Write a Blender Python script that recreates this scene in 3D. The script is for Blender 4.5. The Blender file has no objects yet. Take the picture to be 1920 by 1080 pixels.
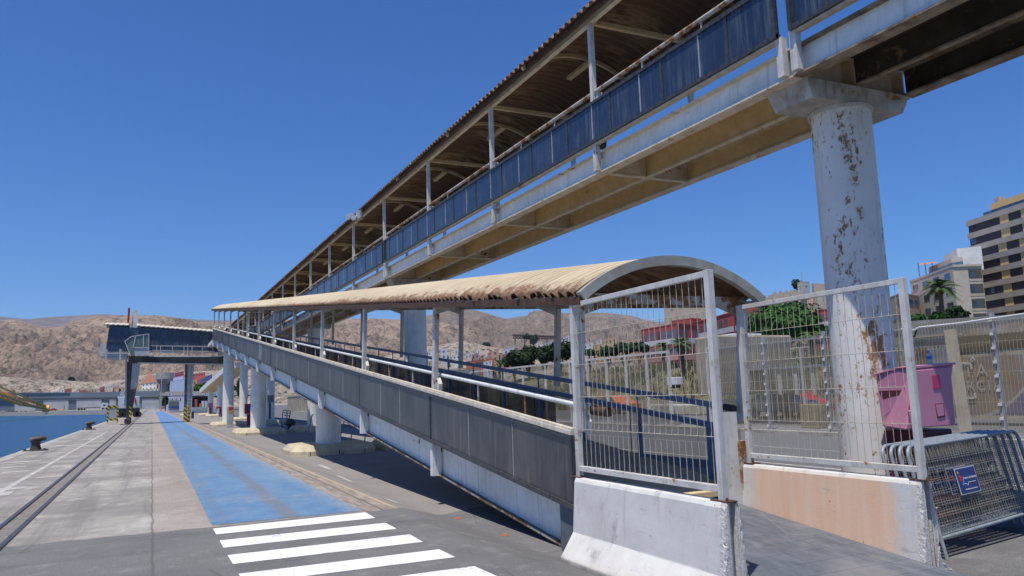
import bpy, math, random
from mathutils import Vector, Matrix, noise
from math import sin, cos, pi, radians, sqrt, exp
random.seed(7)
S = bpy.context.scene
C = S.collection
# ---------------------------------------------------------------- camera
FPX = 1434.0
_p, _r, _y = radians(7.855), radians(-1.908), radians(25.226)
_f = Vector((sin(_y)*cos(_p), cos(_y)*cos(_p), sin(_p)))
_rt = Vector((cos(_y), -sin(_y), 0)); _up = _rt.cross(_f)
R_ = _rt*cos(_r)+_up*sin(_r); U_ = -_rt*sin(_r)+_up*cos(_r)
CAM = Vector((0, 0, 1.65))
cd = bpy.data.cameras.new("camera"); cam = bpy.data.objects.new("camera", cd); C.objects.link(cam)
m3 = Matrix((R_, U_, -_f)).transposed()
cam.matrix_world = Matrix.Translation(CAM) @ m3.to_4x4()
cd.sensor_width = 36; cd.lens = FPX/1920*36; cd.clip_start = .05; cd.clip_end = 20000
S.camera = cam
# ---------------------------------------------------------------- light
SUN = Vector((-.272, -.19, 1)).normalized()
EL = math.asin(SUN.z); AZ = math.atan2(SUN.x, SUN.y)
w = bpy.data.worlds.new("World"); S.world = w; w.use_nodes = True
nt = w.node_tree; nt.nodes.clear()
sky = nt.nodes.new('ShaderNodeTexSky'); sky.sky_type = 'NISHITA'; sky.sun_disc = False
sky.sun_elevation = EL; sky.sun_rotation = AZ
sky.altitude = 0; sky.air_density = 1.0; sky.dust_density = 0.2; sky.ozone_density = 2.0
bg = nt.nodes.new('ShaderNodeBackground'); bg.inputs[1].default_value = .085
wo = nt.nodes.new('ShaderNodeOutputWorld')
tint = nt.nodes.new('ShaderNodeMix'); tint.data_type = 'RGBA'; tint.blend_type = 'MULTIPLY'; tint.inputs[0].default_value = 1
tint.inputs[7].default_value = (.76, 1.0, 1.48, 1)
hs = nt.nodes.new('ShaderNodeHueSaturation'); hs.inputs['Saturation'].default_value = 1.12
nt.links.new(sky.outputs[0], tint.inputs[6]); nt.links.new(tint.outputs[2], hs.inputs['Color'])
nt.links.new(hs.outputs[0], bg.inputs[0]); nt.links.new(bg.outputs[0], wo.inputs[0])
sd = bpy.data.lights.new("sun", 'SUN'); sd.energy = 5.0; sd.angle = radians(.5); sd.color = (1, .935, .835)
so = bpy.data.objects.new("sun", sd); C.objects.link(so); so.rotation_euler = SUN.to_track_quat('Z', 'Y').to_euler()
so.location = (0, 0, 60)
S.view_settings.view_transform = 'Standard'; S.view_settings.look = 'None'
S.view_settings.exposure = .0; S.view_settings.gamma = 1
# ---------------------------------------------------------------- measuring helpers (pixel of the 1920x1080 photo -> world)
def ray(px, py): return R_*((px-960)/FPX) - U_*((py-540)/FPX) + _f
def G(px, py, z=0.0):
    d = ray(px, py); return CAM + d*((z-CAM.z)/d.z)
def AY(px, py, Y):
    d = ray(px, py); return CAM + d*(Y/d.y)
def AX(px, py, X):
    d = ray(px, py); return CAM + d*(X/d.x)
def AP(px, py, A, B):       # on the vertical plane through ground points A,B (xy)
    d = ray(px, py); n = (B[1]-A[1], -(B[0]-A[0]))
    return CAM + d*((n[0]*A[0]+n[1]*A[1])/(n[0]*d.x+n[1]*d.y))
# ---------------------------------------------------------------- materials
def newmat(name):
    m = bpy.data.materials.new(name); m.use_nodes = True
    nt = m.node_tree; nt.nodes.clear()
    o = nt.nodes.new('ShaderNodeOutputMaterial'); b = nt.nodes.new('ShaderNodeBsdfPrincipled')
    nt.links.new(b.outputs[0], o.inputs[0])
    return m, nt, b
class N:
    """tiny node-writing helper"""
    def __init__(s, nt):
        s.nt = nt; s.tc = nt.nodes.new('ShaderNodeTexCoord').outputs['Object']
    def lk(s, a, b):
        if isinstance(a, (int, float)): b.default_value = a
        elif isinstance(a, tuple): b.default_value = a if len(b.default_value) != 4 or len(a) == 4 else (*a, 1)
        else: s.nt.links.new(a, b)
    def map(s, sc=(1, 1, 1), loc=(0, 0, 0), rot=(0, 0, 0), v=None):
        n = s.nt.nodes.new('ShaderNodeMapping'); s.lk(v or s.tc, n.inputs[0])
        n.inputs['Scale'].default_value = sc; n.inputs['Location'].default_value = loc; n.inputs['Rotation'].default_value = rot
        return n.outputs[0]
    def noise(s, scale=5, detail=5, rough=.6, v=None, dist=0):
        n = s.nt.nodes.new('ShaderNodeTexNoise'); s.lk(v or s.tc, n.inputs['Vector'])
        n.inputs['Scale'].default_value = scale; n.inputs['Detail'].default_value = detail
        n.inputs['Roughness'].default_value = rough; n.inputs['Distortion'].default_value = dist
        return n.outputs[0]
    def vor(s, scale=5, v=None, out='Distance', feat='F1'):
        n = s.nt.nodes.new('ShaderNodeTexVoronoi'); n.feature = feat; s.lk(v or s.tc, n.inputs['Vector'])
        n.inputs['Scale'].default_value = scale; return n.outputs[out]
    def ramp(s, f, a, b, ca=0.0, cb=1.0):       # smoothstep-like map range
        n = s.nt.nodes.new('ShaderNodeMapRange'); n.interpolation_type = 'SMOOTHSTEP'
        s.lk(f, n.inputs[0]); n.inputs[1].default_value = a; n.inputs[2].default_value = b
        n.inputs[3].default_value = ca; n.inputs[4].default_value = cb; return n.outputs[0]
    def m(s, op, a, b=0.0, c=0.0):
        n = s.nt.nodes.new('ShaderNodeMath'); n.operation = op
        s.lk(a, n.inputs[0]); s.lk(b, n.inputs[1]); s.lk(c, n.inputs[2]); return n.outputs[0]
    def mix(s, f, a, b):
        n = s.nt.nodes.new('ShaderNodeMix'); n.data_type = 'RGBA'
        s.lk(f, n.inputs[0]); s.lk(a, n.inputs[6]); s.lk(b, n.inputs[7]); return n.outputs[2]
    def xyz(s):
        n = s.nt.nodes.new('ShaderNodeSeparateXYZ'); s.lk(s.tc, n.inputs[0]); return n.outputs
    def bump(s, h, b, st=.3, d=.02):
        n = s.nt.nodes.new('ShaderNodeBump'); n.inputs['Strength'].default_value = st; n.inputs['Distance'].default_value = d
        s.lk(h, n.inputs['Height']); s.nt.links.new(n.outputs[0], b.inputs['Normal'])
    def objrand(s):
        return s.nt.nodes.new('ShaderNodeObjectInfo').outputs['Random']
def c4(c): return (c[0], c[1], c[2], 1)
def surf(name, c1, c2=None, sc=4, rough=.6, metal=0, rust=0, rsc=5, streak=0, stc=(.05, .045, .04), bump=.1, bsc=40, bd=.01,
         rustc=(.34, .155, .05), dirt=0, dsc=1.2, vary=0):
    m, nt, b = newmat(name); n = N(nt)
    c2 = c2 or tuple(x*.82 for x in c1)
    col = n.mix(n.ramp(n.noise(sc, 6, .62), .35, .65), c4(c1), c4(c2))
    if vary:
        col = n.mix(n.m('MULTIPLY', n.objrand(), vary), col, c4(tuple(x*.6 for x in c1)))
    if dirt:
        col = n.mix(n.m('MULTIPLY', n.ramp(n.noise(dsc, 5, .65), .45, .72), dirt), col, c4(stc))
    if streak:
        st = n.ramp(n.noise(9, 4, .6, v=n.map((1.4, 1.4, .10))), .5, .74)
        col = n.mix(n.m('MULTIPLY', st, streak), col, c4(stc))
    rg = rough
    if rust:
        a = n.noise(rsc, 8, .72, dist=.3)
        big = n.noise(rsc*.22, 3, .5)
        mk = n.m('ADD', a, n.m('MULTIPLY', n.m('SUBTRACT', big, .5), .55))
        th = .74-.17*rust
        rm = n.ramp(mk, th, th+.03)
        rc = n.mix(n.ramp(n.noise(rsc*6, 4, .7), .35, .65), c4(rustc), c4((.13, .06, .03)))
        halo = n.ramp(mk, th-.07, th+.02)
        col = n.mix(n.m('MULTIPLY', halo, .45), col, c4((.42, .27, .13)))
        col = n.mix(rm, col, rc); rg = n.mix(rm, (rough,)*3+(1,), (.9, .9, .9, 1))
    n.lk(col, b.inputs['Base Color'])
    if isinstance(rg, float) or isinstance(rg, int): b.inputs['Roughness'].default_value = rg
    else: n.lk(rg, b.inputs['Roughness'])
    b.inputs['Metallic'].default_value = metal
    if bump: n.bump(n.noise(bsc, 5, .65), b, bump, bd)
    return m
def flat(name, c, rough=.6, metal=0, spec=.5):
    m, nt, b = newmat(name); n = N(nt)
    n.lk(n.mix(n.noise(3, 4, .6), c4(c), c4(tuple(x*.78 for x in c))), b.inputs['Base Color'])
    b.inputs['Roughness'].default_value = rough; b.inputs['Metallic'].default_value = metal
    b.inputs['Specular IOR Level'].default_value = spec
    return m
M = {}
M['white'] = surf('white_paint', (.78, .78, .76), (.68, .68, .66), rough=.5, rust=.35, rsc=4.5, streak=.35, stc=(.25, .2, .14), bump=.08)
M['whitepost'] = surf('post_paint', (.66, .645, .61), (.54, .52, .48), rough=.5, rust=.55, rsc=6, streak=.4, stc=(.25, .18, .1), bump=.1)
M['girder'] = surf('girder_paint', (.88, .86, .80), (.78, .75, .68), rough=.5, rust=.12, rsc=5.5, streak=.4, stc=(.34, .28, .2), bump=.08, dirt=.22, dsc=.8)
M['cream'] = surf('cream_flange', (.72, .66, .53), (.58, .50, .38), rough=.6, rust=.5, rsc=5, bump=.1)
M['flangedark'] = surf('dirty_shaded_flange', (.34, .28, .20), (.16, .12, .08), rough=.7, rust=.6, rsc=5, dirt=.6, dsc=2, stc=(.08, .05, .03))  # near-end flange: dirt and rust, with the deep shade also in its colour
M['tan_shaded'] = surf('shaded_underside', (.07, .05, .032), (.035, .026, .018), rough=.8, rust=.3, rsc=3, sc=1.5)  # near-end copy of the tan underside, its deep shade put into the colour
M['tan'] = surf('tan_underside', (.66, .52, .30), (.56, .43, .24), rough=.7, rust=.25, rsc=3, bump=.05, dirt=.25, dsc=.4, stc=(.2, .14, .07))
M['capsteel'] = surf('cap_steel', (.50, .50, .48), (.36, .35, .32), rough=.6, rust=.5, rsc=4, streak=.5, stc=(.16, .12, .08), dirt=.4)
M['pillar'] = surf('pillar_paint', (.78, .765, .72), (.70, .685, .64), rough=.42, rust=.15, rsc=3.0, streak=.3, stc=(.3, .27, .22), bump=.06)
M['rusty'] = surf('rusty_paint', (.5, .48, .44), (.4, .36, .3), rough=.6, rust=1.35, rsc=5, bump=.15)
M['rust'] = surf('rust_metal', (.055, .028, .02), (.12, .058, .032), rough=.85, sc=12, bump=.3)
M['blackrail'] = surf('black_rail', (.028, .03, .034), (.07, .07, .072), rough=.45, sc=15, bump=.05)
M['bluepaint'] = surf('blue_rail_paint', (.18, .24, .35), (.13, .18, .27), rough=.45, rust=.3, rsc=7, bump=.08)
M['creamrail'] = surf('cream_top_rail', (.66, .60, .50), (.50, .44, .34), rough=.6, sc=7, rust=.35, rsc=8, bump=.1)
M['galv'] = surf('galvanised_steel', (.50, .51, .52), (.38, .385, .39), rough=.45, metal=.35, sc=12, bump=.05)
M['wire'] = surf('fence_wire', (.58, .54, .47), (.42, .36, .27), rough=.5, sc=14, metal=.2, bump=0)
M['concrete'] = surf('concrete', (.42, .40, .36), (.32, .30, .26), rough=.85, sc=2, bump=.25, bsc=25, dirt=.4)
M['yellowkerb'] = surf('cream_kerb_paint', (.60, .52, .355), (.46, .39, .26), rough=.8, sc=3, bump=.25, bsc=20, dirt=.45, dsc=2.5, stc=(.22, .19, .14))
M['dark'] = surf('dark_metal', (.03, .03, .032), (.05, .048, .045), rough=.5, bump=.1)
M['blackglass'] = None
def panelmat(name, c1, c2, rough=.25, streaks=.8, lite=(.30, .30, .29), jy=1.74):
    m, nt, b = newmat(name); n = N(nt)
    col = n.mix(n.ramp(n.noise(.9, 4, .6), .3, .7), c4(c1), c4(c2))
    st = n.ramp(n.noise(7, 5, .7, v=n.map((.5, 1.6, .09))), .45, .68)
    st = n.m('MULTIPLY', st, n.ramp(n.noise(.7, 4, .6, v=n.map(loc=(2, 7, 3))), .36, .66, .12, 1))
    col = n.mix(n.m('MULTIPLY', st, streaks), col, c4(lite))
    film = n.ramp(n.noise(2.2, 5, .65, v=n.map((1, 1, .6))), .45, .7)
    col = n.mix(n.m('MULTIPLY', film, .35), col, c4(tuple(v*.6 for v in lite)))
    st2 = n.ramp(n.noise(11, 4, .65, v=n.map((.5, 1.3, .12), loc=(3, 8, 1))), .52, .76)
    col = n.mix(n.m('MULTIPLY', st2, .6), col, c4(tuple(x*.35 for x in c1)))
    n.lk(col, b.inputs['Base Color'])
    b.inputs['Roughness'].default_value = rough
    n.lk(n.mix(st, (rough,)*3+(1,), (.7, .7, .7, 1)), b.inputs['Roughness'])
    n.bump(n.noise(2, 3, .5), b, .12, .02)
    return m
M['panel'] = panelmat('dirty_grey_panel', (.04, .042, .047), (.085, .083, .080), .33, .7, (.22, .21, .185))
M['panelblue'] = panelmat('dark_blue_glass', (.018, .032, .068), (.030, .048, .09), .2, .65, (.13, .155, .195))
def dusty(name, c, a):
    m, nt, b = newmat(name); n = N(nt)
    tr = nt.nodes.new('ShaderNodeBsdfTransparent'); mx = nt.nodes.new('ShaderNodeMixShader')
    n.lk(n.mix(n.ramp(n.noise(1.2, 5, .6, v=n.map((1, 1, .4))), .35, .65), c4(c), c4(tuple(v*.75 for v in c))), b.inputs['Base Color']); b.inputs['Roughness'].default_value = .7
    n.lk(n.ramp(n.noise(.8, 5, .65, v=n.map((1, 1, .5))), .3, .7, a*.8, min(1, a*1.2)), mx.inputs[0])
    out = [q for q in nt.nodes if q.type == 'OUTPUT_MATERIAL'][0]
    nt.links.new(tr.outputs[0], mx.inputs[1]); nt.links.new(b.outputs[0], mx.inputs[2]); nt.links.new(mx.outputs[0], out.inputs[0]); return m
M['panelclear'] = dusty('clear_brown_glass', (.13, .105, .08), .22)
M['panelbrown'] = dusty('brown_glass', (.13, .105, .08), .72)
M['glassgreen'] = panelmat('green_glass', (.20, .28, .27), (.25, .33, .31), .15, .2)
M['cabglass'] = panelmat('cabin_glass', (.09, .13, .13), (.13, .17, .165), .12, .2)
# ---------------------------------------------------------------- mesh helper
WO = {}
class MB:
    def __init__(s): s.v = []; s.f = []
    def add(s, vs, fs):
        o = len(s.v); s.v += [tuple(v) for v in vs]; s.f += [tuple(i+o for i in f) for f in fs]; return s
    def box(s, x0, x1, y0, y1, z0, z1):
        return s.add([(x, y, z) for x in (x0, x1) for y in (y0, y1) for z in (z0, z1)],
                     [(0, 1, 3, 2), (4, 6, 7, 5), (0, 4, 5, 1), (2, 3, 7, 6), (0, 2, 6, 4), (1, 5, 7, 3)])
    def hexa(s, p):   # 8 pts: bottom 4 ccw, top 4 ccw
        return s.add(p, [(3, 2, 1, 0), (4, 5, 6, 7), (0, 1, 5, 4), (1, 2, 6, 5), (2, 3, 7, 6), (3, 0, 4, 7)])
    def beam(s, a, b, w, h, up=(0, 0, 1)):
        a = Vector(a); b = Vector(b); d = (b-a).normalized(); u = Vector(up)
        sd = d.cross(u)
        if sd.length < 1e-5: sd = d.cross(Vector((0, 1, 0)))
        sd.normalize(); u = sd.cross(d).normalized(); sd = sd*w/2; u = u*h/2
        return s.hexa([a-sd-u, b-sd-u, b+sd-u, a+sd-u, a-sd+u, b-sd+u, b+sd+u, a+sd+u])
    def tube(s, a, b, r, n=8, r2=None, cap=True):
        return s.path([a, b], r, n, r2, cap)
    def path(s, P, r, n=8, r2=None, cap=True):
        P = [Vector(p) for p in P]; k = len(P); o = len(s.v)
        prev = None
        for i, p in enumerate(P):
            d = (P[min(i+1, k-1)]-P[max(i-1, 0)]).normalized()
            if prev is None:
                x = d.orthogonal().normalized() if abs(d.z) < .99 else Vector((1, 0, 0))
            else: x = (prev-d*prev.dot(d)).normalized()
            prev = x; y = d.cross(x); rr = r if r2 is None else r+(r2-r)*i/(k-1)
            s.v += [tuple(p+(x*cos(2*pi*j/n)+y*sin(2*pi*j/n))*rr) for j in range(n)]
        for i in range(k-1):
            for j in range(n):
                a = o+i*n+j; b = o+i*n+(j+1) % n; s.f.append((a, b, b+n, a+n))
        if cap:
            s.f.append(tuple(o+j for j in reversed(range(n)))); s.f.append(tuple(o+(k-1)*n+j for j in range(n)))
        return s
    def prism(s, prof, axis, a, b, shift=None):   # prof 2D list, extruded along axis 'x','y','z' from a to b
        n = len(prof); vs = []
        for t in (a, b):
            for (u, v) in prof:
                vs.append({'x': (t, u, v), 'y': (u, t, v), 'z': (u, v, t)}[axis])
        fs = [tuple(range(n)), tuple(range(2*n-1, n-1, -1))]+[(i, i+n, (i+1) % n+n, (i+1) % n) for i in range(n)]
        return s.add(vs, fs)
    def quad(s, a, b, c, d): return s.add([a, b, c, d], [(0, 1, 2, 3)])
    def build(s, name, m, parent=None, loc=None, smooth=False, bevel=0, kind=None):
        if parent is not None: org = WO[parent]
        else: org = Vector(loc) if loc else Vector((0, 0, 0))
        me = bpy.data.meshes.new(name)
        me.from_pydata([(v[0]-org.x, v[1]-org.y, v[2]-org.z) for v in s.v], [], s.f)
        me.update()
        o = bpy.data.objects.new(name, me); C.objects.link(o)
        for mm in (m if isinstance(m, list) else [m]): me.materials.append(mm)
        if parent is not None: o.parent = parent
        else: o.location = org
        WO[o] = org
        # consistent normals
        import bmesh
        bm = bmesh.new(); bm.from_mesh(me); bmesh.ops.recalc_face_normals(bm, faces=bm.faces); bm.to_mesh(me); bm.free()
        if smooth:
            for p in me.polygons: p.use_smooth = True
            try: me.set_sharp_from_angle(angle=radians(40))
            except Exception: pass
        if bevel:
            bv = o.modifiers.new('b', 'BEVEL'); bv.width = bevel; bv.segments = 2; bv.limit_method = 'ANGLE'
        if kind: o['kind'] = kind
        return o
def tag(o, label, cat, group=None):
    o['label'] = label; o['category'] = cat
    if group: o['group'] = group
    return o
def thing(name, label, cat, loc=(0, 0, 0), group=None):
    o = bpy.data.objects.new(name, None); C.objects.link(o); o.location = loc; WO[o] = Vector(loc)
    o.empty_display_size = .3
    return tag(o, label, cat, group)
def dup(root, loc, label=None, rotz=None, scale=None):
    r = root.copy(); C.objects.link(r); r.location = loc; WO[r] = Vector(loc)
    if label: r['label'] = label
    if rotz is not None: r.rotation_euler = (0, 0, rotz)
    if scale: r.scale = scale
    def rec(src, dst):
        for ch in list(src.children):
            c = ch.copy(); C.objects.link(c); c.parent = dst; WO[c] = WO[r]; rec(ch, c)
    rec(root, r)
    return r
# ================================================================= SETTING
GZ = -.28
def ss(a, b, x):
    t = max(0, min(1, (x-a)/(b-a))); return t*t*(3-2*t)
def gz(x, y): return GZ*ss(3.3, 4.5, x)
def frange(a, b, st):
    r = []; x = a
    while x < b-1e-6: r.append(x); x += st
    r.append(b); return r
def grid(xs, ys, zf):
    b = MB(); n = len(ys)
    b.v = [(x, y, zf(x, y)) for x in xs for y in ys]
    b.f = [(i*n+j, (i+1)*n+j, (i+1)*n+j+1, i*n+j+1) for i in range(len(xs)-1) for j in range(n-1)]
    return b
QX = -4.62
# --- ground material: quay concrete, dark asphalt by the crossing, pale asphalt under the ramps
def groundmat():
    m, nt, b = newmat('quay_ground'); n = N(nt); x, y, z = n.xyz()
    wob = n.noise(1.3, 5, .6); wob2 = n.noise(.35, 4, .6)
    fine = n.noise(60, 6, .75); med = n.noise(3.5, 6, .65); big = n.noise(.45, 5, .6)
    # concrete of the quay
    con = n.mix(n.ramp(med, .3, .7), (.275, .255, .23, 1), (.375, .35, .315, 1))
    con = n.mix(n.m('MULTIPLY', n.ramp(big, .40, .62), .7), con, (.20, .185, .17, 1))
    # along-quay wear streaks
    stv = n.noise(2.4, 5, .65, v=n.map((1, .05, 1)))
    con = n.mix(n.m('MULTIPLY', n.ramp(stv, .46, .64), .55), con, (.16, .15, .145, 1))
    crs = n.noise(3.2, 5, .7, v=n.map((.2, 1.6, 1)))
    con = n.mix(n.m('MULTIPLY', n.ramp(crs, .50, .64), .5), con, (.19, .18, .17, 1))
    pale = n.ramp(n.noise(.9, 6, .7, v=n.map((1, .5, 1), loc=(8, 1, 0))), .54, .66)
    con = n.mix(n.m('MULTIPLY', pale, .5), con, (.50, .48, .44, 1))
    grain = n.ramp(n.noise(38, 3, .8), .34, .72)
    rough_lane = n.m('MULTIPLY', n.ramp(x, .02, .08), n.ramp(x, .9, .84))
    con = n.mix(n.m('MULTIPLY', rough_lane, .5), con, n.mix(grain, (.22, .18, .15, 1), (.52, .45, .39, 1)))
    edge = n.m('SUBTRACT', 1.0, n.ramp(x, -4.6, -4.0))
    sp_ = n.ramp(n.noise(14, 5, .8), .60, .70); con = n.mix(n.m('MULTIPLY', sp_, .4), con, (.14, .13, .12, 1))
    con = n.mix(n.m('MULTIPLY', edge, .4), con, (.5, .47, .43, 1))
    # transverse joints each 6 m on the left, and the seams
    yj = n.m('ABSOLUTE', n.m('SUBTRACT', n.m('FRACT', n.m('DIVIDE', n.m('ADD', y, n.m('MULTIPLY', wob, .12)), 7.3)), .5))
    joint = n.m('MULTIPLY', n.ramp(yj, .4965, .4985), n.ramp(wob2, .35, .55))
    con = n.mix(n.m('MULTIPLY', joint, .55), con, (.10, .095, .09, 1))
    sx = n.m('ABSOLUTE', n.m('SUBTRACT', n.m('ADD', x, n.m('MULTIPLY', n.m('SUBTRACT', wob, .5), .10)), .05))
    seam = n.m('SUBTRACT', 1.0, n.ramp(sx, .008, .022))
    # asphalt near the crossing
    asp = n.mix(n.ramp(fine, .35, .7), (.105, .105, .107, 1), (.235, .23, .225, 1))
    asp = n.mix(n.m('MULTIPLY', n.ramp(big, .45, .7), .5), asp, (.10, .10, .105, 1))
    asp = n.mix(n.m('MULTIPLY', n.ramp(med, .52, .72), .45), asp, (.27, .265, .26, 1))
    spk = n.ramp(n.noise(26, 4, .85), .58, .70); asp = n.mix(n.m('MULTIPLY', spk, .5), asp, (.36, .35, .33, 1))
    spd = n.ramp(n.noise(22, 4, .85, v=n.map(loc=(3, 3, 3))), .60, .72); asp = n.mix(n.m('MULTIPLY', spd, .5), asp, (.06, .06, .06, 1))
    pat = n.ramp(n.noise(.55, 5, .7, v=n.map(loc=(9, 4, 0))), .56, .59); asp = n.mix(n.m('MULTIPLY', pat, .35), asp, (.10, .10, .10, 1))
    tyr = n.ramp(n.noise(1.1, 4, .6, v=n.map((.35, 1.5, 1), rot=(0, 0, .25))), .50, .70); asp = n.mix(n.m('MULTIPLY', tyr, .4), asp, (.085, .085, .09, 1))
    # pale asphalt under the ramps
    pal = n.mix(n.ramp(fine, .3, .7), (.19, .175, .165, 1), (.31, .29, .27, 1))
    pal = n.mix(n.m('MULTIPLY', n.ramp(big, .45, .68), .5), pal, (.17, .16, .155, 1))
    road = n.mix(n.ramp(fine, .3, .7), (.10, .10, .105, 1), (.16, .16, .165, 1))
    lim = n.m('ADD', n.m('MULTIPLY', n.m('SUBTRACT', wob, .5), .5), 11.42)
    lim = n.m('ADD', lim, n.m('MULTIPLY', n.ramp(x, 3.0, 5.5), 1.3))
    near = n.m('SUBTRACT', 1.0, n.ramp(n.m('SUBTRACT', y, lim), -.03, .05))
    east = n.ramp(x, 3.32, 3.36)
    col = n.mix(east, con, pal)
    col = n.mix(n.ramp(n.m('ADD', x, n.m('MULTIPLY', wob, .3)), 12.2, 12.35), col, road)
    # border strip beside the blue lane
    bs = n.m('MULTIPLY', n.ramp(x, 2.84, 2.86), n.m('SUBTRACT', 1.0, n.ramp(x, 3.36, 3.38)))
    strip = n.mix(n.ramp(n.noise(9, 5, .7, v=n.map((1, .12, 1))), .35, .65), (.20, .17, .15, 1), (.36, .31, .26, 1))
    col = n.mix(bs, col, strip)
    lx = n.m('ABSOLUTE', n.m('SUBTRACT', n.m('ADD', x, n.m('MULTIPLY', wob, .02)), 3.40))
    col = n.mix(n.m('MULTIPLY', n.m('SUBTRACT', 1.0, n.ramp(lx, .02, .04)), n.ramp(n.noise(4, 4, .7), .3, .5)), col, (.48, .35, .22, 1))
    lx2 = n.m('ABSOLUTE', n.m('SUBTRACT', x, 3.16))
    col = n.mix(n.m('MULTIPLY', n.m('SUBTRACT', 1.0, n.ramp(lx2, .015, .03)), .7), col, (.09, .08, .075, 1))
    col = n.mix(near, col, asp)
    col = n.mix(n.m('MULTIPLY', seam, .6), col, (.09, .085, .08, 1))
    # cracks
    cr = n.vor(.55, v=n.map((1, 1, 1), loc=(3, 2, 0)), feat='DISTANCE_TO_EDGE')
    wv = n.ramp(cr, .004, .012)
    col = n.mix(n.m('MULTIPLY', n.m('SUBTRACT', 1.0, wv), n.ramp(wob2, .5, .62, 0, .5)), col, (.08, .075, .07, 1))
    # white flecks and dark dots
    fl = n.vor(4.0, out='Distance'); col = n.mix(n.m('MULTIPLY', n.m('SUBTRACT', 1.0, n.ramp(fl, .012, .03)), n.ramp(n.noise(.9, 3, .5), .5, .6)), col, (.03, .03, .03, 1))
    fl2 = n.vor(2.2, v=n.map(loc=(7, 3, 0)), out='Distance'); col = n.mix(n.m('SUBTRACT', 1.0, n.ramp(fl2, .008, .02)), col, (.6, .58, .55, 1))
    n.lk(col, b.inputs['Base Color']); b.inputs['Roughness'].default_value = .88
    b.inputs['Specular IOR Level'].default_value = .3
    n.bump(n.m('ADD', fine, n.m('MULTIPLY', med, .6)), b, .35, .012)
    return m
M['ground'] = groundmat()
xs = sorted(set([QX, -4, -3, -2.15]+[-1.95, -1.5]+frange(-1, 3.2, .6)+frange(3.2, 4.6, .1)+[6, 9, 12, 16, 20, 22.6, 26, 32, 40, 60, 90, 140, 220, 400]))
ys = sorted(set([-60, -30, -12, -4, 0]+frange(1, 60, 1.0)+frange(60, 200, 10)+[240, 300, 360, 420]))
g = grid(xs, ys, gz).build('ground', M['ground'], kind='structure', smooth=True)
# quay front face with a concrete cope
q = MB(); q.box(QX-.05, QX+.0, -60, 420, -4, -.02); q.box(QX-.14, QX+.3, -60, 420, -.34, .012)
q.build('quay_edge', M['concrete'], kind='structure')
# water
def watermat():
    m, nt, b = newmat('water'); n = N(nt)
    big = n.noise(.06, 5, .6, v=n.map((1, .5, 1)))
    b.inputs['Roughness'].default_value = .25
    b.inputs['Specular IOR Level'].default_value = .3
    n.lk(n.mix(big, (.005, .06, .145, 1), (.008, .085, .19, 1)), b.inputs['Base Color'])
    h = n.m('ADD', n.noise(1.6, 5, .65), n.m('MULTIPLY', n.noise(.35, 4, .6), 2.0))
    n.bump(h, b, .9, .35)
    return m
wb = MB(); wb.quad((-3000, -200, -1.6), (QX-.04, -200, -1.6), (QX-.04, 900, -1.6), (-3000, 900, -1.6))
wb.build('water', watermat(), kind='structure')
# blue painted lane
def bluemat():
    m, nt, b = newmat('blue_lane_paint'); n = N(nt); x, y, z = n.xyz()
    fine = n.noise(45, 6, .78); med = n.noise(2.2, 6, .65); lg = n.noise(.5, 4, .6, v=n.map((1, .25, 1)))
    col = n.mix(n.ramp(med, .3, .7), (.055, .155, .31, 1), (.11, .22, .36, 1))
    col = n.mix(n.m('MULTIPLY', n.ramp(fine, .46, .68), .7), col, (.27, .35, .43, 1))
    col = n.mix(n.m('MULTIPLY', n.ramp(lg, .46, .62), .6), col, (.17, .26, .37, 1))
    col = n.mix(n.ramp(y, 30, 90, 0, .35), col, (.045, .20, .55, 1))
    # tyre tracks
    tx = n.m('ADD', n.m('MULTIPLY', n.m('SINE', n.m('MULTIPLY', y, .055)), .10), 1.80)
    d1 = n.m('ABSOLUTE', n.m('SUBTRACT', n.m('ADD', x, n.m('MULTIPLY', n.m('SUBTRACT', n.noise(.6, 3, .5), .5), .15)), tx))
    t1 = n.m('MULTIPLY', n.m('SUBTRACT', 1.0, n.ramp(d1, .05, .20)), n.ramp(n.noise(1.2, 5, .7), .25, .6))
    col = n.mix(n.m('MULTIPLY', t1, .88), col, n.mix(fine, (.10, .115, .14, 1), (.2, .22, .25, 1)))
    d2 = n.m('ABSOLUTE', n.m('SUBTRACT', n.m('ADD', x, n.m('MULTIPLY', n.noise(.5, 3, .5), .12)), 1.02))
    t2 = n.m('SUBTRACT', 1.0, n.ramp(d2, .03, .16))
    col = n.mix(n.m('MULTIPLY', t2, .38), col, (.11, .16, .24, 1))
    # cross joints
    jd = n.m('ABSOLUTE', n.m('SUBTRACT', n.m('ADD', y, n.m('MULTIPLY', n.noise(3, 4, .6), .10)), 18.9))
    col = n.mix(n.m('MULTIPLY', n.m('SUBTRACT', 1.0, n.ramp(jd, .015, .05)), .6), col, (.04, .08, .16, 1))
    # worn edge
    ed = n.m('MULTIPLY', n.ramp(x, 2.55, 2.84), n.ramp(n.noise(14, 6, .8), .38, .62))
    col = n.mix(n.m('MULTIPLY', ed, .85), col, (.30, .30, .30, 1))
    wr = n.ramp(n.m('ADD', n.noise(24, 6, .8), n.m('MULTIPLY', n.noise(.8, 4, .6), .5)), .82, .9)
    col = n.mix(n.m('MULTIPLY', wr, .8), col, (.30, .29, .28, 1))
    w3 = n.ramp(n.m('ADD', n.noise(5, 8, .8), n.m('MULTIPLY', n.noise(.4, 3, .5), .5)), .80, .92)
    col = n.mix(n.m('MULTIPLY', w3, .8), col, (.24, .26, .28, 1))
    n.lk(col, b.inputs['Base Color']); b.inputs['Roughness'].default_value = .75
    n.bump(fine, b, .3, .01); return m
bl = MB(); yy = frange(11.56, 60, 1.0)+[100, 160, 222]
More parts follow.
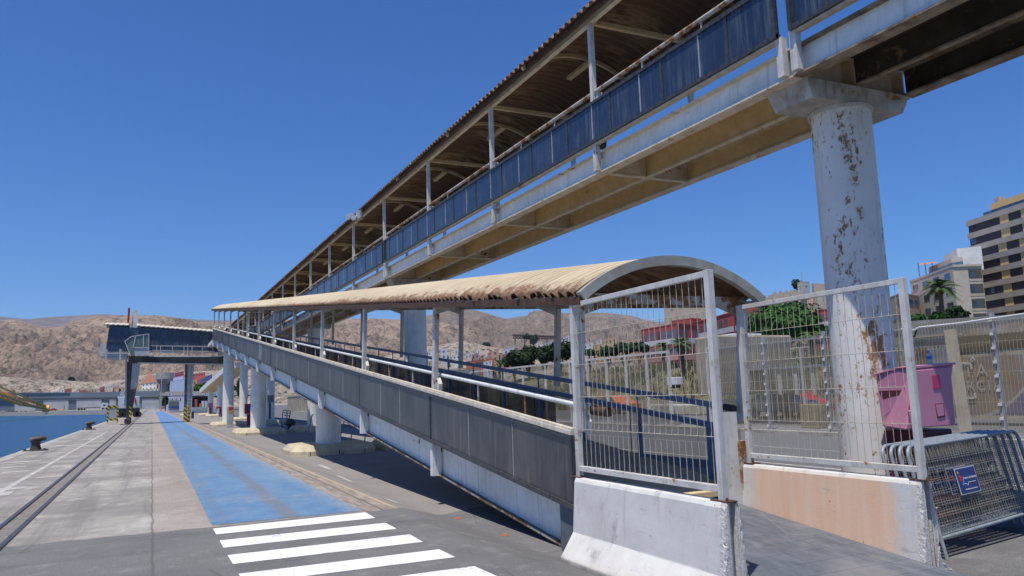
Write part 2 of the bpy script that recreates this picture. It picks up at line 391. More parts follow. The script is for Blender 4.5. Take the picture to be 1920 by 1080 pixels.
for a, c in zip(yy[:-1], yy[1:]): bl.quad((.79, a, .004), (2.86, a, .004), (2.86, c, .004), (.79, c, .004))
bl.build('blue_lane', bluemat(), kind='structure')
# crosswalk stripes and other paint
def paintmat(name, c, wear=.5, under=(.2, .2, .2)):
    m, nt, b = newmat(name); n = N(nt)
    f = n.noise(30, 6, .8); bgn = n.noise(2.0, 5, .65)
    mk = n.ramp(n.m('ADD', f, n.m('MULTIPLY', bgn, .6)), .98-.24*wear, 1.06-.24*wear)
    col = n.mix(n.ramp(n.noise(7, 5, .7), .3, .7), c4(c), c4(tuple(v*.9 for v in c)))
    col = n.mix(mk, col, c4(under))
    n.lk(col, b.inputs['Base Color']); b.inputs['Roughness'].default_value = .7; n.bump(f, b, .2, .006); return m
M['zebra'] = paintmat('crossing_paint', (.80, .80, .80), .42, (.30, .30, .31))
M['worn'] = paintmat('worn_white_paint', (.66, .65, .62), 1.25, (.40, .37, .34))
st = MB()
for (a, b_, c, d) in (((399.2, 991.1), (685, 960.5), (703.6, 971.1), (405.4, 1001.9)), ((411.7, 1013.3), (723, 980.1), (743.8, 991.4), (418.9, 1026.9)),
                      ((426.3, 1040.8), (768.2, 1001.7), (793, 1015.9), (437, 1057.5)), ((447, 1075.8), (824, 1029.7), (853.5, 1044.5), (461, 1094))):
    st.quad(*[tuple(G(p[0], p[1], .004)) for p in (a, b_, c, d)])
for k in (4, 5, 6):
    y1 = 11.32-k*1.03; st.quad((.8, y1, .004), (2.88, y1-.02, .004), (2.9, y1-.54, .004), (.8, y1-.52, .004))
st.build('crossing_stripes', M['zebra'], kind='structure')
ln = MB()
ln.quad((-2.83, 17.5, .004), (-2.70, 17.5, .004), (-2.64, 60, .004), (-2.76, 60, .004))
for (x0, x1, y0, y1) in ((-4.3, -3.2, 29.0, 29.5), (-3.6, -3.0, 24.6, 25.0), (-4.2, -3.4, 17.8, 18.35), (-3.35, -2.5, 18.0, 18.8), (-2.5, -1.95, 22.0, 22.35), (-3.9, -2.75, 40, 40.6), (-3.2, -2.2, 46, 46.4),
                          (-4.3, -3.3, 26.6, 26.9), (-3.0, -2.4, 19.3, 19.8)):
    ln.quad((x0, y0, .0045), (x1, y0+.15, .0045), (x1, y1+.15, .0045), (x0, y1, .0045))
for (p, q_) in (((594, 866), (615, 874)), ((628, 882), (655, 898)), ((713, 930), (740, 940)), ((645, 890), (652, 893))):
    a = G(*p, 0); b_ = G(*q_, 0)
    zz = gz((a.x+b_.x)/2, 20)+.006
    a = G(*p, zz); b_ = G(*q_, zz)
    ln.quad((a.x, a.y, gz(a.x, 0)+.006), (a.x+.13, a.y, gz(a.x+.13, 0)+.006), (b_.x+.13, b_.y, gz(b_.x+.13, 0)+.006), (b_.x, b_.y, gz(b_.x, 0)+.006))
ln.build('worn_quay_lines', M['worn'], kind='structure')
pk = MB(); pk.quad((-3.8, 24.0, .005), (-3.3, 24.2, .005), (-3.3, 24.5, .005), (-3.9, 24.3, .005))
pk.build('pink_paint_mark', paintmat('pink_paint', (.55, .25, .25), 1.1, (.4, .36, .33)), kind='structure')
yk = MB(); yk.quad((-4.1, 28.0, .005), (-3.5, 28.2, .005), (-3.5, 28.5, .005), (-4.1, 28.3, .005)); yk.quad((-3.9, 25.9, .005), (-3.4, 26, .005), (-3.4, 26.2, .005), (-3.9, 26.1, .005))
yk.build('yellow_paint_mark', paintmat('yellow_paint', (.6, .52, .2), 1.2, (.4, .36, .33)), kind='structure')
rl = MB()
for x0, x1 in ((13.95, 14.07), (17.6, 17.7)): rl.quad((x0, -10, GZ+.005), (x1, -10, GZ+.005), (x1, 90, GZ+.005), (x0, 90, GZ+.005))
rl.build('road_lines', M['worn'], kind='structure')
# crane rail with rubble bed
tr = MB()
for x0, x1 in ((-1.93, -1.875), (-1.645, -1.59)): tr.box(x0, x1, 11.1, 330, -.02, .03)
tag(tr.build('crane_rail', surf('crane_rail_steel', (.085, .08, .085), (.16, .14, .135), rough=.4, metal=.6, sc=10)), 'pair of dark steel crane rails sunk in the quay beside the water', 'rail')
bd = MB(); bd.quad((-1.86, 11.15, .003), (-1.66, 11.15, .003), (-1.66, 330, .003), (-1.86, 330, .003))
bd.build('rail_bed', surf('rail_bed', (.26, .24, .21), (.15, .14, .125), rough=.9, sc=9, bump=.7, bsc=18, bd=.05), kind='structure')
# ================================================================= NEAR COVERED RAMP
SL = .1105
def PT(y): return 1.18+SL*(y-8.12)
XL, XR = 4.69, 7.23
BAY = 5.22
def LY(k): return 8.2+BAY*k
YE = LY(12)+.4
nd = Vector((0, 1, SL)).normalized(); nu = Vector((0, -SL, 1)).normalized()
ramp = thing('covered_ramp', 'long covered passenger ramp with grey side panels and cream curved roof climbing from the road', 'ramp', (5.96, 8.0, GZ))
def strip(mb, x0, x1, y0, y1, za, zb, f):     # sloped bar between offsets za..zb of f(y)
    mb.hexa([(x0, y0, f(y0)+za), (x1, y0, f(y0)+za), (x1, y1, f(y1)+za), (x0, y1, f(y1)+za), (x0, y0, f(y0)+zb), (x1, y0, f(y0)+zb), (x1, y1, f(y1)+zb), (x0, y1, f(y1)+zb)])
for k in range(12):
    a = LY(k)+(.02 if k else .0); b_ = LY(k+1)-.02
    p = MB(); strip(p, 4.575, 4.60, a, b_, -.86, -.055, PT)
    po = p.build('side_panel', M['panel'], ramp)
    j = MB(); nj = 3
    for q_ in range(1, nj):
        yj = a+(b_-a)*q_/nj+random.uniform(-.25, .25); MB().beam((4.571, yj, PT(yj)-.86), (4.571, yj, PT(yj)-.06), .014, .01, (1, 0, 0)).build('panel_joint', M['galv'], po)
    if k == 5:
        g_ = MB(); yj = a+3.0; strip(g_, 4.56, 4.572, yj, yj+1.0, -.85, -.06, PT); po2 = g_.build('glass_pane', M['glassgreen'], po)
    if k in (4, 8, 0):
        e = MB(); e.beam((4.573, b_-.03, PT(b_)-.86), (4.573, b_-.03, PT(b_)-.03), .05, .03, (1, 0, 0)); e.build('joint_strip', M['blackrail'], po)
    # right hand panel seen from inside
    p = MB(); strip(p, 7.17, 7.195, a, b_, -.86, -.10, PT); pr = p.build('inner_panel', M['panelbrown'] if k > 0 else M['panelclear'], ramp)
    for q_ in range(3):
        yj = a+(b_-a)*(q_+.5)/3; MB().beam((7.165, yj, PT(yj)-.86), (7.165, yj, PT(yj)-.1), .012, .01, (1, 0, 0)).build('panel_joint', M['blackrail'], pr)
tb = MB()
strip(tb, 4.545, 4.66, 8.15, YE, -.05, .0, PT); strip(tb, 4.56, 4.63, 8.15, YE, .0, .028, PT)
tb.build('top_rail', M['creamrail'], ramp)
tb = MB(); strip(tb, 4.55, 4.575, 8.15, YE, -.10, -.052, PT); strip(tb, 4.54, 4.66, 8.15, YE, -.925, -.865, PT)
tb.build('black_rail', M['blackrail'], ramp)
# girders
gd = MB()
for x0, sgn in ((4.80, -1), (7.12, 1)):
    strip(gd, x0-.012, x0+.012, 8.1, YE, -1.50, -.93, PT)
gd.build('girder_web', M['girder'], ramp)
gd = MB()
for x0 in (4.80, 7.12):
    strip(gd, x0-.10, x0+.10, 8.1, YE, -1.53, -1.50, PT); strip(gd, x0-.10, x0+.10, 8.1, YE, -.955, -.935, PT)
gd.build('girder_flange', surf('ramp_flange', (.20, .17, .14), (.10, .085, .07), rough=.75, rust=1.0, rsc=8), ramp)
gd = MB(); strip(gd, 4.69, 4.705, 8.1, YE, -1.51, -1.485, PT); gd.build('flange_edge', M['rusty'], ramp)
dk = MB(); strip(dk, 4.70, 7.22, 8.1, YE, -.93, -.865, PT)
y = 9.0
while y < YE-.5:
    dk.beam((4.8, y, PT(y)-1.05), (7.12, y, PT(y)-1.05), .10, .2, nu); y += 1.74
dk.build('deck', M['tan'], ramp)
for k in range(13):
    yk = LY(k)
    for side, xx, dx in ((0, XL, 1), (1, XR, -1)):
        # roof post: square tube set square to the slope
        base = Vector((xx, yk, PT(yk)+.0)); top = base+nu*1.58
        p = MB(); p.beam(base+nu*(.0), top, .085, .125, nd)
        p.build('post', M['whitepost'], ramp)
        if side == 0:
            s_ = MB(); q0 = base+nu*.10+nd*-.14
            # shoe plate overlapping the rail, on the downhill side
            pr_ = [(0, -.07), (.0, .22), (.13, .09), (.13, -.07)]
            vs = []
            for t in (-.035, .035):
                for (a, c) in ((-.04, .0), (-.04, .24), (-.17, .12), (-.17, -.02)):
                    vs.append(Vector((xx+t+.05, yk, PT(yk)))+nd*a+nu*c)
            s_.add(vs, [(0, 1, 2, 3), (7, 6, 5, 4), (0, 4, 5, 1), (1, 5, 6, 2), (2, 6, 7, 3), (3, 7, 4, 0)])
            s_.build('post_shoe', M['whitepost'], ramp)
    b2 = MB(); b2.beam(Vector((4.66, yk-.06, PT(yk)-.93)), Vector((4.66, yk-.06, PT(yk)-1.53)), .12, .16, (1, 0, 0))
    b2.build('bracket', M['white'], ramp)
    b2 = MB(); b2.beam((4.74, yk+.06, PT(yk)-1.12), (4.74, yk+.06, PT(yk)-.95), .16, .10, (1, 0, 0))
    b2.build('bracket_box', M['rust'], ramp)
    # portal beam under the roof with haunches
    b3 = MB()
    z_ = lambda x: 0
    b3.beam(Vector((XL, yk, PT(yk)))+nu*1.60, Vector((XR, yk, PT(yk)))+nu*1.60, .10, .12, nu)
    for xx, dx in ((XL, 1), (XR, -1)):
        a0 = Vector((xx+dx*.05, yk, PT(yk)))
        vs = []
        for t in (-.04, .04):
            for (u, v) in ((0, 1.40), (0, 1.54), (.42, 1.54)): vs.append(a0+Vector((dx*u, 0, 0))+nd*t+nu*v)
        b3.add(vs, [(0, 1, 2), (5, 4, 3), (0, 3, 4, 1), (1, 4, 5, 2), (2, 5, 3, 0)])
    b3.build('portal_beam', M['rusty'] if k == 0 else M['whitepost'], ramp)
# hand rails
hr = MB(); hr.path([(4.83, 8.15, PT(8.15)+.27), (4.83, YE, PT(YE)+.27)], .036, 12)
hr.build('handrail', M['white'], ramp, smooth=True)
for k in range(12):
    for q_ in (1/3, 2/3):
        yk = LY(k)+BAY*q_; MB().tube((4.83, yk, PT(yk)-.05), (4.83, yk, PT(yk)+.25), .016, 8).build('baluster', M['rusty'], ramp, smooth=True)
    h_ = MB(); yk = LY(k)+.12; h_.tube((4.83, yk, PT(yk)+.265), (4.83, yk+.07, PT(yk)+.273), .044, 12); h_.build('rail_collar', M['rusty'], ramp)
hr = MB(); hr.beam((7.08, 8.3, PT(8.3)+.17), (7.08, YE, PT(YE)+.17), .06, .075, nu); hr.build('blue_handrail', M['bluepaint'], ramp)
hr = MB(); hr.beam((7.10, 8.3, PT(8.3)-.12), (7.10, YE, PT(YE)-.12), .06, .08, nu); hr.build('blue_midrail', M['bluepaint'], ramp)
for k in range(12):
    for q_ in range(3):
        h_ = MB(); yk = LY(k)+BAY*(q_+.3)/3
        h_.beam((7.11, yk, PT(yk)-.88), (7.11, yk, PT(yk)-.14), .05, .07 if q_ else .12, (0, 1, 0)); h_.beam((7.09, yk, PT(yk)-.15), (7.09, yk, PT(yk)+.15), .025, .025, (0, 1, 0))
        h_.build('blue_post', M['bluepaint'], ramp)
# pipe end at the foot
h_ = MB(); h_.tube((7.075, 8.16, PT(8.16)+.165), (7.08, 8.34, PT(8.34)+.17), .048, 14); h_.build('pipe_end', M['dark'], ramp, smooth=True)
h_ = MB(); h_.tube((4.85, 7.75, 1.40), (4.85, 8.1, 1.42), .06, 14); h_.build('pipe_end', M['rust'], ramp, smooth=True)
# roof
RXL, RXR, RISE, PITCH = 4.50, 7.30, .47, .20
def arcp(t, xl=RXL, xr=RXR, rise=RISE):
    # circular arc, t 0..1
    w_ = (xr-xl)/2; R = (w_*w_+rise*rise)/(2*rise); a = math.asin(w_/R)
    th = -a+2*a*t; return ((xl+xr)/2+R*sin(th), R*cos(th)-(R-rise), th)
def corrugated(name, xl, xr, rise, y0, y1, f, pitch, depth, mat, parent, na=20, ragged=None, extra_rise=None):
    b = MB(); n = int((y1-y0)/pitch)*6
    for i in range(n+1):
        y = y0+(y1-y0)*i/n; ph = ((y-y0)/pitch) % 1.0
        c = cos(2*pi*ph); h = depth/2*max(-1, min(1, c*1.5))
        for j in range(na+1):
            x, z, th = arcp(j/na, xl, xr, rise)
            hh = h
            if ragged and j <= 3 and y < ragged:
                wgt = (4-j)/4*ss(ragged, y0+3, y); r = noise.noise(Vector((x*3, y*2.3, 1)))
                x += wgt*.06*noise.noise(Vector((j*3.1, y*5, 7))); z += wgt*(.07*r-.02*0); hh = h*(1+wgt*.8)
                if j == 0: x += wgt*.09*abs(noise.noise(Vector((1, y*6, 3))))
            b.v.append((x+sin(th)*hh, y, f(y)+z+cos(th)*hh))
    for i in range(n):
        for j in range(na):
            if ragged and j < 2:
                y = y0+(y1-y0)*i/n
                if y < ragged-7 and noise.noise(Vector((y*2.6, j*1.7, 9))) > .36: continue
            a = i*(na+1)+j; b.f.append((a, a+1, a+na+2, a+na+1))
    o = b.build(name, mat, parent)
    for p in o.data.polygons: p.use_smooth = True
    sm = o.modifiers.new('s', 'SOLIDIFY'); sm.thickness = .012; sm.offset = -1
    return o
def roofmat(name, xl, xr, y0, rusty, under, org, far=60, under2=None, pitch=.2, ph0=-.205):
    m, nt, b = newmat(name); n = N(nt); x, y, z = n.xyz()
    fine = n.noise(5, 6, .7)
    col = n.mix(n.ramp(n.noise(1.1, 5, .6), .3, .7), (.55, .475, .34, 1), (.49, .415, .29, 1))
    # dark streak at every sheet lap
    lap = n.m('ABSOLUTE', n.m('SUBTRACT', n.m('FRACT', n.m('DIVIDE', y, .95)), .5))
    col = n.mix(n.m('MULTIPLY', n.ramp(lap, .482, .495), n.ramp(n.noise(2, 3, .6), .3, .5, 0, .8)), col, (.2, .14, .09, 1))
    rib_shade = n.m('ABSOLUTE', n.m('SUBTRACT', n.m('FRACT', n.m('DIVIDE', n.m('SUBTRACT', y, ph0), pitch)), .5))
    col = n.mix(n.m('MULTIPLY', n.ramp(rib_shade, .20, .05), n.ramp(n.noise(1.4, 4, .6), .25, .6, .35, .8)), col, (.34, .26, .16, 1))  # darker band on each rib's near flank: corrugation shading put into the colour
    # rust rises from the eaves
    ex = n.m('SUBTRACT', x, xl-org[0])
    er = n.m('ADD', n.m('MULTIPLY', n.m('SUBTRACT', n.noise(4.5, 7, .75, v=n.map((.7, 1.6, 1))), .5), 1.15), n.ramp(y, 0, far, rusty, rusty*.15))
    rm = n.m('SUBTRACT', 1.0, n.ramp(n.m('SUBTRACT', ex, er), -.08, .06))
    rc = n.mix(n.ramp(n.noise(16, 5, .7), .35, .65), (.13, .062, .036, 1), (.30, .175, .10, 1))
    col = n.mix(rm, col, rc)
    spot = n.ramp(n.m('ADD', fine, n.m('MULTIPLY', n.noise(.7, 3, .5), .3)), .83, .86)
    col = n.mix(n.m('MULTIPLY', spot, .8), col, (.30, .16, .08, 1))
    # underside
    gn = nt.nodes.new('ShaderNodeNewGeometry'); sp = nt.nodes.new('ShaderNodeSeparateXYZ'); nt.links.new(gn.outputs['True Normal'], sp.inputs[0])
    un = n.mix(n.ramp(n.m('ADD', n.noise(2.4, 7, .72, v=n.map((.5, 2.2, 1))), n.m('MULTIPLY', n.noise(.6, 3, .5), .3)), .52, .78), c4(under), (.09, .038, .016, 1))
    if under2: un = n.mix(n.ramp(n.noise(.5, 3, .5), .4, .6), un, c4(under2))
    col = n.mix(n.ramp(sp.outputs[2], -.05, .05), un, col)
    n.lk(col, b.inputs['Base Color']); b.inputs['Roughness'].default_value = .75; n.bump(fine, b, .2, .01)
    return m
o0 = (5.96, 8.0)
PR = lambda y: PT(y)+1.64
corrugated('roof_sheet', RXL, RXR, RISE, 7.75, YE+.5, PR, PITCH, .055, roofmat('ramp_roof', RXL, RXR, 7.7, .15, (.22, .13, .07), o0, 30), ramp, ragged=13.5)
# end arch: grey curved band
def archband(mb, xl, xr, rise, y, z0, th_, dpt, seg=28, slope=0.0):
    R0 = []; R1 = []
    for j in range(seg+1):
        x, z, th = arcp(j/seg, xl, xr, rise)
        R0.append((x-sin(th)*th_, z-cos(th)*th_)); R1.append((x+sin(th)*.03, z+cos(th)*.03))
    vs = []; 
    for yy_ in (y, y+dpt):
        for a in R0+R1: vs.append((a[0], yy_, z0+a[1]))
    n = seg+1; fs = []
    for i in range(seg):
        fs += [(i, i+1, n+i+1, n+i), (2*n+i, 3*n+i, 3*n+i+1, 2*n+i+1), (i, 2*n+i, 2*n+i+1, i+1), (n+i, n+i+1, 3*n+i+1, 3*n+i)]
    fs += [(0, n, 3*n, 2*n), (n-1, 3*n-1, 4*n-1, 2*n-1)]
    mb.add(vs, fs)
a_ = MB(); archband(a_, RXL, RXR, RISE+.02, 7.66, PR(7.7), .09, .10)
a_.build('end_arch', surf('arch_paint', (.36, .37, .33), (.27, .27, .24), rough=.6, rust=.45, rsc=4), ramp)
a_ = MB(); archband(a_, RXL+.02, RXR-.02, RISE, YE+.45, PR(YE+.45), .10, .08); a_.build('end_arch', M['whitepost'], ramp)
for k in range(1, 12):
    a_ = MB(); archband(a_, RXL+.08, RXR-.08, RISE-.03, LY(k)-.04, PR(LY(k))-.02, .07, .08); a_.build('roof_rib', M['tan'], ramp)
fb = MB(); strip(fb, 4.488, 4.52, 7.7, YE+.5, -.125, -.03, PR); fb.build('gutter', M['rust'], ramp)
fb = MB()
strip(fb, 4.535, 4.68, 7.7, YE+.5, -.105, -.02, PR); strip(fb, 7.17, 7.27, 7.7, YE+.5, -.105, -.02, PR)
fb.build('eaves_beam', M['rusty'], ramp)
# foot of the ramp: dark sloping apron between the barriers
def apmat():
    m, nt, b = newmat('ramp_apron'); n = N(nt)
    v = n.map((1.6, .45, 1), rot=(0, 0, .5)); f = n.noise(5, 6, .7, v=v)
    col = n.mix(n.ramp(f, .35, .7), (.085, .10, .125, 1), (.15, .165, .19, 1))
    col = n.mix(n.m('MULTIPLY', n.ramp(n.noise(1.2, 5, .65), .5, .7), .7), col, (.22, .215, .21, 1))
    cr = n.vor(1.1, v=n.map((1, .7, 1), rot=(0, 0, .3)), feat='DISTANCE_TO_EDGE')
    col = n.mix(n.m('MULTIPLY', n.m('SUBTRACT', 1.0, n.ramp(cr, .003, .012)), n.ramp(n.noise(.8, 3, .5), .56, .66, 0, .35)), col, (.24, .24, .24, 1))
    n.lk(col, b.inputs['Base Color']); b.inputs['Roughness'].default_value = .62
    n.bump(n.m('ADD', f, n.m('MULTIPLY', n.noise(50, 4, .7), .3)), b, .4, .02); return m
def az(y): return max(GZ+.008, .17+.105*(y-8.05)) if y < 8.05 else .17+(PT(8.15)-.865-.17)*min(1, (y-8.05)/.4)
ap = MB(); ysA = frange(2.2, 8.6, .3)
for a, c in zip(ysA[:-1], ysA[1:]):
    ex = lambda y: 6.86+ss(5.2, 3.2, y)*1.0
    ap.hexa([(4.6, a, GZ-.1), (ex(a), a, GZ-.1), (ex(c), c, GZ-.1), (4.6, c, GZ-.1), (4.6, a, az(a)), (ex(a), a, az(a)), (ex(c), c, az(c)), (4.6, c, az(c))])
ap.build('ramp_apron', apmat(), kind='structure', bevel=.01)
# ================================================================= UPPER COVERED BRIDGE
UB = .0125
def UY(k): return 7.6+BAY*k
Y0U, Y1U = -14.0, 112.0
f0 = lambda y: UB*(y-8)
up = thing('covered_bridge', 'high covered passenger bridge with blue glass side panels crossing overhead on round pillars', 'bridge', (9.3, 8, 6.0))
k0, k1 = -4, 20
for k in range(k0, k1):
    a = UY(k)+(.12 if k % 4 == 0 else .0); b_ = UY(k+1)-(.12 if k % 4 == 3 else 0)
    p = MB(); strip(p, 7.985, 8.01, a, b_, 6.63, 7.39, f0); po = p.build('side_panel', M['panelblue'], up)
    for q_ in range(3):
        yj = a+.02+(b_-a)*q_/3; MB().beam((7.982, yj, 6.62+f0(yj)), (7.982, yj, 7.40+f0(yj)), .03, .014, (1, 0, 0)).build('panel_joint', M['galv'], po)
        yj = a+(b_-a)*(q_+.62)/3; MB().beam((7.978, yj, 6.63+f0(yj)), (7.978, yj, 7.39+f0(yj)), .07, .014, (1, 0, 0)).build('panel_strip', M['blackrail'], po)
    r_ = MB(); strip(r_, 7.955, 8.03, a, b_, 7.385, 7.44, f0); strip(r_, 7.945, 8.03, a, b_, 6.57, 6.635, f0)
    if k % 4 == 0: r_.beam((7.96, a+.03, 6.57+f0(a)), (7.96, a+.03, 7.44+f0(a)), .06, .06, (1, 0, 0))
    if k % 4 == 3: r_.beam((7.96, b_-.03, 6.57+f0(b_)), (7.96, b_-.03, 7.44+f0(b_)), .06, .06, (1, 0, 0))
    r_.build('panel_frame', M['blackrail'], up)
    r_ = MB(); strip(r_, 7.99, 8.10, a, b_, 6.535, 6.568, f0); r_.build('sill_rail', M['creamrail'], up)
    p = MB(); strip(p, 10.56, 10.60, a, b_, 7.36, 7.42, f0); p.build('far_rail', M['blackrail'], up)
    # girder section
    zb = 5.97
    a2 = UY(k)+(.02 if k % 4 == 0 else 0); b2_ = UY(k+1)-(.02 if k % 4 == 3 else 0); md = 'tan' if k >= 0 else 'tan_shaded'; mf = 'cream' if k >= 0 else 'flangedark'
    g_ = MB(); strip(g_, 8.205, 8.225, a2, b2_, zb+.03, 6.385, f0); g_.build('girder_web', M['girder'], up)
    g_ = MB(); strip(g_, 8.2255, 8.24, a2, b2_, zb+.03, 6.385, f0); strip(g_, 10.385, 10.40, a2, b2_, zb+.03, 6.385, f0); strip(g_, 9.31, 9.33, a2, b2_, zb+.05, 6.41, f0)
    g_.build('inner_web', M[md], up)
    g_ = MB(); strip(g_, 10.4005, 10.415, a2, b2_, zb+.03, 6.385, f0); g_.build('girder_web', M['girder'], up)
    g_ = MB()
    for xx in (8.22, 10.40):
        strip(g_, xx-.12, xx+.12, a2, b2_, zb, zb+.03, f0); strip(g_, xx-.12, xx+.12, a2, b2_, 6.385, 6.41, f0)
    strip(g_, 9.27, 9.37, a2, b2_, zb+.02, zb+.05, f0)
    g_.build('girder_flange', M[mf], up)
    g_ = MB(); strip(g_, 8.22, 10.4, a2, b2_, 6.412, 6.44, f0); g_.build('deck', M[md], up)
    g_ = MB(); yc = a+.10
    for (xa, xb) in ((8.24, 9.30), (9.34, 10.38)):
        g_.box(xa, xb, yc-.012, yc+.012, zb+.04+f0(yc), 6.41+f0(yc)); g_.box(xa, xb, yc-.06, yc+.06, zb+.012+f0(yc), zb+.04+f0(yc))
    g_.build('cross_beam', M[mf], up)
    ya = a+.02
    for yb in ([ya] if k % 4 else [ya, UY(k)-.12]):
        s_ = MB(); s_.box(8.0, 8.10, yb-.06, yb+.06, 6.0+f0(ya), 6.58+f0(ya)); s_.build('bracket', M['whitepost'], up)
        s_ = MB(); s_.box(8.10, 8.2, yb+.02, yb+.12, 6.28+f0(ya), 6.42+f0(ya)); s_.build('bracket_box', M['whitepost'], up)
    # roof posts
    for xx in (8.05, 10.55):
        s_ = MB(); s_.beam((xx, ya, 7.44+f0(ya)), (xx, ya, 9.16+f0(ya)), .10, .10, (1, 0, 0)); s_.build('post', M['whitepost'], up)
        if xx < 9:
            s_ = MB(); s_.beam((8.10, ya-.12, 7.40+f0(ya)), (8.10, ya-.12, 7.62+f0(ya)), .10, .10, (1, 0, 0)); s_.build('post_shoe', M['whitepost'], up)
    s_ = MB(); s_.beam((8.05, ya, 9.2+f0(ya)), (10.55, ya, 9.2+f0(ya)), .09, .10)
    s_.build('portal_beam', M['tan'], up)
    s_ = MB(); archband(s_, 7.75, 10.85, .56, ya+BAY/2, 9.24+f0(ya), .06, .07); s_.build('roof_rib', M['tan'], up)
    # hand rail
    s_ = MB(); s_.tube((8.06, a+.06, 7.66+f0(a)), (8.06, b_-.04, 7.66+f0(b_)), .042, 10); s_.build('handrail', M['rusty'], up, smooth=True)
    for q_ in (1/3, 2/3):
        yj = a+(b_-a)*q_; MB().tube((8.06, yj, 7.4+f0(yj)), (8.06, yj, 7.64+f0(yj)), .02, 6).build('baluster', M['rusty'], up)
    # lamp tube under the roof
    s_ = MB(); ym = a+BAY*.55; s_.box(9.42, 9.56, ym-.6, ym+.6, 9.50+f0(ym), 9.58+f0(ym)); s_.build('lamp', M['tan'], up)
for xx in (8.05, 10.55):
    s_ = MB(); s_.beam((xx, Y0U, 9.22+f0(Y0U)), (xx, Y1U, 9.22+f0(Y1U)), .11, .13); s_.build('eaves_beam', M['cream'], up)
s_ = MB(); s_.beam((7.86, Y0U, 9.24+f0(Y0U)), (7.86, Y1U, 9.24+f0(Y1U)), .05, .15); s_.build('gutter', M['rust'], up)
fu = lambda y: 9.27+f0(y)
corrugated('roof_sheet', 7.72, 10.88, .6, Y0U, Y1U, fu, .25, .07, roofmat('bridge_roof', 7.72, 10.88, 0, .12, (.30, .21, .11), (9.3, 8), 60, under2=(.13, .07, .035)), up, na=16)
# ================================================================= PILLARS AND ISLANDS
def pillar(x, y, r, z0, z1, label, cap=True, capz=None, m='pillar'):
    t = thing('round_pillar', label, 'pillar', (x, y, z0), 'round white pillars under the walkways')
    n = 40; b = MB(); zz = frange(z0, z1, (z1-z0)/8)
    b.path([(x, y, z) for z in zz], r, n); b.build('shaft', M[m], t, smooth=True)
    if cap:
        c = MB(); c.path([(x, y, z1-.05), (x, y, z1)], r+.03, n); c.build('collar', M['whitepost'], t, smooth=True)
        hb = capz or .28
        wx = 1.06; b = MB()
        # flared cap beam: sides taper up and out
        b.hexa([(x-wx+.12, y-.36, z1), (x+wx-.12, y-.36, z1), (x+wx-.12, y+.36, z1), (x-wx+.12, y+.36, z1),
                (x-wx, y-.40, z1+hb), (x+wx, y-.40, z1+hb), (x+wx, y+.40, z1+hb), (x-wx, y+.40, z1+hb)])
        b.build('cap_beam', M['capsteel'], t, bevel=.01)
    return t
def bigpillar():
    m, nt, b = newmat('flaking_pillar_paint'); n = N(nt); x, y, z = n.xyz()
    col = n.mix(n.ramp(n.noise(1.6, 5, .6), .3, .7), (.80, .785, .74, 1), (.72, .70, .655, 1))
    st = n.ramp(n.noise(6, 5, .65, v=n.map((1.2, 1.2, .12))), .52, .75)
    col = n.mix(n.m('MULTIPLY', st, .45), col, (.36, .33, .30, 1))
    # rust blotches gathered in vertical drifts
    drift = n.noise(2.9, 3, .5, v=n.map((1, 1, .22), loc=(1.9, .7, 0)))
    bl_ = n.noise(6.5, 9, .74, v=n.map((1, 1, .75)), dist=.4)
    mk = n.m('ADD', bl_, n.m('MULTIPLY', n.m('SUBTRACT', drift, .5), .7))
    d2 = n.noise(3.6, 3, .5, v=n.map((1, 1, .3), loc=(4.4, 2.1, 3)))
    sp2 = n.m('ADD', n.m('SUBTRACT', n.noise(17, 6, .7, v=n.map((1, 1, .6))), .035), n.m('MULTIPLY', n.m('SUBTRACT', d2, .5), .6))
    mk = n.m('MAXIMUM', mk, sp2)
    halo = n.ramp(mk, .53, .62); rm = n.ramp(mk, .605, .63)
    col = n.mix(n.m('MULTIPLY', halo, .5), col, (.50, .36, .20, 1))
    rc = n.mix(n.ramp(n.noise(22, 5, .7), .35, .6), (.46, .25, .08, 1), (.20, .125, .075, 1))
    col = n.mix(rm, col, rc)
    n.lk(col, b.inputs['Base Color']); b.inputs['Roughness'].default_value = .45
    n.bump(n.m('SUBTRACT', n.m('MULTIPLY', n.noise(5, 4, .5), .25), rm), b, .35, .012)
    return m
M['bigpillar'] = bigpillar()
PXR = 9.35
pillar(PXR, 7.95, .43, GZ, 5.70, 'closest and largest round pillar, white paint flaked with orange rust, beside the pink box', m='bigpillar')
LB = ['second upper-bridge pillar, weathered white, standing behind the blue ramp railing', 'upper-bridge pillar with a grey cabinet fixed to its side', 'upper-bridge pillar just right of the grey intercom stand',
      'slim far pillar right of the intercom, behind the yellow kerb', 'far white pillar carrying the red hydrant pipe', 'farthest white pillar with a pink box on a red post']
for (x, y, l) in ((PXR, 28.95, LB[0]), (9.38, 50.0, LB[1]), (9.4, 71.0, LB[2]), (9.3, 91.5, LB[3])):
    pillar(x, y, .44, GZ, 5.70+f0(y), l)
pillar(9.27, 124, .45, GZ, 5.35, LB[4], cap=False); pillar(9.12, 142.5, .45, GZ, 4.75, LB[5], cap=False)
for (y, l, cz) in ((29.05, 'shortest pillar under the near covered ramp with rust spots', .3), (50.0, 'middle pillar under the near ramp, half in shadow beside the red box', .3), (71.0, 'tall pillar at the top end of the near ramp behind the intercom', .3)):
    zt = PT(y)-1.53
    pillar(5.96, y, .455, GZ, zt-cz+.01, l, capz=cz)
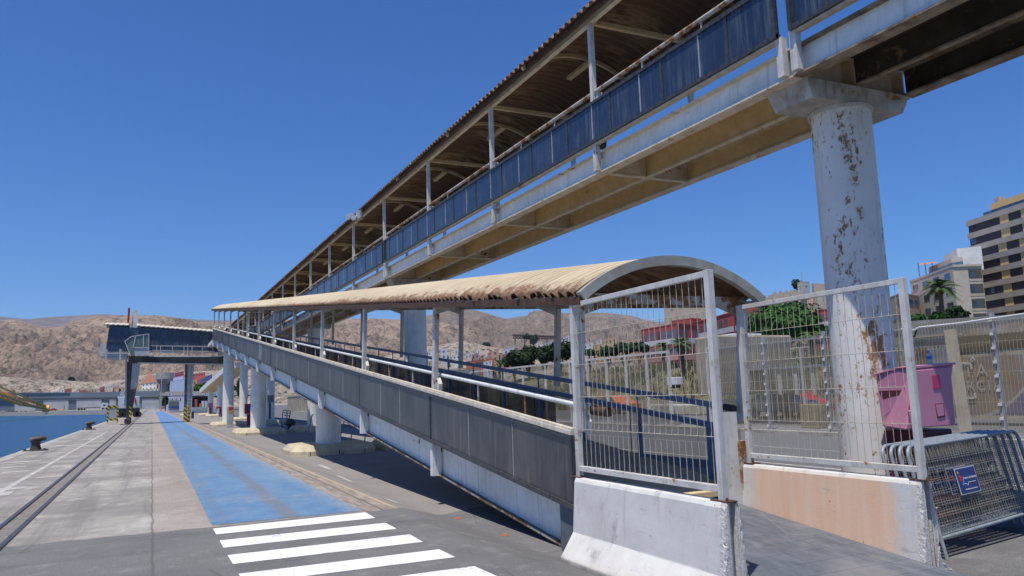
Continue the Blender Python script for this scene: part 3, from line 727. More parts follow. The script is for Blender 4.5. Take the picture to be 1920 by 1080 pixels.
def island(x, y, hx, hy, label):
    b = MB(); z0, z1 = GZ, GZ+.35
    def ring(e, z, c): 
        hx_, hy_ = hx-e, hy-e
        return [(x-hx_, y-hy_+c, z), (x-hx_+c, y-hy_, z), (x+hx_-c, y-hy_, z), (x+hx_, y-hy_+c, z), (x+hx_, y+hy_-c, z), (x+hx_-c, y+hy_, z), (x-hx_+c, y+hy_, z), (x-hx_, y+hy_-c, z)]
    rs = [ring(0, z0, .5), ring(.0, z0+.16, .5), ring(.15, z1-.02, .44), ring(.20, z1, .42)]
    b.v = sum(rs, [])
    for k in range(3):
        for i in range(8): b.f.append((k*8+i, k*8+(i+1) % 8, k*8+8+(i+1) % 8, k*8+8+i))
    b.f.append(tuple(24+i for i in range(8)))
    t = thing('kerb_island', label, 'kerb', (x, y, z0), 'cream kerb islands round the pillars')
    b.build('kerb', M['yellowkerb'], t, bevel=.012)
    j = MB()
    for xx in (-.62, 0.05, .66):
        j.box(x+xx*hx-.012, x+xx*hx+.012, y-hy-.004, y-hy+.02, z0+.01, z0+.165)
    j.build('joint', M['blackrail'], t)
island(5.95, 29.0, 1.5, 1.5, 'cream kerb island round the shortest near pillar, half in shadow')
island(5.96, 49.6, 1.45, 1.9, 'cream kerb island under the half-shadowed middle pillar')
island(5.96, 71.0, 1.4, 1.9, 'cream kerb island behind the grey intercom stand')
island(9.35, 29.2, 1.5, 1.6, 'shaded kerb island behind the nearest ramp pillar')
island(9.4, 50.0, 1.4, 1.8, 'shaded kerb island beneath the pillar with the cabinet')
island(9.4, 71.0, 1.4, 1.8, 'kerb island in front of the slim far pillar'); island(9.3, 91.5, 1.4, 1.8, 'kerb island around the slim far pillar')
island(9.2, 124.0, 1.9, 2.0, 'far kerb island at the hydrant pipe'); island(9.1, 142.5, 1.9, 2.0, 'farthest kerb island at the pink box pillar'); island(5.4, 142.5, 1.1, 1.6, 'small separate kerb island left of the farthest pillar')
# ================================================================= CONCRETE BARRIERS WITH MESH FENCES
def barmat(name, peach):
    m, nt, b = newmat(name); n = N(nt); x, y, z = n.xyz()
    col = n.mix(n.ramp(n.noise(2.2, 6, .65), .3, .7), (.68, .665, .63, 1), (.58, .565, .53, 1))
    col = n.mix(n.m('MULTIPLY', n.ramp(n.noise(4, 6, .7, v=n.map((1, 1, .55))), .54, .72), .7), col, (.33, .32, .31, 1))
    dr = n.ramp(n.noise(9, 5, .7, v=n.map((1, 1.3, .10))), .54, .72)
    col = n.mix(n.m('MULTIPLY', dr, .35), col, (.42, .39, .34, 1))
    pits = n.vor(11, out='Distance'); pm = n.m('MULTIPLY', n.m('SUBTRACT', 1.0, n.ramp(pits, .05, .10)), n.ramp(n.noise(2.2, 3, .5), .55, .62))
    col = n.mix(n.m('MULTIPLY', pm, .8), col, (.12, .11, .10, 1))
    if peach:
        e = n.m('MULTIPLY', n.ramp(n.m('ADD', y, n.m('MULTIPLY', n.noise(2.4, 4, .6), .8)), -.75, -.45), n.m('SUBTRACT', 1.0, n.ramp(n.m('ADD', y, n.m('MULTIPLY', n.noise(3, 4, .6), .5)), 1.10, 1.55)))
        e = n.m('MULTIPLY', e, n.ramp(n.noise(1.6, 5, .6, v=n.map((1, 1, .4))), .22, .42))
        e = n.m('MULTIPLY', e, n.m('SUBTRACT', 1.0, n.ramp(z, .88, .93)))
        pc = n.mix(n.ramp(n.noise(8, 5, .65, v=n.map((1, 2, .12))), .35, .65), (.80, .50, .32, 1), (.82, .56, .39, 1))
        col = n.mix(n.m('MULTIPLY', e, .92), col, pc)
    else:
        e = n.m('SUBTRACT', 1.0, n.ramp(n.m('ADD', z, n.m('MULTIPLY', n.noise(3, 4, .6), .3)), .12, .4))
        col = n.mix(n.m('MULTIPLY', e, .35), col, (.58, .50, .38, 1))
    ph_ = n.m('SUBTRACT', 1.0, n.ramp(n.vor(6.5, v=n.map(loc=(1, 2, 3)), out='Distance'), .035, .06)); col = n.mix(n.m('MULTIPLY', ph_, .85), col, (.10, .09, .08, 1))
    bd_ = n.m('SUBTRACT', 1.0, n.ramp(n.m('ADD', z, n.m('MULTIPLY', n.noise(7, 5, .7), .16)), .09, .20))
    col = n.mix(n.m('MULTIPLY', bd_, .75), col, (.20, .18, .15, 1))
    sc_ = n.ramp(n.noise(6, 6, .8, v=n.map((1, .25, 1.6), loc=(2, 5, 1))), .60, .66)
    col = n.mix(n.m('MULTIPLY', sc_, .5), col, (.36, .34, .31, 1))
    n.lk(col, b.inputs['Base Color']); b.inputs['Roughness'].default_value = .8
    n.bump(n.m('SUBTRACT', n.noise(30, 6, .7), n.m('MULTIPLY', pm, 1.5)), b, .25, .008); return m
def barrier(x, y0, y1, label, mat, peach, fh=.34):
    t = thing('concrete_barrier', label, 'barrier', (x, (y0+y1)/2, GZ), 'concrete road barriers at the ramp foot')
    half = [(.0, 0), (.30, 0), (.30, fh*.24), (.125, fh), (.085, .90), (.06, .945), (0, .945)]
    prof = [(-u, v) for u, v in half[1:-1]][::-1] + half[1:-1]
    # long body, subdivided along y
    b = MB(); ysb = frange(y0+.07, y1-.02, .12); n = len(prof)
    for y in ysb:
        for (u, v) in prof:
            du = .004*noise.noise(Vector((y*3, v*7, x))) + .0
            if v < .03: du += .012*noise.noise(Vector((y*9, 1, x)))
            b.v.append((x+u+du, y, GZ+v+(.003*noise.noise(Vector((y*5, u*9, x))))))
    for i in range(len(ysb)-1):
        for j in range(n):
            a = i*n+j; c = i*n+(j+1) % n; b.f.append((a, c, c+n, a+n))
    b.f.append(tuple(range(n))); b.f.append(tuple((len(ysb)-1)*n+j for j in range(n)))
    b.build('body', mat, t, bevel=.014)
    # end lobes either side of the slot, with chipped arrises
    rnd = random.Random(int(x*100))
    for s_ in (-1, 1):
        pr = [(.035, 0.0), (.035, .93)] + [(.06, .94), (.085, .90)]
        k = 26
        for i in range(1, k): 
            v = .90-(.90-fh)*i/k; pr.append((.085+(.125-.085)*i/k, v))
        for i in range(0, 14): v = fh-(fh*.76)*i/14; pr.append((.125+(.30-.125)*i/14, v))
        pr += [(.30, fh*.24), (.30, 0)]
        l = MB(); m_ = len(pr)
        for yi, (yy_, j) in enumerate(((y0+.075, 0), (y0+.035, .3), (y0+.008, .9), (y0, 1.6))):
            for qi, (u, v) in enumerate(pr):
                cu = (abs(rnd.gauss(0, .0055)) if j and 3 <= qi < m_-1 else 0)*j; cy = abs(rnd.gauss(0, .004))*j
                if yi == 3: cu += .008
                l.v.append((x+s_*max(.036, u-cu), yy_+cy, GZ+max(0, v-cu*.4)))
        for yi in range(3):
            for j in range(m_): a = yi*m_+j; c = yi*m_+(j+1) % m_; l.f.append((a, c, c+m_, a+m_))
        l.f.append(tuple(range(m_))); l.f.append(tuple(3*m_+j for j in range(m_)))
        l.build('end_lobe', M['chipped'], t)
    return t
M['chipped'] = surf('chipped_concrete', (.70, .67, .62), (.52, .49, .45), rough=.95, sc=24, bump=.8, bsc=60, bd=.012, streak=.4, stc=(.42, .27, .14))
B1 = barrier(4.53, 5.33, 7.95, 'white flared concrete barrier in front of the near ramp foot', barmat('white_barrier_concrete', False), False)
B2 = barrier(6.98, 5.33, 7.92, 'concrete barrier with a peach painted face behind the dark apron', barmat('peach_barrier_concrete', True), True, .15)
def meshfence(x, y0, y1, zt, label, wires=26):
    zb = GZ+.945
    t = thing('mesh_fence', label, 'fence', (x, (y0+y1)/2, zb), 'white mesh fences on the barriers')
    for y in (y0, y1):
        p = MB(); p.beam((x, y, zb), (x, y, zt+.03), .066, .066, (1, 0, 0)); p.build('post', M['whitepost'], t, bevel=.004)
        f = MB(); f.box(x-.06, x+.06, y-.11, y+.11, zb-.002, zb+.008); f.tube((x+.03, y+.08, zb), (x+.03, y+.08, zb+.04), .012, 6); f.tube((x-.03, y-.08, zb), (x-.03, y-.08, zb+.035), .012, 6)
        f.build('base_plate', M['rust'], t)
    p = MB(); p.beam((x, y0+.033, zt), (x, y1-.033, zt), .05, .055); p.build('top_bar', M['whitepost'], t, bevel=.004)
    p = MB(); p.beam((x, y0+.033, zb+.10), (x, y1-.033, zb+.10), .055, .06); p.build('bottom_bar', M['whitepost'], t, bevel=.004)
    wv = MB(); nrib = [zb+.10+(zt-zb-.1)*q for q in (.235, .43, .625, .82)]
    for i in range(1, wires):
        y = y0+(y1-y0)*i/wires+random.uniform(-.004, .004)
        pts = [(x-.005, y, zb+.12)]
        for z in nrib: pts += [(x-.005, y, z-.035), (x-.013, y, z), (x-.005, y, z+.035)]
        pts.append((x-.005, y, zt-.02))
        wv.path(pts, .0033, 5, cap=False)
    for z in nrib:
        wv.tube((x-.017, y0, z+.0), (x-.017, y1, z), .0038, 5)
    wv.build('wire_mesh', M['wire'], t)
    return t
meshfence(4.53, 5.44, 7.93, 2.67, 'white framed mesh fence on the white barrier under the ramp roof arch')
meshfence(6.97, 5.36, 7.80, 2.67, 'white framed mesh fence on the peach barrier before the flaking pillar')
# ================================================================= CROWD BARRIERS
def crowd(dx, dy, label, front=False):
    O = Vector((7.81+dx, 5.81+dy, GZ))
    TL = Vector((7.80+dx, 6.06+dy, .90)); TR = Vector((10.25+dx, 6.44+dy, .95))
    ddir = (TR-TL).normalized(); upv = (TL-O).normalized(); L = (TR-TL).length; Hh = (TL-O).length
    P = lambda u, v: O+ddir*u+upv*v
    t = thing('crowd_barrier', label, 'crowd barrier', O, 'leaning crowd barriers')
    b = MB(); r = .12
    pts = [P(0, 0), P(0, Hh-r)]
    for i in range(1, 6): a = pi/2*i/6; pts.append(P(r-r*cos(a), Hh-r+r*sin(a)))
    pts += [P(r, Hh), P(L-r, Hh)]
    for i in range(1, 6): a = pi/2*i/6; pts.append(P(L-r+r*sin(a), Hh-r+r*cos(a)))
    pts += [P(L, Hh-r), P(L, 0)]
    b.path(pts, .021, 10); b.build('tube_frame', M['galvtube'], t, smooth=True)
    b = MB(); b.tube(P(0, .22), P(L, .22), .02, 10); b.build('bottom_tube', M['galvtube'], t, smooth=True)
    wv = MB(); nv = 44 if front else 30
    for i in range(1, nv): wv.tube(P(L*i/nv, .2), P(L*i/nv, Hh-.005), .0028, 4, cap=False)
    for k in range(1, 8):
        z = .22+(Hh-.26)*k/8
        wv.tube(P(0, z), P(L, z), .0036, 4, cap=False)
        if k % 1 == 0: wv.tube(P(0, z-.022)-Vector((0, .012, 0)), P(L, z-.022)-Vector((0, .012, 0)), .0036, 4, cap=False)
    wv.build('wire_mesh', M['dimwire'], t)
    if front is not None:
        u0, v0, sw, sh = (.62, .60, .46, .30)
        b = MB(); nn = ddir.cross(upv).normalized()
        if nn.y > 0: nn = -nn
        q = [P(u0, v0)+nn*.03, P(u0+sw, v0)+nn*.03, P(u0+sw, v0+sh)+nn*.03, P(u0, v0+sh)+nn*.03]
        b.hexa([q[0]+nn*.0, q[1], q[1]+nn*.004, q[0]+nn*.004, q[3], q[2], q[2]+nn*.004, q[3]+nn*.004])
        pl = b.build('sign_plate', M['signborder'], t)
        b = MB(); e = .012; z = nn*.0065
        q = [P(u0+e, v0+e), P(u0+sw-e, v0+e), P(u0+sw-e, v0+sh-e), P(u0+e, v0+sh-e)]
        b.quad(*[p+nn*.03+z for p in q]); b.build('sign_face', M['signblue'], pl)
        z = nn*.0395
        # emblem: blue arc, red figure, yellow dot
        em = MB(); pts = [P(u0+.085+.045*sin(a), v0+.175-.07*cos(a)) for a in [x*.25 for x in range(0, 8)]]
        for a, c in zip(pts[:-1], pts[1:]): em.beam(a+z, c+z, .022, .002, nn)
        em.build('emblem_arc', M['emblue'], pl)
        em = MB(); em.beam(P(u0+.05, v0+.215)+z, P(u0+.095, v0+.15)+z, .03, .002, nn); em.beam(P(u0+.05, v0+.16)+z, P(u0+.10, v0+.20)+z, .02, .002, nn); em.build('emblem_figure', M['emred'], pl)
        em = MB(); em.tube(P(u0+.05, v0+.25)+z, P(u0+.05, v0+.25)+z+nn*.001, .014, 10); em.build('emblem_dot', M['emyellow'], pl)
        if front:
            em = MB()
            for (a, c) in (((.08, .115), (.17, .115)), ((.17, .115), (.195, .09)), ((.195, .09), (.225, .125)), ((.225, .125), (.40, .125))):
                em.beam(P(u0+a[0], v0+a[1])+z, P(u0+c[0], v0+c[1])+z, .006, .001, nn)
            em.build('wave_line', M['signwhite'], pl)
            rot = Matrix((ddir, upv, nn)).transposed()
            text3d('lettering', 'Puerto de Almería', .040, P(u0+.135, v0+.165)+nn*.040, rot, M['signwhite'], pl)
            text3d('lettering', 'Autoridad Portuaria de Almería', .021, P(u0+.115, v0+.045)+nn*.040, rot, M['signwhite'], pl)
    return t
def text3d(name, s, size, loc, rot, mat, parent=None, bold=.0, align='LEFT', spacing=1.0):
    cu = bpy.data.curves.new(name, 'FONT'); cu.body = s; cu.size = size; cu.offset = bold; cu.extrude = .0008; cu.align_x = align; cu.space_character = spacing
    o = bpy.data.objects.new(name, cu); C.objects.link(o)
    dg = bpy.context.evaluated_depsgraph_get(); me = bpy.data.meshes.new_from_object(o.evaluated_get(dg)); bpy.data.objects.remove(o)
    b = MB(); mw = Matrix.Translation(loc) @ rot.to_4x4()
    b.v = [tuple(mw @ v.co) for v in me.vertices]; b.f = [tuple(p.vertices) for p in me.polygons]
    return b.build(name, mat, parent)
M['dimwire'] = surf('dull_wire', (.34, .32, .28), (.22, .21, .19), rough=.5, metal=.2, sc=12, bump=0)
M['galvtube'] = surf('barrier_tube_paint', (.30, .335, .365), (.22, .25, .27), rough=.45, metal=.1, sc=9, rust=.2, rsc=8, bump=.05)
M['signborder'] = flat('sign_border', (.55, .56, .6), .4); M['signblue'] = flat('sign_blue', (.018, .035, .17), .35)
M['signwhite'] = flat('sign_white', (.75, .75, .75), .5); M['emblue'] = flat('emblem_blue', (.03, .30, .75), .5); M['emred'] = flat('emblem_red', (.65, .04, .05), .5); M['emyellow'] = flat('emblem_yellow', (.75, .55, .05), .5)
crowd(0, 0, 'front crowd barrier of the stack, the whole blue port sign showing', True)
crowd(-.035, .085, 'second crowd barrier of the stack, just behind the one with the whole sign', False)
crowd(-.07, .165, 'middle crowd barrier of the leaning stack', False)
crowd(-.105, .25, 'fourth crowd barrier of the stack, counted from the apron', False)
crowd(-.14, .335, 'rearmost crowd barrier of the stack, against the pink box base', None)
# ================================================================= PINK BOX ON DARK RED BASE
def plastic(name, c):
    m, nt, b = newmat(name); n = N(nt)
    col = n.mix(n.ramp(n.noise(1.5, 5, .6), .3, .7), c4(c), c4(tuple(v*.86 for v in c)))
    st = n.ramp(n.noise(8, 5, .65, v=n.map((1, 1, .15))), .55, .75)
    col = n.mix(n.m('MULTIPLY', st, .3), col, c4(tuple(v*1.25+.03 for v in c)))
    col = n.mix(n.m('MULTIPLY', n.ramp(n.noise(5, 6, .7), .6, .75), .35), col, c4(tuple(v*.5 for v in c)))
    n.lk(col, b.inputs['Base Color']); b.inputs['Roughness'].default_value = .42; n.bump(n.noise(8, 4, .6), b, .1, .01); return m
SACKS = []
M['sackblue'] = surf('dark_blue_sack', (.05, .07, .11), (.03, .04, .07), rough=.6, bump=.4)
M['pink'] = plastic('faded_pink_plastic', (.56, .23, .34)); M['magenta'] = plastic('magenta_plastic', (.50, .045, .14)); M['wine'] = plastic('dark_red_plastic', (.12, .018, .03))
YB = 6.80
t = thing('collection_box', 'faded pink plastic box with magenta latch on a dark red base by the pillar', 'box', (9.2, YB+.35, .3))
XB = 8.90
fr = [(1698, 807), (1714, 690), (1694, 690), (1672, 694), (1655, 699), (1643, 706), (1646, 745), (1655, 800)]
b = MB(); L_ = [AX(px, py, XB) for px, py in fr]; n_ = len(fr); ext = AY(1788, 683, YB)-AY(1714, 690, YB); L_[0] = AY(1698, 807, YB); L_[1] = AY(1714, 690, YB)
b.v = [tuple(p) for p in L_]+[tuple(p+ext) for p in L_]
b.f = [tuple(range(n_)), tuple(range(2*n_-1, n_-1, -1))]+[(i, (i+1) % n_, (i+1) % n_+n_, i+n_) for i in range(n_)]
b.build('body', M['pink'], t, bevel=.02)
lid = MB(); P4 = [L_[1]+Vector((-.02, -.03, 0)), L_[2], L_[3], L_[4], L_[5]+Vector((-.02, .03, 0))]; k_ = len(P4)
lid.v = [tuple(p+Vector((-.015, 0, -.005))) for p in P4]+[tuple(p+Vector((-.015, 0, .022))) for p in P4]+[tuple(p+ext+Vector((.02, 0, -.005))) for p in P4]+[tuple(p+ext+Vector((.02, 0, .022))) for p in P4]
lid.f = [tuple(range(k_))+tuple(range(2*k_-1, k_-1, -1)), tuple(range(2*k_, 3*k_))+tuple(range(4*k_-1, 3*k_-1, -1))]+[(k_+i, k_+i+1, 3*k_+i+1, 3*k_+i) for i in range(k_-1)]+[(i, i+1, 2*k_+i+1, 2*k_+i) for i in range(k_-1)]+[(0, k_, 3*k_, 2*k_), (k_-1, 2*k_-1, 4*k_-1, 3*k_-1)]
lid.build('lid_rim', M['pink'], t)
dq = [AY(px, py, YB-.035) for (px, py) in ((1716, 694), (1783, 688), (1792, 797), (1712, 803), (1709, 790), (1722, 788), (1714, 714), (1718, 713))]
def plate(pts, thick, name, mat, parent, bevel=.006):
    b = MB(); k = len(pts); b.v = [tuple(p) for p in pts]+[tuple(p+Vector((0, thick, 0))) for p in pts]
    b.f = [tuple(range(k)), tuple(range(2*k-1, k-1, -1))]+[(i, (i+1) % k, (i+1) % k+k, i+k) for i in range(k)]
    return b.build(name, mat, parent, bevel=bevel)
door = plate([dq[0], dq[1], dq[2], dq[3], AY(1705, 770, YB-.035), AY(1717, 765, YB-.035), AY(1716, 712, YB-.035)], .035, 'door', M['pink'], t, .012)
plate([AY(*p, YB-.046) for p in ((1748, 703), (1762, 703), (1765, 728), (1751, 730))], .01, 'latch_recess', M['magenta'], door)
plate([AY(*p, YB-.043) for p in ((1754, 757), (1770, 756), (1773, 781), (1758, 784))], .008, 'latch_pocket', M['wine'], door, .003)
plate([AY(*p, YB-.048) for p in ((1755, 759), (1769, 758), (1771, 779), (1759, 781))], .006, 'pocket_flap', M['pink'], door, .004)
b = MB(); b.beam(AY(1714, 696, YB-.012), AY(1704, 770, YB-.012), .012, .02); b.build('hinge_gap', M['magenta'], t)
b = MB(); gp = [AX(*p, XB-.008) for p in ((1648, 733), (1702, 731), (1703, 737), (1654, 749))]; b.v = [tuple(p) for p in gp]+[tuple(p+Vector((.02, 0, 0))) for p in gp]; b.f = [(0, 1, 2, 3), (7, 6, 5, 4), (0, 4, 5, 1), (1, 5, 6, 2), (2, 6, 7, 3), (3, 7, 4, 0)]; b.build('grip_recess', M['wine'], t)
p0 = AX(1656, 782, XB-.005); p1 = AX(1690, 752, XB-.005)
b = MB(); b.beam(p0, p1, .012, .012); b.build('moulded_rib', M['pink'], t)
b = MB(); b.box(8.95, 9.62, YB+.08, YB+.60, GZ, 1.0)
b.build('base', M['wine'], t, bevel=.02)
b = MB(); 
for i in range(5): b.box(8.94, 9.63, YB+.065, YB+.08, GZ+.15+i*.2, GZ+.20+i*.2)
b.build('base_rib', M['wine'], t)
# books / papers piled behind the barriers
bt = [('pink_folder', (8.15, 6.95), .55, .40, .05, .0, (.60, .12, .25), 'bright pink folder lying on the paper pile behind the crowd barriers'),]
z = GZ; rnd = random.Random(3)
for i in range(6):
    hh = rnd.uniform(.04, .07); x0 = 8.2+rnd.uniform(-.05, .12); y0 = 6.75+rnd.uniform(-.04, .05); L_ = rnd.uniform(.55, .85); D_ = rnd.uniform(.3, .42)
    b = MB(); b.box(x0, x0+L_, y0, y0+D_, z+.002, z+hh)
    lab = ['lowest cream bundle of the paper pile behind the crowd barriers', 'second cream bundle from the ground in the paper pile', 'third bundle up in the paper pile, yellowish', 'fourth bundle up in the paper pile, under the two topmost', 'fifth bundle of the paper pile, just beneath the topmost', 'topmost cream bundle of the paper pile'][i]
    tag(b.build('paper_bundle', flat('paper%d' % i, rnd.choice([(.50, .42, .26), (.44, .36, .20), (.55, .48, .34)]), .8), bevel=.006), lab, 'paper bundle', 'paper bundles on the ground'); z += hh
b = MB(); b.box(8.15, 8.6, 6.68, 7.0, z+.002, z+.04); tag(b.build('folder', M['magenta'], bevel=.006), 'magenta pink folder on top of the paper pile behind the crowd barriers', 'folder')
c_ = (9.95, 7.15, .05); t = thing('black_sacks', 'black and dark blue sacks heaped behind the crowd barriers, right of the red base', 'sack heap', (9.95, 7.15, GZ))
for i, (dx, dy, dz, r1, mm) in enumerate(((-.12, 0, 0, .38, 'dark'), (.35, .1, .05, .42, 'dark'), (.1, .05, .42, .34, 'sackblue'), (.75, .1, -.02, .38, 'dark'), (.55, .1, .48, .3, 'dark'))):
    SACKS.append((9.95+dx, 7.2+dy, .05+dz, r1, mm, t))
# ================================================================= BOLLARDS
def bollard(x, y, s, label):
    t = thing('mooring_bollard', label, 'bollard', (x, y, 0), 'mooring bollards at the quay edge')
    b = MB(); n = 20; prof = [(0, .40), (.04, .40), (.06, .27), (.30, .20), (.42, .21), (.50, .27)]
    b.v = []
    for (z, r) in prof:
        for j in range(n):
            a = 2*pi*j/n; b.v.append((x+r*s*cos(a), y+r*s*sin(a), z*s))
    for k in range(len(prof)-1):
        for j in range(n): a = k*n+j; c = k*n+(j+1) % n; b.f.append((a, c, c+n, a+n))
    b.f.append(tuple(range(n-1, -1, -1))); b.f.append(tuple((len(prof)-1)*n+j for j in range(n)))
    b.build('stem', M['iron'], t, smooth=True)
    # hooked head reaching landwards
    h = MB(); h.path([(x-.22*s, y, .50*s), (x-.05*s, y, .56*s), (x+.15*s, y, .60*s), (x+.36*s, y, .63*s), (x+.46*s, y, .58*s)], .20*s, 14, .09*s); h.build('hooked_head', M['iron'], t, smooth=True)
    f = MB(); f.box(x-.55*s, x+.55*s, y-.38*s, y+.38*s, 0.002, .05*s); f.build('base_plate', M['iron'], t, bevel=.02)
    for a in (-.45, .42):
        f = MB(); f.tube((x+a*s, y-.2*s, .04*s), (x+a*s, y-.2*s, .12*s), .06*s, 8); f.build('bolt', M['iron'], t)
M['iron'] = surf('black_iron', (.035, .03, .028), (.08, .055, .045), rough=.6, sc=6, bump=.4)
bollard(-4.2, 36.6, .78, 'larger black mooring bollard at the quay edge, in front')
bollard(-4.25, 66.5, .85, 'smaller looking black bollard farther along the quay')
# ================================================================= BOARDING GANTRY
gt = thing('boarding_gantry', 'grey boarding gantry with dark blue glazed corridor spanning the quay on two legs', 'gantry', (0, 80, 0))
M['gsteel'] = surf('gantry_steel', (.50, .51, .51), (.40, .40, .40), rough=.5, rust=.25, rsc=1.2, streak=.4, stc=(.1, .085, .07))
M['gdark'] = surf('gantry_dark_steel', (.17, .15, .14), (.08, .07, .065), rough=.7, sc=.8, dirt=.7, dsc=.6, stc=(.03, .025, .02))
YG = 80.0
# corridor: inclined slightly (left end lower deck of the tunnel)
b = MB(); b.hexa([(-3.95, YG-1.2, 6.75), (5.6, YG-1.2, 6.55), (5.6, YG+1.4, 6.55), (-3.95, YG+1.4, 6.75), (-3.75, YG-1.2, 9.0), (5.6, YG-1.2, 8.42), (5.6, YG+1.4, 8.42), (-3.75, YG+1.4, 9.0)])
b.build('corridor', M['panelblue'], gt)
for i, xx in enumerate((-2.75, -1.9, .55, 1.45, 2.35, 3.25, 4.2)):
    b = MB(); b.beam((xx, YG-1.22, 6.7), (xx+.05, YG-1.22, 8.6), .05, .05, (0, 1, 0)); b.build('mullion', M['blackrail'], gt)
b = MB(); b.beam((-3.9, YG-1.22, 7.55), (-2.2, YG-1.22, 7.50), .06, .06); b.build('mullion_rail', M['blackrail'], gt)
b = MB()
nx = 44
for (xa, xb, za, zb_) in ((-4.1, -2.15, 9.12, 9.06), (-1.5, 5.45, 9.02, 8.50)):
    nn_ = int((xb-xa)/.2)
    for i in range(nn_+1):
        x = xa+(xb-xa)*i/nn_; z = za+(zb_-za)*i/nn_
        for j, (yy_, dz) in enumerate(((YG-1.45, 0), (YG-.6, .22), (YG+.8, .22), (YG+1.6, 0))): b.v.append((x, yy_, z+dz+(.05 if i % 2 else 0)))
    o_ = len(b.v)-(nn_+1)*4
    for i in range(nn_):
        for j in range(3): a = o_+i*4+j; b.f.append((a, a+4, a+5, a+1))
ro = b.build('roof', M['creamrail'], gt); sm = ro.modifiers.new('s', 'SOLIDIFY'); sm.thickness = .08
b = MB(); b.box(-3.85, -2.2, YG-1.5, YG+1.5, 6.05, 6.42); b.box(-4.35, -3.7, YG-1.4, YG+1.4, 6.2, 6.5); b.build('landing_platform', M['gsteel'], gt)
b = MB(); b.beam((-4.4, YG-1.3, 6.4), (-4.15, YG-1.3, 7.4), .4, .05, (0, 1, 0)); b.build('docking_flap', M['gsteel'], gt)
for xx in (-3.9, -2.75):
    b = MB(); b.box(xx-.09, xx+.09, YG-1.6, YG-1.5, 5.85, 6.85); b.build('stanchion', M['gsteel'], gt)
b = MB(); b.beam((-4.2, YG-1.55, 6.45), (-2.2, YG-1.55, 6.45), .08, .08); b.build('platform_rail', M['gsteel'], gt)
# main beam
b = MB(); b.hexa([(-2.1, YG-.7, 5.72), (6.4, YG-.7, 5.45), (6.4, YG+.7, 5.45), (-2.1, YG+.7, 5.72), (-2.1, YG-.7, 6.28), (6.4, YG-.7, 6.2), (6.4, YG+.7, 6.2), (-2.1, YG+.7, 6.28)])
b.build('main_beam', M['gdark'], gt)
b = MB(); b.beam((-1.3, YG-.8, 5.62), (6.2, YG-.8, 5.35), .3, .1); b.build('beam_flange', M['cream'], gt)
# left leg: tapering boot shape, outer pipe
def taperleg(pts0, pts1, name, mat):
    pass
b = MB(); b.hexa([(-2.12, YG-.5, .45), (-1.74, YG-.5, .45), (-1.74, YG+.5, .45), (-2.12, YG+.5, .45), (-2.18, YG-.6, 3.6), (-1.32, YG-.6, 3.6), (-1.32, YG+.6, 3.6), (-2.18, YG+.6, 3.6)])
b.hexa([(-2.18, YG-.6, 3.6), (-1.32, YG-.6, 3.6), (-1.32, YG+.6, 3.6), (-2.18, YG+.6, 3.6), (-2.22, YG-.6, 5.75), (-1.1, YG-.6, 5.75), (-1.1, YG+.6, 5.75), (-2.22, YG+.6, 5.75)])
leg = b.build('leg', M['gdark'], gt)
b = MB(); b.hexa([(-1.85, YG-.64, 3.2), (-1.4, YG-.64, 3.2), (-1.4, YG-.60, 3.2), (-1.85, YG-.6, 3.2), (-1.75, YG-.64, 5.6), (-1.1, YG-.64, 5.6), (-1.1, YG-.6, 5.6), (-1.75, YG-.6, 5.6)]); b.build('leg_plate', M['gsteel'], leg)
b = MB(); b.tube((-2.2, YG-.65, 1.9), (-2.28, YG-.6, 6.4), .07, 8); b.build('leg_pipe', M['gsteel'], leg)
b = MB(); b.box(-2.25, -1.7, YG-.9, YG+.9, .12, .5); b.path([(-2.0, YG-.95, .2), (-2.0, YG-.7, .2)], .2, 14); b.path([(-2.0, YG+.7, .2), (-2.0, YG+.95, .2)], .2, 14); b.build('wheel_bogie', M['dark'], leg)
# right leg
b = MB(); b.box(2.78, 2.98, YG-.5, YG-.3, .0, 5.5); b.box(2.78, 2.98, YG+.3, YG+.5, .0, 5.5); leg = b.build('leg', M['gdark'], gt)
b = MB(); b.hexa([(3.0, YG-.5, .1), (3.28, YG-.5, .1), (3.28, YG-.1, .1), (3.0, YG-.1, .1), (3.0, YG-.5, 5.5), (3.55, YG-.5, 5.5), (3.55, YG-.1, 5.5), (3.0, YG-.1, 5.5)]); b.build('leg_column', M['gsteel'], leg)
b = MB()
for i in range(18): z = .6+i*.3; b.tube((3.05, YG-.62, z), (3.40, YG-.62, z), .018, 5)
b.tube((3.05, YG-.62, .3), (3.05, YG-.62, 7.3), .025, 6); b.tube((3.42, YG-.62, .3), (3.42, YG-.62, 7.3), .025, 6)
b.build('ladder', M['gsteel'], leg)
def stripes(name):
    m, nt, b = newmat(name); n = N(nt)
    f = n.m('FRACT', n.m('MULTIPLY', n.m('ADD', n.xyz()[2], n.m('MULTIPLY', n.xyz()[0], .8)), 2.6))
    n.lk(n.mix(n.ramp(f, .48, .52), (.62, .47, .02, 1), (.03, .03, .03, 1)), b.inputs['Base Color']); b.inputs['Roughness'].default_value = .5; return m
M['hazard'] = stripes('hazard_stripes')
for xx in (2.74, 3.02): 
    b = MB(); b.box(xx, xx+.24, YG-.54, YG-.06, .02, 1.55); b.build('hazard_band', M['hazard'], gt)
b = MB(); b.box(-1.9, -1.70, YG-.62, YG-.2, .5, 1.7); b.build('hazard_band', M['hazard'], gt)
b = MB(); b.tube((3.5, YG-.4, .3), (3.5, YG-.4, .95), .14, 10); b.build('buffer', M['dark'], gt)
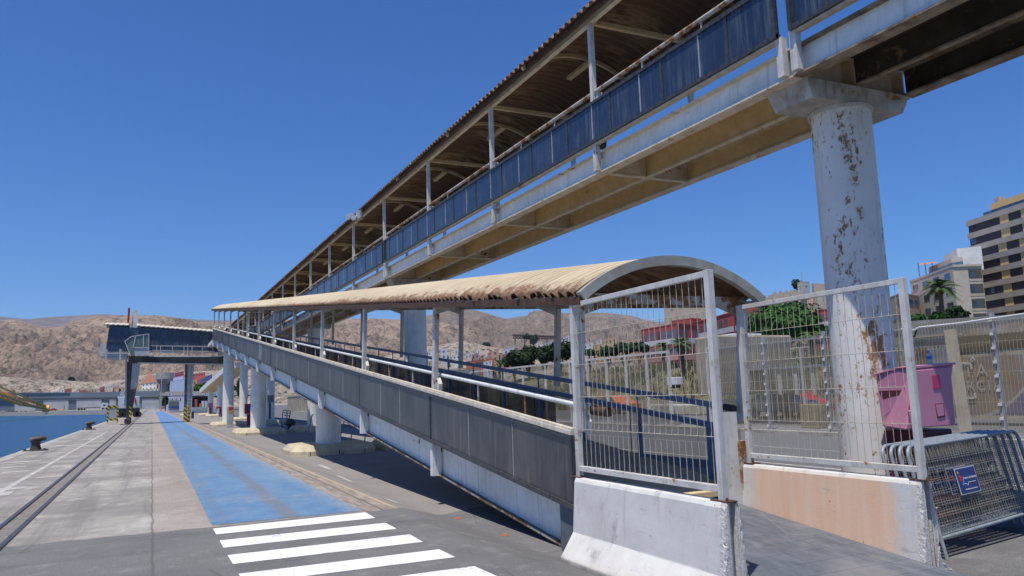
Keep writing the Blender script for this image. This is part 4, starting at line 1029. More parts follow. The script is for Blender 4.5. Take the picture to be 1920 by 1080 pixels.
# mast, red spar, control cabin, hand rails
b = MB(); b.hexa([(-2.0, YG-.3, 8.0), (-1.25, YG-.3, 8.0), (-1.25, YG+.3, 8.0), (-2.0, YG+.3, 8.0), (-1.88, YG-.2, 10.62), (-1.5, YG-.2, 10.62), (-1.5, YG+.2, 10.62), (-1.88, YG+.2, 10.62)])
b.build('mast', M['whitepost'], gt)
b = MB(); b.tube((-2.28, YG-.4, 7.9), (-2.2, YG-.4, 10.78), .09, 8); b.build('red_spar', flat('spar_red', (.30, .02, .02), .5), gt)
cb = MB(); YC = YG-1.9
cb.hexa([AY(253, 667, YC), AY(279, 667, YC), AY(279, 667, YC)+Vector((0, 1.2, 0)), AY(253, 667, YC)+Vector((0, 1.2, 0)), AY(251, 652, YC), AY(279, 652, YC), AY(279, 652, YC)+Vector((0, 1.2, 0)), AY(251, 652, YC)+Vector((0, 1.2, 0))])
cabin = cb.build('control_cabin', M['gsteel'], gt)
cb = MB(); pts = [(245, 667), (252, 667), (252, 653), (278, 652), (278, 627), (246, 631), (234, 640)]
cb.v = [tuple(AY(*p, YC)) for p in pts]+[tuple(AY(*p, YC)+Vector((0, 1.1, 0))) for p in pts]; k = len(pts)
cb.f = [tuple(range(k)), tuple(range(2*k-1, k-1, -1))]+[(i, (i+1) % k, (i+1) % k+k, i+k) for i in range(k)]
cb.build('cabin_glass', M['cabglass'], cabin)
for a, c in (((234, 640), (246, 631)), ((246, 631), (279, 626)), ((279, 626), (279, 667)), ((234, 640), (245, 668)), ((250, 652), (254, 631)), ((269, 652), (269, 629)), ((250, 652), (279, 652))):
    b = MB(); b.beam(AY(*a, YC-.02), AY(*c, YC-.02), .06, .07, (0, 1, 0)); b.build('cabin_frame', M['whitepost'], cabin)
b = MB(); YR = YG-1.3
b.beam(AY(280, 648, YR), AY(402, 650, YR), .05, .06); b.beam(AY(280, 657, YR), AY(402, 659, YR), .05, .06); b.beam(AY(280, 668, YR), AY(415, 668, YR), .1, .12); rail = b.build('guard_rail', M['whitepost'], gt)
for px in (294, 301, 323, 345, 352, 360, 379, 399, 414):
    b = MB(); b.beam(AY(px, 668, YR), AY(px, 648 if px != 352 else 645, YR), .05, .05, (0, 1, 0)); b.build('rail_post', M['whitepost'], rail)
# lower ramp going down beyond the gantry
lr = thing('far_ramp', 'far ramp deck sloping down behind the gantry, seen from below', 'ramp', (8, 120, 5))
b = MB(); b.hexa([(7.7, 92, 5.55), (10.2, 92, 5.55), (10.2, 150, 3.6), (7.7, 150, 3.6), (7.7, 92, 6.15), (10.2, 92, 6.15), (10.2, 150, 4.3), (7.7, 150, 4.3)]); b.build('deck', M['girder'], lr)
b = MB(); b.hexa([(7.9, 92, 5.5), (10.0, 92, 5.5), (10.0, 150, 3.55), (7.9, 150, 3.55), (7.9, 92, 5.56), (10.0, 92, 5.56), (10.0, 150, 3.61), (7.9, 150, 3.61)]); b.build('soffit', M['tan'], lr)
b = MB(); b.box(7.7, 7.8, 120, 150, 5.2, 5.9); b.build('blue_screen', flat('screen_blue', (.01, .04, .25), .4), lr)
# landing where the near ramp meets the bridge
b = MB(); b.box(4.7, 10.4, YE, 84, 7.0, 7.3); tag(b.build('landing_deck', M['girder']), 'landing deck joining the ramp top to the boarding gantry', 'deck')
# ================================================================= SMALL QUAY OBJECTS
def at_ground(px, py, z=0): return G(px, py, z)
# hazard striped board
YH = 90.0; t = thing('notice_board', 'grey board in a yellow and black striped frame on legs at the quay edge', 'board', (-3.7, YH, 0))
def aybox(mb, px0, py0, px1, py1, Y, d):
    a = AY(px0, py1, Y); c = AY(px1, py0, Y); return mb.box(a.x, c.x, Y, Y+d, a.z, c.z)
b = MB(); aybox(b, 203, 765, 219, 785, YH, .1); b.build('board', M['galv'], t)
for (x0, y0, x1, y1) in ((199.5, 761, 204, 793), (218, 761, 222.5, 793), (204, 760.5, 218, 766), (204, 784.5, 218, 789)):
    b = MB(); aybox(b, x0, y0, x1, y1, YH-.03, .15); b.build('striped_bar', M['hazard'], t)
# mobile harbour crane behind the gantry leg
YK = 130.0; t = thing('mobile_crane', 'white mobile crane vehicle with red light parked behind the gantry leg', 'crane vehicle', (-5, YK, 0))
M['vwhite'] = flat('vehicle_white', (.62, .66, .68), .35); M['vglass'] = flat('vehicle_glass', (.04, .07, .08), .12); M['tyre'] = flat('tyre', (.02, .02, .02), .8)
b = MB(); aybox(b, 221, 743, 262, 766, YK, 2.4); b.build('body', M['vwhite'], t, bevel=.08)
b = MB(); aybox(b, 231, 742, 240, 757, YK-.5, 2.0); cab = b.build('cab', M['vwhite'], t, bevel=.06)
b = MB(); aybox(b, 233, 747, 239.5, 754, YK-.54, .05); b.build('cab_window', M['vglass'], cab)
b = MB(); aybox(b, 220, 765, 262, 775, YK+.1, 2.4); b.build('chassis', M['dark'], t)
for px in (226, 234, 254, 260): 
    c_ = AY(px, 773, YK); b = MB(); b.path([(c_.x, YK-.15, .42), (c_.x, YK+.25, .42)], .42, 16); b.build('wheel', M['tyre'], t)
b = MB(); aybox(b, 225, 733, 233, 742, YK+.4, 1.0); aybox(b, 219.5, 742, 224, 747, YK+.2, .6); b.build('winch', M['gsteel'], t)
b = MB(); aybox(b, 252.5, 747, 255.2, 757, YK-.3, .25); b.build('red_light', flat('red_lamp_housing', (.5, .01, .02), .4), t)
# low yellow striped guard further on
t = tag(aybox(MB(), 252, 764, 258, 772, 170, .3).build('hazard_block', M['hazard']), 'small yellow and black striped block beyond the gantry leg', 'block')
# yellow lattice crane boom on the far quay
a0 = AY(-30, 722, 300); a1 = AY(84, 765, 360)
t = thing('crane_boom', 'yellow lattice crane boom slanting down over the far basin', 'crane', a1)
M['yel'] = flat('crane_yellow', (.95, .52, .09), .5)
def boomedge(p, q, r, name='chord'):
    b = MB(); b.tube(p, q, r, 6); b.build(name, M['yel'], t)
Ztop = [AY(-30, 724, 300), AY(84, 762, 360)]; Zbot = [AY(-30, 737, 300), AY(40, 759, 340), AY(84, 766, 360)]
off = Vector((3, 6, 0))
for o_ in (Vector((0, 0, 0)), off):
    boomedge(Ztop[0]+o_, Ztop[1]+o_*.2, .36); boomedge(Zbot[0]+o_, Zbot[1]+o_*.6, .46); boomedge(Zbot[1]+o_*.6, Zbot[2]+o_*.2, .42)
b = MB()
for i in range(12):
    f1 = i/12; f2 = (i+1)/12
    P1 = Ztop[0].lerp(Ztop[1], f1); 
    def bt_(f): return Zbot[0].lerp(Zbot[1], f/.62) if f < .62 else Zbot[1].lerp(Zbot[2], (f-.62)/.38)
    b.tube(P1, bt_(f1), .11, 5); b.tube(P1, bt_(f2), .11, 5)
b.build('lattice', M['yel'], t)
b = MB(); c_ = AY(85, 766, 360); b.path([c_+Vector((-1, 0, 0)), c_+Vector((1.4, 0, 0))], 1.3, 12); b.build('tip', M['yel'], t)
b = MB(); aybox(b, 83, 768, 88, 777, 362, 2); b.build('rest', M['concrete'], t)
# intercom stand
p_ = G(431, 801, GZ*.9); t = thing('intercom_stand', 'grey intercom stand with a red and yellow notice at the kerb island', 'terminal', (p_.x, p_.y, GZ))
Yi = p_.y
b = MB(); aybox(b, 425.5, 764, 437.5, 801, Yi, .5); b.path([AY(431.5, 765, Yi)+Vector((0, .02, 0)), AY(431.5, 765, Yi)+Vector((0, .48, 0))], .24, 16); b.build('body', M['gsteel'], t, bevel=.03)
b = MB(); aybox(b, 428.7, 763, 437, 769, Yi-.012, .01); b.build('notice', flat('notice_red', (.45, .05, .03), .5), t)
b = MB(); aybox(b, 428.7, 769.3, 437, 775.5, Yi-.012, .01); b.build('notice', flat('notice_yellow', (.6, .3, .05), .5), t)
b = MB(); aybox(b, 428, 785, 436, 793, Yi-.012, .01); b.build('speaker_grille', M['galv'], t)
# red box on post
Yr = 60.0; t = thing('red_call_box', 'dark red call box on a red post between two pillars', 'call box', (6.6, Yr, GZ))
b = MB(); aybox(b, 459, 757, 471, 776, Yr, .4); b.build('box', flat('box_red', (.28, .01, .03), .4), t, bevel=.03)
b = MB(); aybox(b, 465.5, 761, 471, 770, Yr-.012, .01); b.build('blue_disc', flat('disc_blue', (.02, .06, .4), .4), t)
b = MB(); aybox(b, 463, 776, 470, 798, Yr+.1, .25); b.build('post', flat('post_red', (.26, .01, .03), .5), t)
# cabinet on the pillar
t = thing('wall_cabinet', 'grey metal cabinet with dark conduits fixed to a pillar', 'cabinet', (9.6, 49.5, 2))
b = MB(); aybox(b, 502.5, 741, 513.5, 755, 49.3, .3); b.build('box', surf('cabinet_grey', (.14, .18, .21), rough=.5), t, bevel=.01)
b = MB(); aybox(b, 504, 755, 508, 786, 49.45, .12); b.build('conduit', M['dark'], t)
# hydrant pipe and pink box post
t = thing('hydrant', 'red hydrant pipe bent over beside a far white pillar', 'hydrant', (8.9, 119, GZ))
a = AY(406.5, 764, 119); c_ = AY(413, 764, 119); d_ = AY(413, 777, 119)
b = MB(); b.path([AY(406.5, 767, 119), a, c_, d_], .16, 8); b.build('pipe', flat('hydrant_red', (.45, .01, .02), .4), t)
t = thing('pink_post_box', 'pink box on a red post by the farthest pillar', 'post box', (9, 137, GZ))
b = MB(); aybox(b, 390.5, 755, 399, 764.5, 137, .5); b.build('box', flat('pale_pink', (.6, .2, .3), .5), t)
b = MB(); aybox(b, 392.3, 764.5, 397, 774.5, 137.1, .4); b.build('post', flat('post_red2', (.42, .01, .02), .5), t)
# luggage cart and A-frame under the ramp
t = thing('luggage_cart', 'dark blue luggage cart carrying a black sack in the shade under the ramp', 'cart', (9.6, 56, GZ)); Yc = 56.0
for (p, q_) in (((531, 771), (528, 802)), ((545, 771), (541, 804)), ((531, 771), (545, 771)), ((532, 776), (545, 776)), ((533, 782), (545, 783)), ((531, 771), (534, 786)), ((545, 771), (543, 786)), ((530, 797), (550, 801)), ((534, 786), (550, 790))):
    pass
b = MB()
for (p, q_) in (((531, 769), (527, 799)), ((545, 771), (539, 801)), ((531, 769), (545, 771)), ((532, 774), (544.5, 775)), ((533, 779), (544, 780)), ((534, 784), (543, 785)), ((527, 796), (549, 800)), ((538, 770), (538, 784))):
    b.beam(AY(*p, Yc), AY(*q_, Yc), .06, .06, (0, 1, 0)); 
b.build('frame', M['bluepaint'], t)
b = MB(); 
for px, py in ((529, 801), (541, 803), (549, 802)): c_ = AY(px, py, Yc); b.path([(c_.x, Yc-.03, c_.z), (c_.x, Yc+.03, c_.z)], .09, 10)
b.build('wheel', M['tyre'], t)
def blob(mb, c, rx, ry, rz, seed=0, n=14, m=9, amp=.25):
    o = len(mb.v)
    for i in range(m+1):
        th = pi*i/m
        for j in range(n):
            a = 2*pi*j/n; d = Vector((sin(th)*cos(a), sin(th)*sin(a), cos(th))); k = 1+amp*noise.noise(d*2.2+Vector((seed, 0, 0)))
            mb.v.append((c[0]+d.x*rx*k, c[1]+d.y*ry*k, c[2]+d.z*rz*k))
    for i in range(m):
        for j in range(n): a = o+i*n+j; e = o+i*n+(j+1) % n; mb.f.append((a, e, e+n, a+n))
    return mb
for (x_, y_, z_, r1, mm, tt_) in SACKS: blob(MB(), (x_, y_, z_), r1, r1*.8, r1*.85, x_*7, amp=.35).build('sack', M[mm], tt_, smooth=True)
c_ = AY(545, 793, Yc); blob(MB(), (c_.x, Yc+.1, c_.z), .36, .3, .30, 3).build('sack', M['dark'], t, smooth=True)
t = thing('leaning_barrier_frame', 'thin blue steel barrier frame leaning in the shade beside the short pillar', 'barrier frame', (7.7, 31, GZ))
b = MB()
for (p, q_) in (((645.5, 789), (636, 828)), ((664, 792), (656, 832)), ((686, 800), (683, 838)), ((636, 823), (690, 833))):
    b.beam(AY(*p, 31.5), AY(*q_, 31.5), .04, .04, (0, 1, 0))
for (p, q_) in (((637, 819), (650, 824)), ((657, 823), (672, 830)), ((683, 829), (698, 836))): b.beam(AY(*p, 31.3), AY(*q_, 31.3), .03, .03, (0, 1, 0))
b.build('frame', M['bluepaint'], t)
b = MB(); b.path([AY(588, 777, 34), AY(585, 779, 34), AY(577, 813, 34)], .03, 6); tag(b.build('leaning_bar', M['bluepaint']), 'bent dark blue bar leaning left of the shortest pillar', 'bar')
# ================================================================= FAR LAND
def AD(px, py, t): return CAM + ray(px, py)*t
fl_ = MB()
A_ = G(-160, 782, -1.6); B_ = G(0, 780.3, -1.6); C_ = G(75, 779.6, -1.6); D_ = G(200, 776.5, -1.6); E_ = Vector((QX, 395, -1.6))
A_ = B_+(B_-C_)*6
# far quay: wall with top surface
fq = MB(); P_ = [A_, B_, C_, D_, E_]
for a, c in zip(P_[:-1], P_[1:]):
    fq.hexa([(a.x, a.y, -3), (c.x, c.y, -3), (c.x, c.y+60, -3), (a.x, a.y+60, -3), (a.x, a.y, .45), (c.x, c.y, .45), (c.x, c.y+60, .45), (a.x, a.y+60, .45)])
fq.build('far_quay', M['concrete'], kind='structure')
lm = surf('far_land_soil', (.36, .29, .22), (.22, .18, .14), rough=.95, sc=.02, bump=0)
lb = MB()
lb.add([(A_.x-400, A_.y+300, .40), (A_.x, A_.y+20, .40), (B_.x, B_.y+20, .40), (C_.x, C_.y+20, .40), (D_.x, D_.y+20, .40), (QX, 412, .40), (QX, 419, -.02), (1800, 419, -.3), (1800, 3500, .4), (-2500, 3500, .4)], [tuple(range(10))])
lb.build('land', lm, kind='structure')
lb = MB(); lb.quad((395, -200, GZ-.02), (2500, -200, GZ-.02), (2500, 425, GZ-.02), (395, 425, GZ-.02)); lb.build('far_ground', lm, kind='structure')
fq = MB(); fq.box(-4, 2, 5, 6, 0, 1)
# hills -------------------------------------------------------------------
def hillmat(name, c1, c2, dark, green, s=1.0, dk=.5, gr=.4, bump=1.0):
    m, nt, b = newmat(name); n = N(nt)
    a = n.noise(.022*s, 8, .68); f = n.noise(.075*s, 8, .75, dist=.6); f2 = n.noise(.24*s, 6, .75)
    col = n.mix(n.ramp(a, .35, .65), c4(c1), c4(c2))
    col = n.mix(n.ramp(n.noise(.012*s, 5, .6, v=n.map(loc=(40, 9, 2))), .42, .62, 0, .6), col, c4(tuple((p+q)*.40 for p, q in zip(c1, c2))))
    col = n.mix(n.ramp(f, .50, .60, 0, dk), col, c4(dark))
    oc_ = n.ramp(n.noise(.011*s, 7, .62, v=n.map((1, 1, 2.2), loc=(11, 3, 7)), dist=.8), .53, .63)
    col = n.mix(n.m('MULTIPLY', oc_, .6), col, c4(tuple(v*1.3 for v in dark)))
    sl = n.ramp(n.noise(.03*s, 6, .7, v=n.map((1, 1, .25), rot=(.3, 0, 0))), .52, .64, 0, .45)
    col = n.mix(sl, col, c4(tuple(min(.8, v*1.25) for v in c1)))
    col = n.mix(n.ramp(f2, .52, .60, 0, dk), col, c4(tuple(v*.75 for v in dark)))
    col = n.mix(n.ramp(f2, .44, .34, 0, .5), col, c4(tuple(min(.8, v*1.45) for v in c1)))
    g_ = n.ramp(n.vor(.085*s, out='Distance'), .34, .20); g2 = n.ramp(n.noise(.02*s, 4, .6, v=n.map(loc=(5, 5, 5))), .46, .58)
    col = n.mix(n.m('MULTIPLY', n.m('MULTIPLY', g_, g2), gr), col, c4(green))
    n.lk(col, b.inputs['Base Color']); b.inputs['Roughness'].default_value = .95; b.inputs['Specular IOR Level'].default_value = .1
    n.bump(n.m('ADD', f, n.m('MULTIPLY', f2, .35)), b, bump, 6.0/s); return m
def interp(prof, x):
    if x <= prof[0][0]: return prof[0][1]
    for (a, ya), (c, yc) in zip(prof[:-1], prof[1:]):
        if x <= c: t = (x-a)/(c-a); t = t*t*(3-2*t)*.5+t*.5; return ya+(yc-ya)*t
    return prof[-1][1]
def hill(name, prof, D0, D1, z0, amp, mat, step=2.5, rows=70, nsc=.02, rn=1.2, shape=.85, rockz=0):
    b = MB(); cols = frange(prof[0][0], prof[-1][0], step); nr = rows+1+10
    for px in cols:
        py = interp(prof, px); d = ray(px, py); h = Vector((d.x, d.y)); hl = h.length; h = h/hl
        D1p = D1*(1+.05*noise.noise(Vector((px*.006, 3, 1)))); D0p = D0*(1+.08*noise.noise(Vector((px*.008, 8, 1))))
        zr = CAM.z+d.z/hl*D1p
        for k in range(nr):
            if k <= rows:
                t = k/rows; D = D0p+(D1p-D0p)*t; z = z0+(zr-z0)*(t**shape)
                env = min(1, t*5)*(.03+.97*min(1, (1-t)*2.6)**1.3)
            else:
                t = (k-rows)/10; D = D1p*(1+.35*t); z = zr-(zr-z0)*t*t-2*t; env = .03
            x = h.x*D; y = h.y*D; p = Vector((x, y, 0))*nsc
            z += amp*env*(noise.fractal(p, .9, 2.1, 6)*.9+(.55-abs(noise.noise(p*.8+Vector((9, 2, 1)))))*.8-.25)
            z += env*rn*(noise.fractal(p*7, .8, 2.2, 4))*2.0
            b.v.append((x, y, z))
    nc = len(cols)
    for i in range(nc-1):
        for k in range(nr-1): a = i*nr+k; b.f.append((a, a+nr, a+nr+1, a+1))
    return b.build(name, mat, kind='structure', smooth=True)
hm1 = hillmat('rocky_hill', (.43, .325, .25), (.32, .25, .205), (.11, .09, .085), (.065, .075, .05), 1.0, .62, .7, 1.0)
hm2 = hillmat('brown_hill', (.31, .25, .205), (.235, .19, .165), (.14, .115, .105), (.09, .095, .07), .7, .55, .5)
hm3 = hillmat('hazy_ridge_soil', (.26, .235, .25), (.20, .185, .21), (.14, .13, .15), (.11, .11, .11), .3, .3, .2)  # bluish grey: distance haze mixed into the soil colour
hm4 = hillmat('castle_rock', (.50, .36, .26), (.40, .30, .22), (.13, .10, .085), (.07, .08, .04), 2.4, .7, .4)
hill('distant_ridge', [(-200, 592), (0, 594), (50, 598), (100, 594), (190, 589), (260, 592), (400, 600), (700, 610), (1100, 606), (1230, 603), (1300, 600), (1500, 602), (2000, 620)], 2600, 3600, 0, 60, hm3, 6, 24, .004, 0)
hill('brown_hills', [(640, 640), (760, 603), (800, 592), (850, 577.5), (885, 581), (950, 597), (985, 592), (1040, 587), (1130, 586), (1180, 591), (1210, 599), (1240, 607), (1300, 612), (1480, 622)], 850, 1700, 0, 40, hm2, 2.5, 70, .010, 1.0)
hill('rocky_hills', [(-260, 612), (-60, 604), (0, 601), (28, 600), (70, 612), (108, 613), (140, 600), (188, 592), (250, 590), (300, 591), (345, 598), (380, 604), (430, 604), (520, 600), (640, 597), (700, 597), (770, 600), (830, 606), (870, 612), (915, 630), (960, 655), (1010, 680), (1060, 700)], 800, 1300, 0, 36, hm1, 2.0, 90, .014, 1.3)
hill('lower_slope', [(-260, 690), (0, 706), (80, 712), (180, 716), (300, 700), (420, 694), (560, 690), (700, 672), (800, 650), (870, 640), (930, 652), (990, 664), (1100, 668), (1300, 672), (1700, 690)], 690, 800, 0, 10, hillmat('pale_slope', (.50, .42, .34), (.36, .30, .25), (.09, .08, .06), (.04, .06, .03), 1.6, .75, .9), 2.5, 40, .03, .8)
hill('town_slope', [(770, 696), (800, 684), (840, 682), (870, 680), (930, 676), (990, 668), (1060, 656), (1130, 652), (1200, 652), (1300, 650), (1420, 655)], 190, 455, 0, 5, hillmat('town_slope_soil', (.50, .42, .34), (.36, .30, .25), (.09, .08, .06), (.04, .06, .03), 1.8, .6, .9), 2.5, 50, .03, .5, 1.1)
hill('castle_hill', [(1318, 640), (1350, 592), (1372, 572), (1400, 566), (1440, 562), (1500, 560), (1560, 556), (1620, 562), (1700, 600), (1760, 640)], 250, 360, 0, 7, hm4, 2.0, 50, .06, .6)
# buildings ----------------------------------------------------------------
HM = {}
def wallm(c):
    k = tuple(round(v, 2) for v in c)
    if k not in HM: HM[k] = surf('wall_%d' % len(HM), c, tuple(v*.86 for v in c), rough=.85, sc=.8, bump=0, streak=.25, stc=tuple(v*.5 for v in c))
    return HM[k]
M['win'] = surf('dark_window', (.035, .045, .06), (.06, .075, .09), rough=.2, sc=1.5, bump=0)
M['winblue'] = surf('blue_window', (.05, .10, .16), (.10, .18, .26), rough=.15, sc=1.2, bump=0)
M['tile'] = surf('red_roof_tile', (.42, .17, .10), (.33, .13, .08), rough=.85, sc=4, bump=.4, bsc=12, bd=.1)
def bld(name, label, cat, foot, zt, zb, c, wins=(), roof=None, group=None, parapet=.5, winmat='win', par_c=None):
    """foot: list of (x,y) seen face corners left to right (2 or 3); closes to a box behind"""
    pts = [Vector((p[0], p[1])) for p in foot]
    away = Vector((pts[0].x+pts[-1].x, pts[0].y+pts[-1].y)).normalized()
    dep = (pts[-1]-pts[0]).length*.8
    poly = pts+[pts[-1]+away*dep, pts[0]+away*dep]
    if len(pts) == 3: poly = pts+[pts[0]+pts[2]-pts[1]]
    cx = sum(p.x for p in poly)/len(poly); cy = sum(p.y for p in poly)/len(poly)
    t = thing(name, label, cat, (cx, cy, zb), group)
    b = MB(); b.prism([(p.x, p.y) for p in poly], 'z', zb, zt); b.build('wall', wallm(c), t)
    if roof == 'tile':
        b = MB(); k = len(poly); out = [(Vector((cx, cy))+(p-Vector((cx, cy)))*1.08) for p in poly]
        b.v = [(p.x, p.y, zt) for p in out]+[(cx, cy, zt+(pts[-1]-pts[0]).length*.2)]
        b.f = [tuple(range(k))]+[(i, (i+1) % k, k) for i in range(k)]; b.build('roof', M['tile'], t)
    elif parapet:
        b = MB(); out = [(Vector((cx, cy))+(p-Vector((cx, cy)))*1.02) for p in poly]; b.prism([(p.x, p.y) for p in out], 'z', zt, zt+parapet*.35); b.build('parapet', wallm(par_c or tuple(min(.85, v*1.05) for v in c)), t)
    for (fi, u0, u1, z0, z1, *mm) in wins:
        a = pts[fi]; e = pts[fi+1]; n_ = Vector(((e-a).y, -(e-a).x)).normalized()
        if n_.dot(away) > 0: n_ = -n_
        p = a+(e-a)*u0+n_*.06; q_ = a+(e-a)*u1+n_*.06; r_ = a+(e-a)*u1-n_*.1; s_ = a+(e-a)*u0-n_*.1
        b = MB(); b.hexa([(p.x, p.y, z0), (q_.x, q_.y, z0), (r_.x, r_.y, z0), (s_.x, s_.y, z0), (p.x, p.y, z1), (q_.x, q_.y, z1), (r_.x, r_.y, z1), (s_.x, s_.y, z1)])
        w_ = mm[0] if mm else winmat
        b.build('window' if isinstance(w_, str) and w_.startswith('win') else 'panel', M[w_] if isinstance(w_, str) else wallm(w_), t)
    return t
def xy(px, t): p = AD(px, 650, t); return (p.x, p.y)
def zat(px, py, t): return AD(px, py, t).z
def ph(label, px0, px1, py0, py1, t, c, rows=1, cols=2, roof=None, name='town_house', cat='house', group='houses on the hillside', winmat='win', down=22, skew=.06):
    z1 = zat((px0+px1)/2, py0, t); z0 = zat((px0+px1)/2, py1, t); W = []; H_ = z1-z0
    for r in range(rows):
        for k in range(cols):
            u = (k+.5)/cols; W.append((0, u-.15/cols, u+.15/cols, z0+H_*(r+.35)/rows, z0+H_*(r+.72)/rows))
    return bld(name, label, cat, [xy(px0, t*(1+skew)), xy(px1, t)], z1, z0-down, c, W, roof, group, winmat=winmat)
wh = (.74, .73, .70); pk_ = (.62, .44, .40); oc = (.62, .42, .24); rd = (.42, .15, .10); tn = (.55, .45, .35); gy = (.42, .42, .41); lbu = (.42, .50, .66)
HS = [ # label, px0,px1,py0,py1,depth,colour,rows,cols,roof
 ('white house directly behind the dark warehouse roof, left of a brick one', 113, 124, 730, 736, 500, wh, 1, 2),
 ('small brick red house beside the white house above the warehouse', 125, 138, 728, 736, 500, rd, 1, 2),
 ('low white house with flat roof right of the brick one, over the warehouse', 141, 152, 733, 738, 495, wh, 1, 2),
 ('square brick red house near the middle of the warehouse roofline', 153, 164, 731, 738, 492, rd, 1, 2),
 ('beige long house above the warehouse, left of a dark red one', 164, 186, 729, 737, 488, tn, 1, 4),
 ('dark red narrow house left of the gantry leg', 191, 199, 725, 733, 490, (.25, .08, .10), 1, 1),
 ('white upper house left of the gantry leg, higher on the slope', 201, 214, 721, 729, 495, wh, 1, 3),
 ('pinkish house just left of the gantry leg', 215, 226, 722, 731, 490, pk_, 1, 3),
 ('tan terrace house touching the gantry leg', 222, 237, 727, 734, 488, tn, 1, 3),
 ('orange yellow narrow house right of the gantry leg', 256, 263, 709, 724, 440, (.65, .36, .12), 2, 1),
 ('white two storey villa with red tiled hip roof beside the water tower', 268, 296, 717, 731, 400, wh, 2, 4, 'tile'),
 ('cream low house in front of the tiled villa', 262, 300, 729, 737, 395, (.66, .58, .44), 1, 5),
 ('small salmon house between villa and water tower', 292, 302, 716, 730, 410, pk_, 1, 1),
 ('tan house on the slope over the tiled villa', 285, 300, 703, 713, 450, tn, 1, 2),
 ('pale house above the long red and white building', 392, 400, 716, 724, 400, (.66, .62, .5), 1, 1),
 ('ochre house between the light blue building and the green trees', 362, 371, 712, 722, 420, oc, 1, 1),
 ('beige house over the dark green trees by the far pillars', 372, 392, 707, 716, 425, (.6, .52, .40), 1, 3),
 ('white stepped house behind the big ramp posts, furthest left of the town there', 803, 815, 655, 664, 420, wh, 1, 2),
 ('bluish white house just right of the white post', 826, 838, 652, 672, 400, (.62, .68, .74), 2, 1),
 ('long white house row with small windows under the rocks', 836, 862, 664, 675, 395, wh, 1, 4),
 ('white house seen between two ramp posts, left of the pink ones', 872, 884, 661, 672, 400, wh, 1, 2),
 ('dusty rose house right of the dark ramp post', 884, 898, 662, 672, 398, (.46, .36, .35), 1, 2),
 ('tall pink house with one window in the row', 899, 910, 664, 675, 390, pk_, 2, 1),
 ('pale pink house next to the orange block', 910, 921, 666, 675, 392, (.66, .52, .50), 1, 2),
 ('orange block with flat roof in the middle of the hillside town', 922, 935, 655, 676, 360, (.64, .38, .22), 2, 1),
 ('grey side house stepping down right of the orange block', 931, 944, 664, 680, 350, gy, 1, 2),
 ('white upper house behind the brick house with awnings', 944, 963, 651, 664, 370, (.66, .70, .76), 1, 2),
 ('brick house with an orange roof terrace before the dark trees', 941, 969, 661, 680, 320, rd, 2, 4),
 ('long low brick red hall below the town, crossed by the blue rail', 873, 926, 674, 684, 300, (.45, .14, .08), 1, 1),
 ('white shed against the long brick red hall', 902, 922, 677, 683, 292, (.62, .66, .70), 1, 3),
 ('ochre and tan low house behind the white post', 802, 822, 675, 684, 290, (.48, .38, .22), 1, 3),
 ('grey beige terrace wall house under the dark aqueduct', 985, 1018, 650, 656, 420, (.5, .46, .40), 1, 3),
 ('white villa with dark windows below the aqueduct, beside the ramp post', 1003, 1017, 640, 647, 430, (.6, .56, .48), 1, 3),
 ('bright white house on the crest by the fence post', 1053, 1068, 629, 638, 430, wh, 1, 2),
 ('white cream house among trees left of the red apartments', 1093, 1112, 642, 660, 330, wh, 2, 2),
 ('orange tan house on the slope above the white cream one', 1128, 1156, 631, 646, 360, oc, 1, 4),
 ('yellow ochre house next to the round green bush', 1112, 1142, 643, 662, 320, (.64, .48, .24), 2, 3),
 ('small white cube house on the far left of the town, under the rocks', 806, 813, 668, 674, 400, wh, 1, 1),
 ('cream house right of the bluish white one, lower row', 842, 852, 657, 664, 410, (.66, .60, .48), 1, 2),
 ('tiny white house high on the slope between the first two ramp posts', 851, 860, 655, 661, 430, wh, 1, 1),
 ('white house with a grey side, just above the long brick red hall', 890, 900, 655, 663, 415, (.7, .7, .68), 1, 2),
 ('terracotta house between pink house and orange block', 914, 923, 658, 666, 405, (.50, .24, .16), 1, 1),
 ('light grey house above the brick house terrace', 962, 974, 655, 664, 400, (.58, .58, .57), 1, 2),
 ('cream terrace house right of the brick house, over the dark trees', 975, 990, 656, 664, 395, (.64, .58, .46), 1, 3),
 ('white house with two windows below the viaduct trees', 994, 1006, 652, 658, 420, wh, 1, 2),
 ('low white house against the ramp corner post, left side', 1018, 1034, 640, 648, 430, (.68, .67, .64), 1, 3),
 ('salmon house low on the slope right of the fence post', 1094, 1110, 632, 641, 400, (.62, .40, .30), 1, 2),
 ('white house on the slope over the round green bush', 1112, 1128, 635, 643, 390, wh, 1, 2),
 ('peach long house touching the red apartments', 1174, 1206, 633, 650, 340, (.62, .44, .30), 1, 4),
 ('pale peach house between orange house and red apartments', 1150, 1176, 640, 655, 335, (.66, .54, .42), 1, 3)]
for h_ in HS:
    ph(h_[0], *h_[1:7], rows=h_[7], cols=h_[8], roof=h_[9] if len(h_) > 9 else None)
b = MB(); tt = bpy.data.objects[-1] if False else None
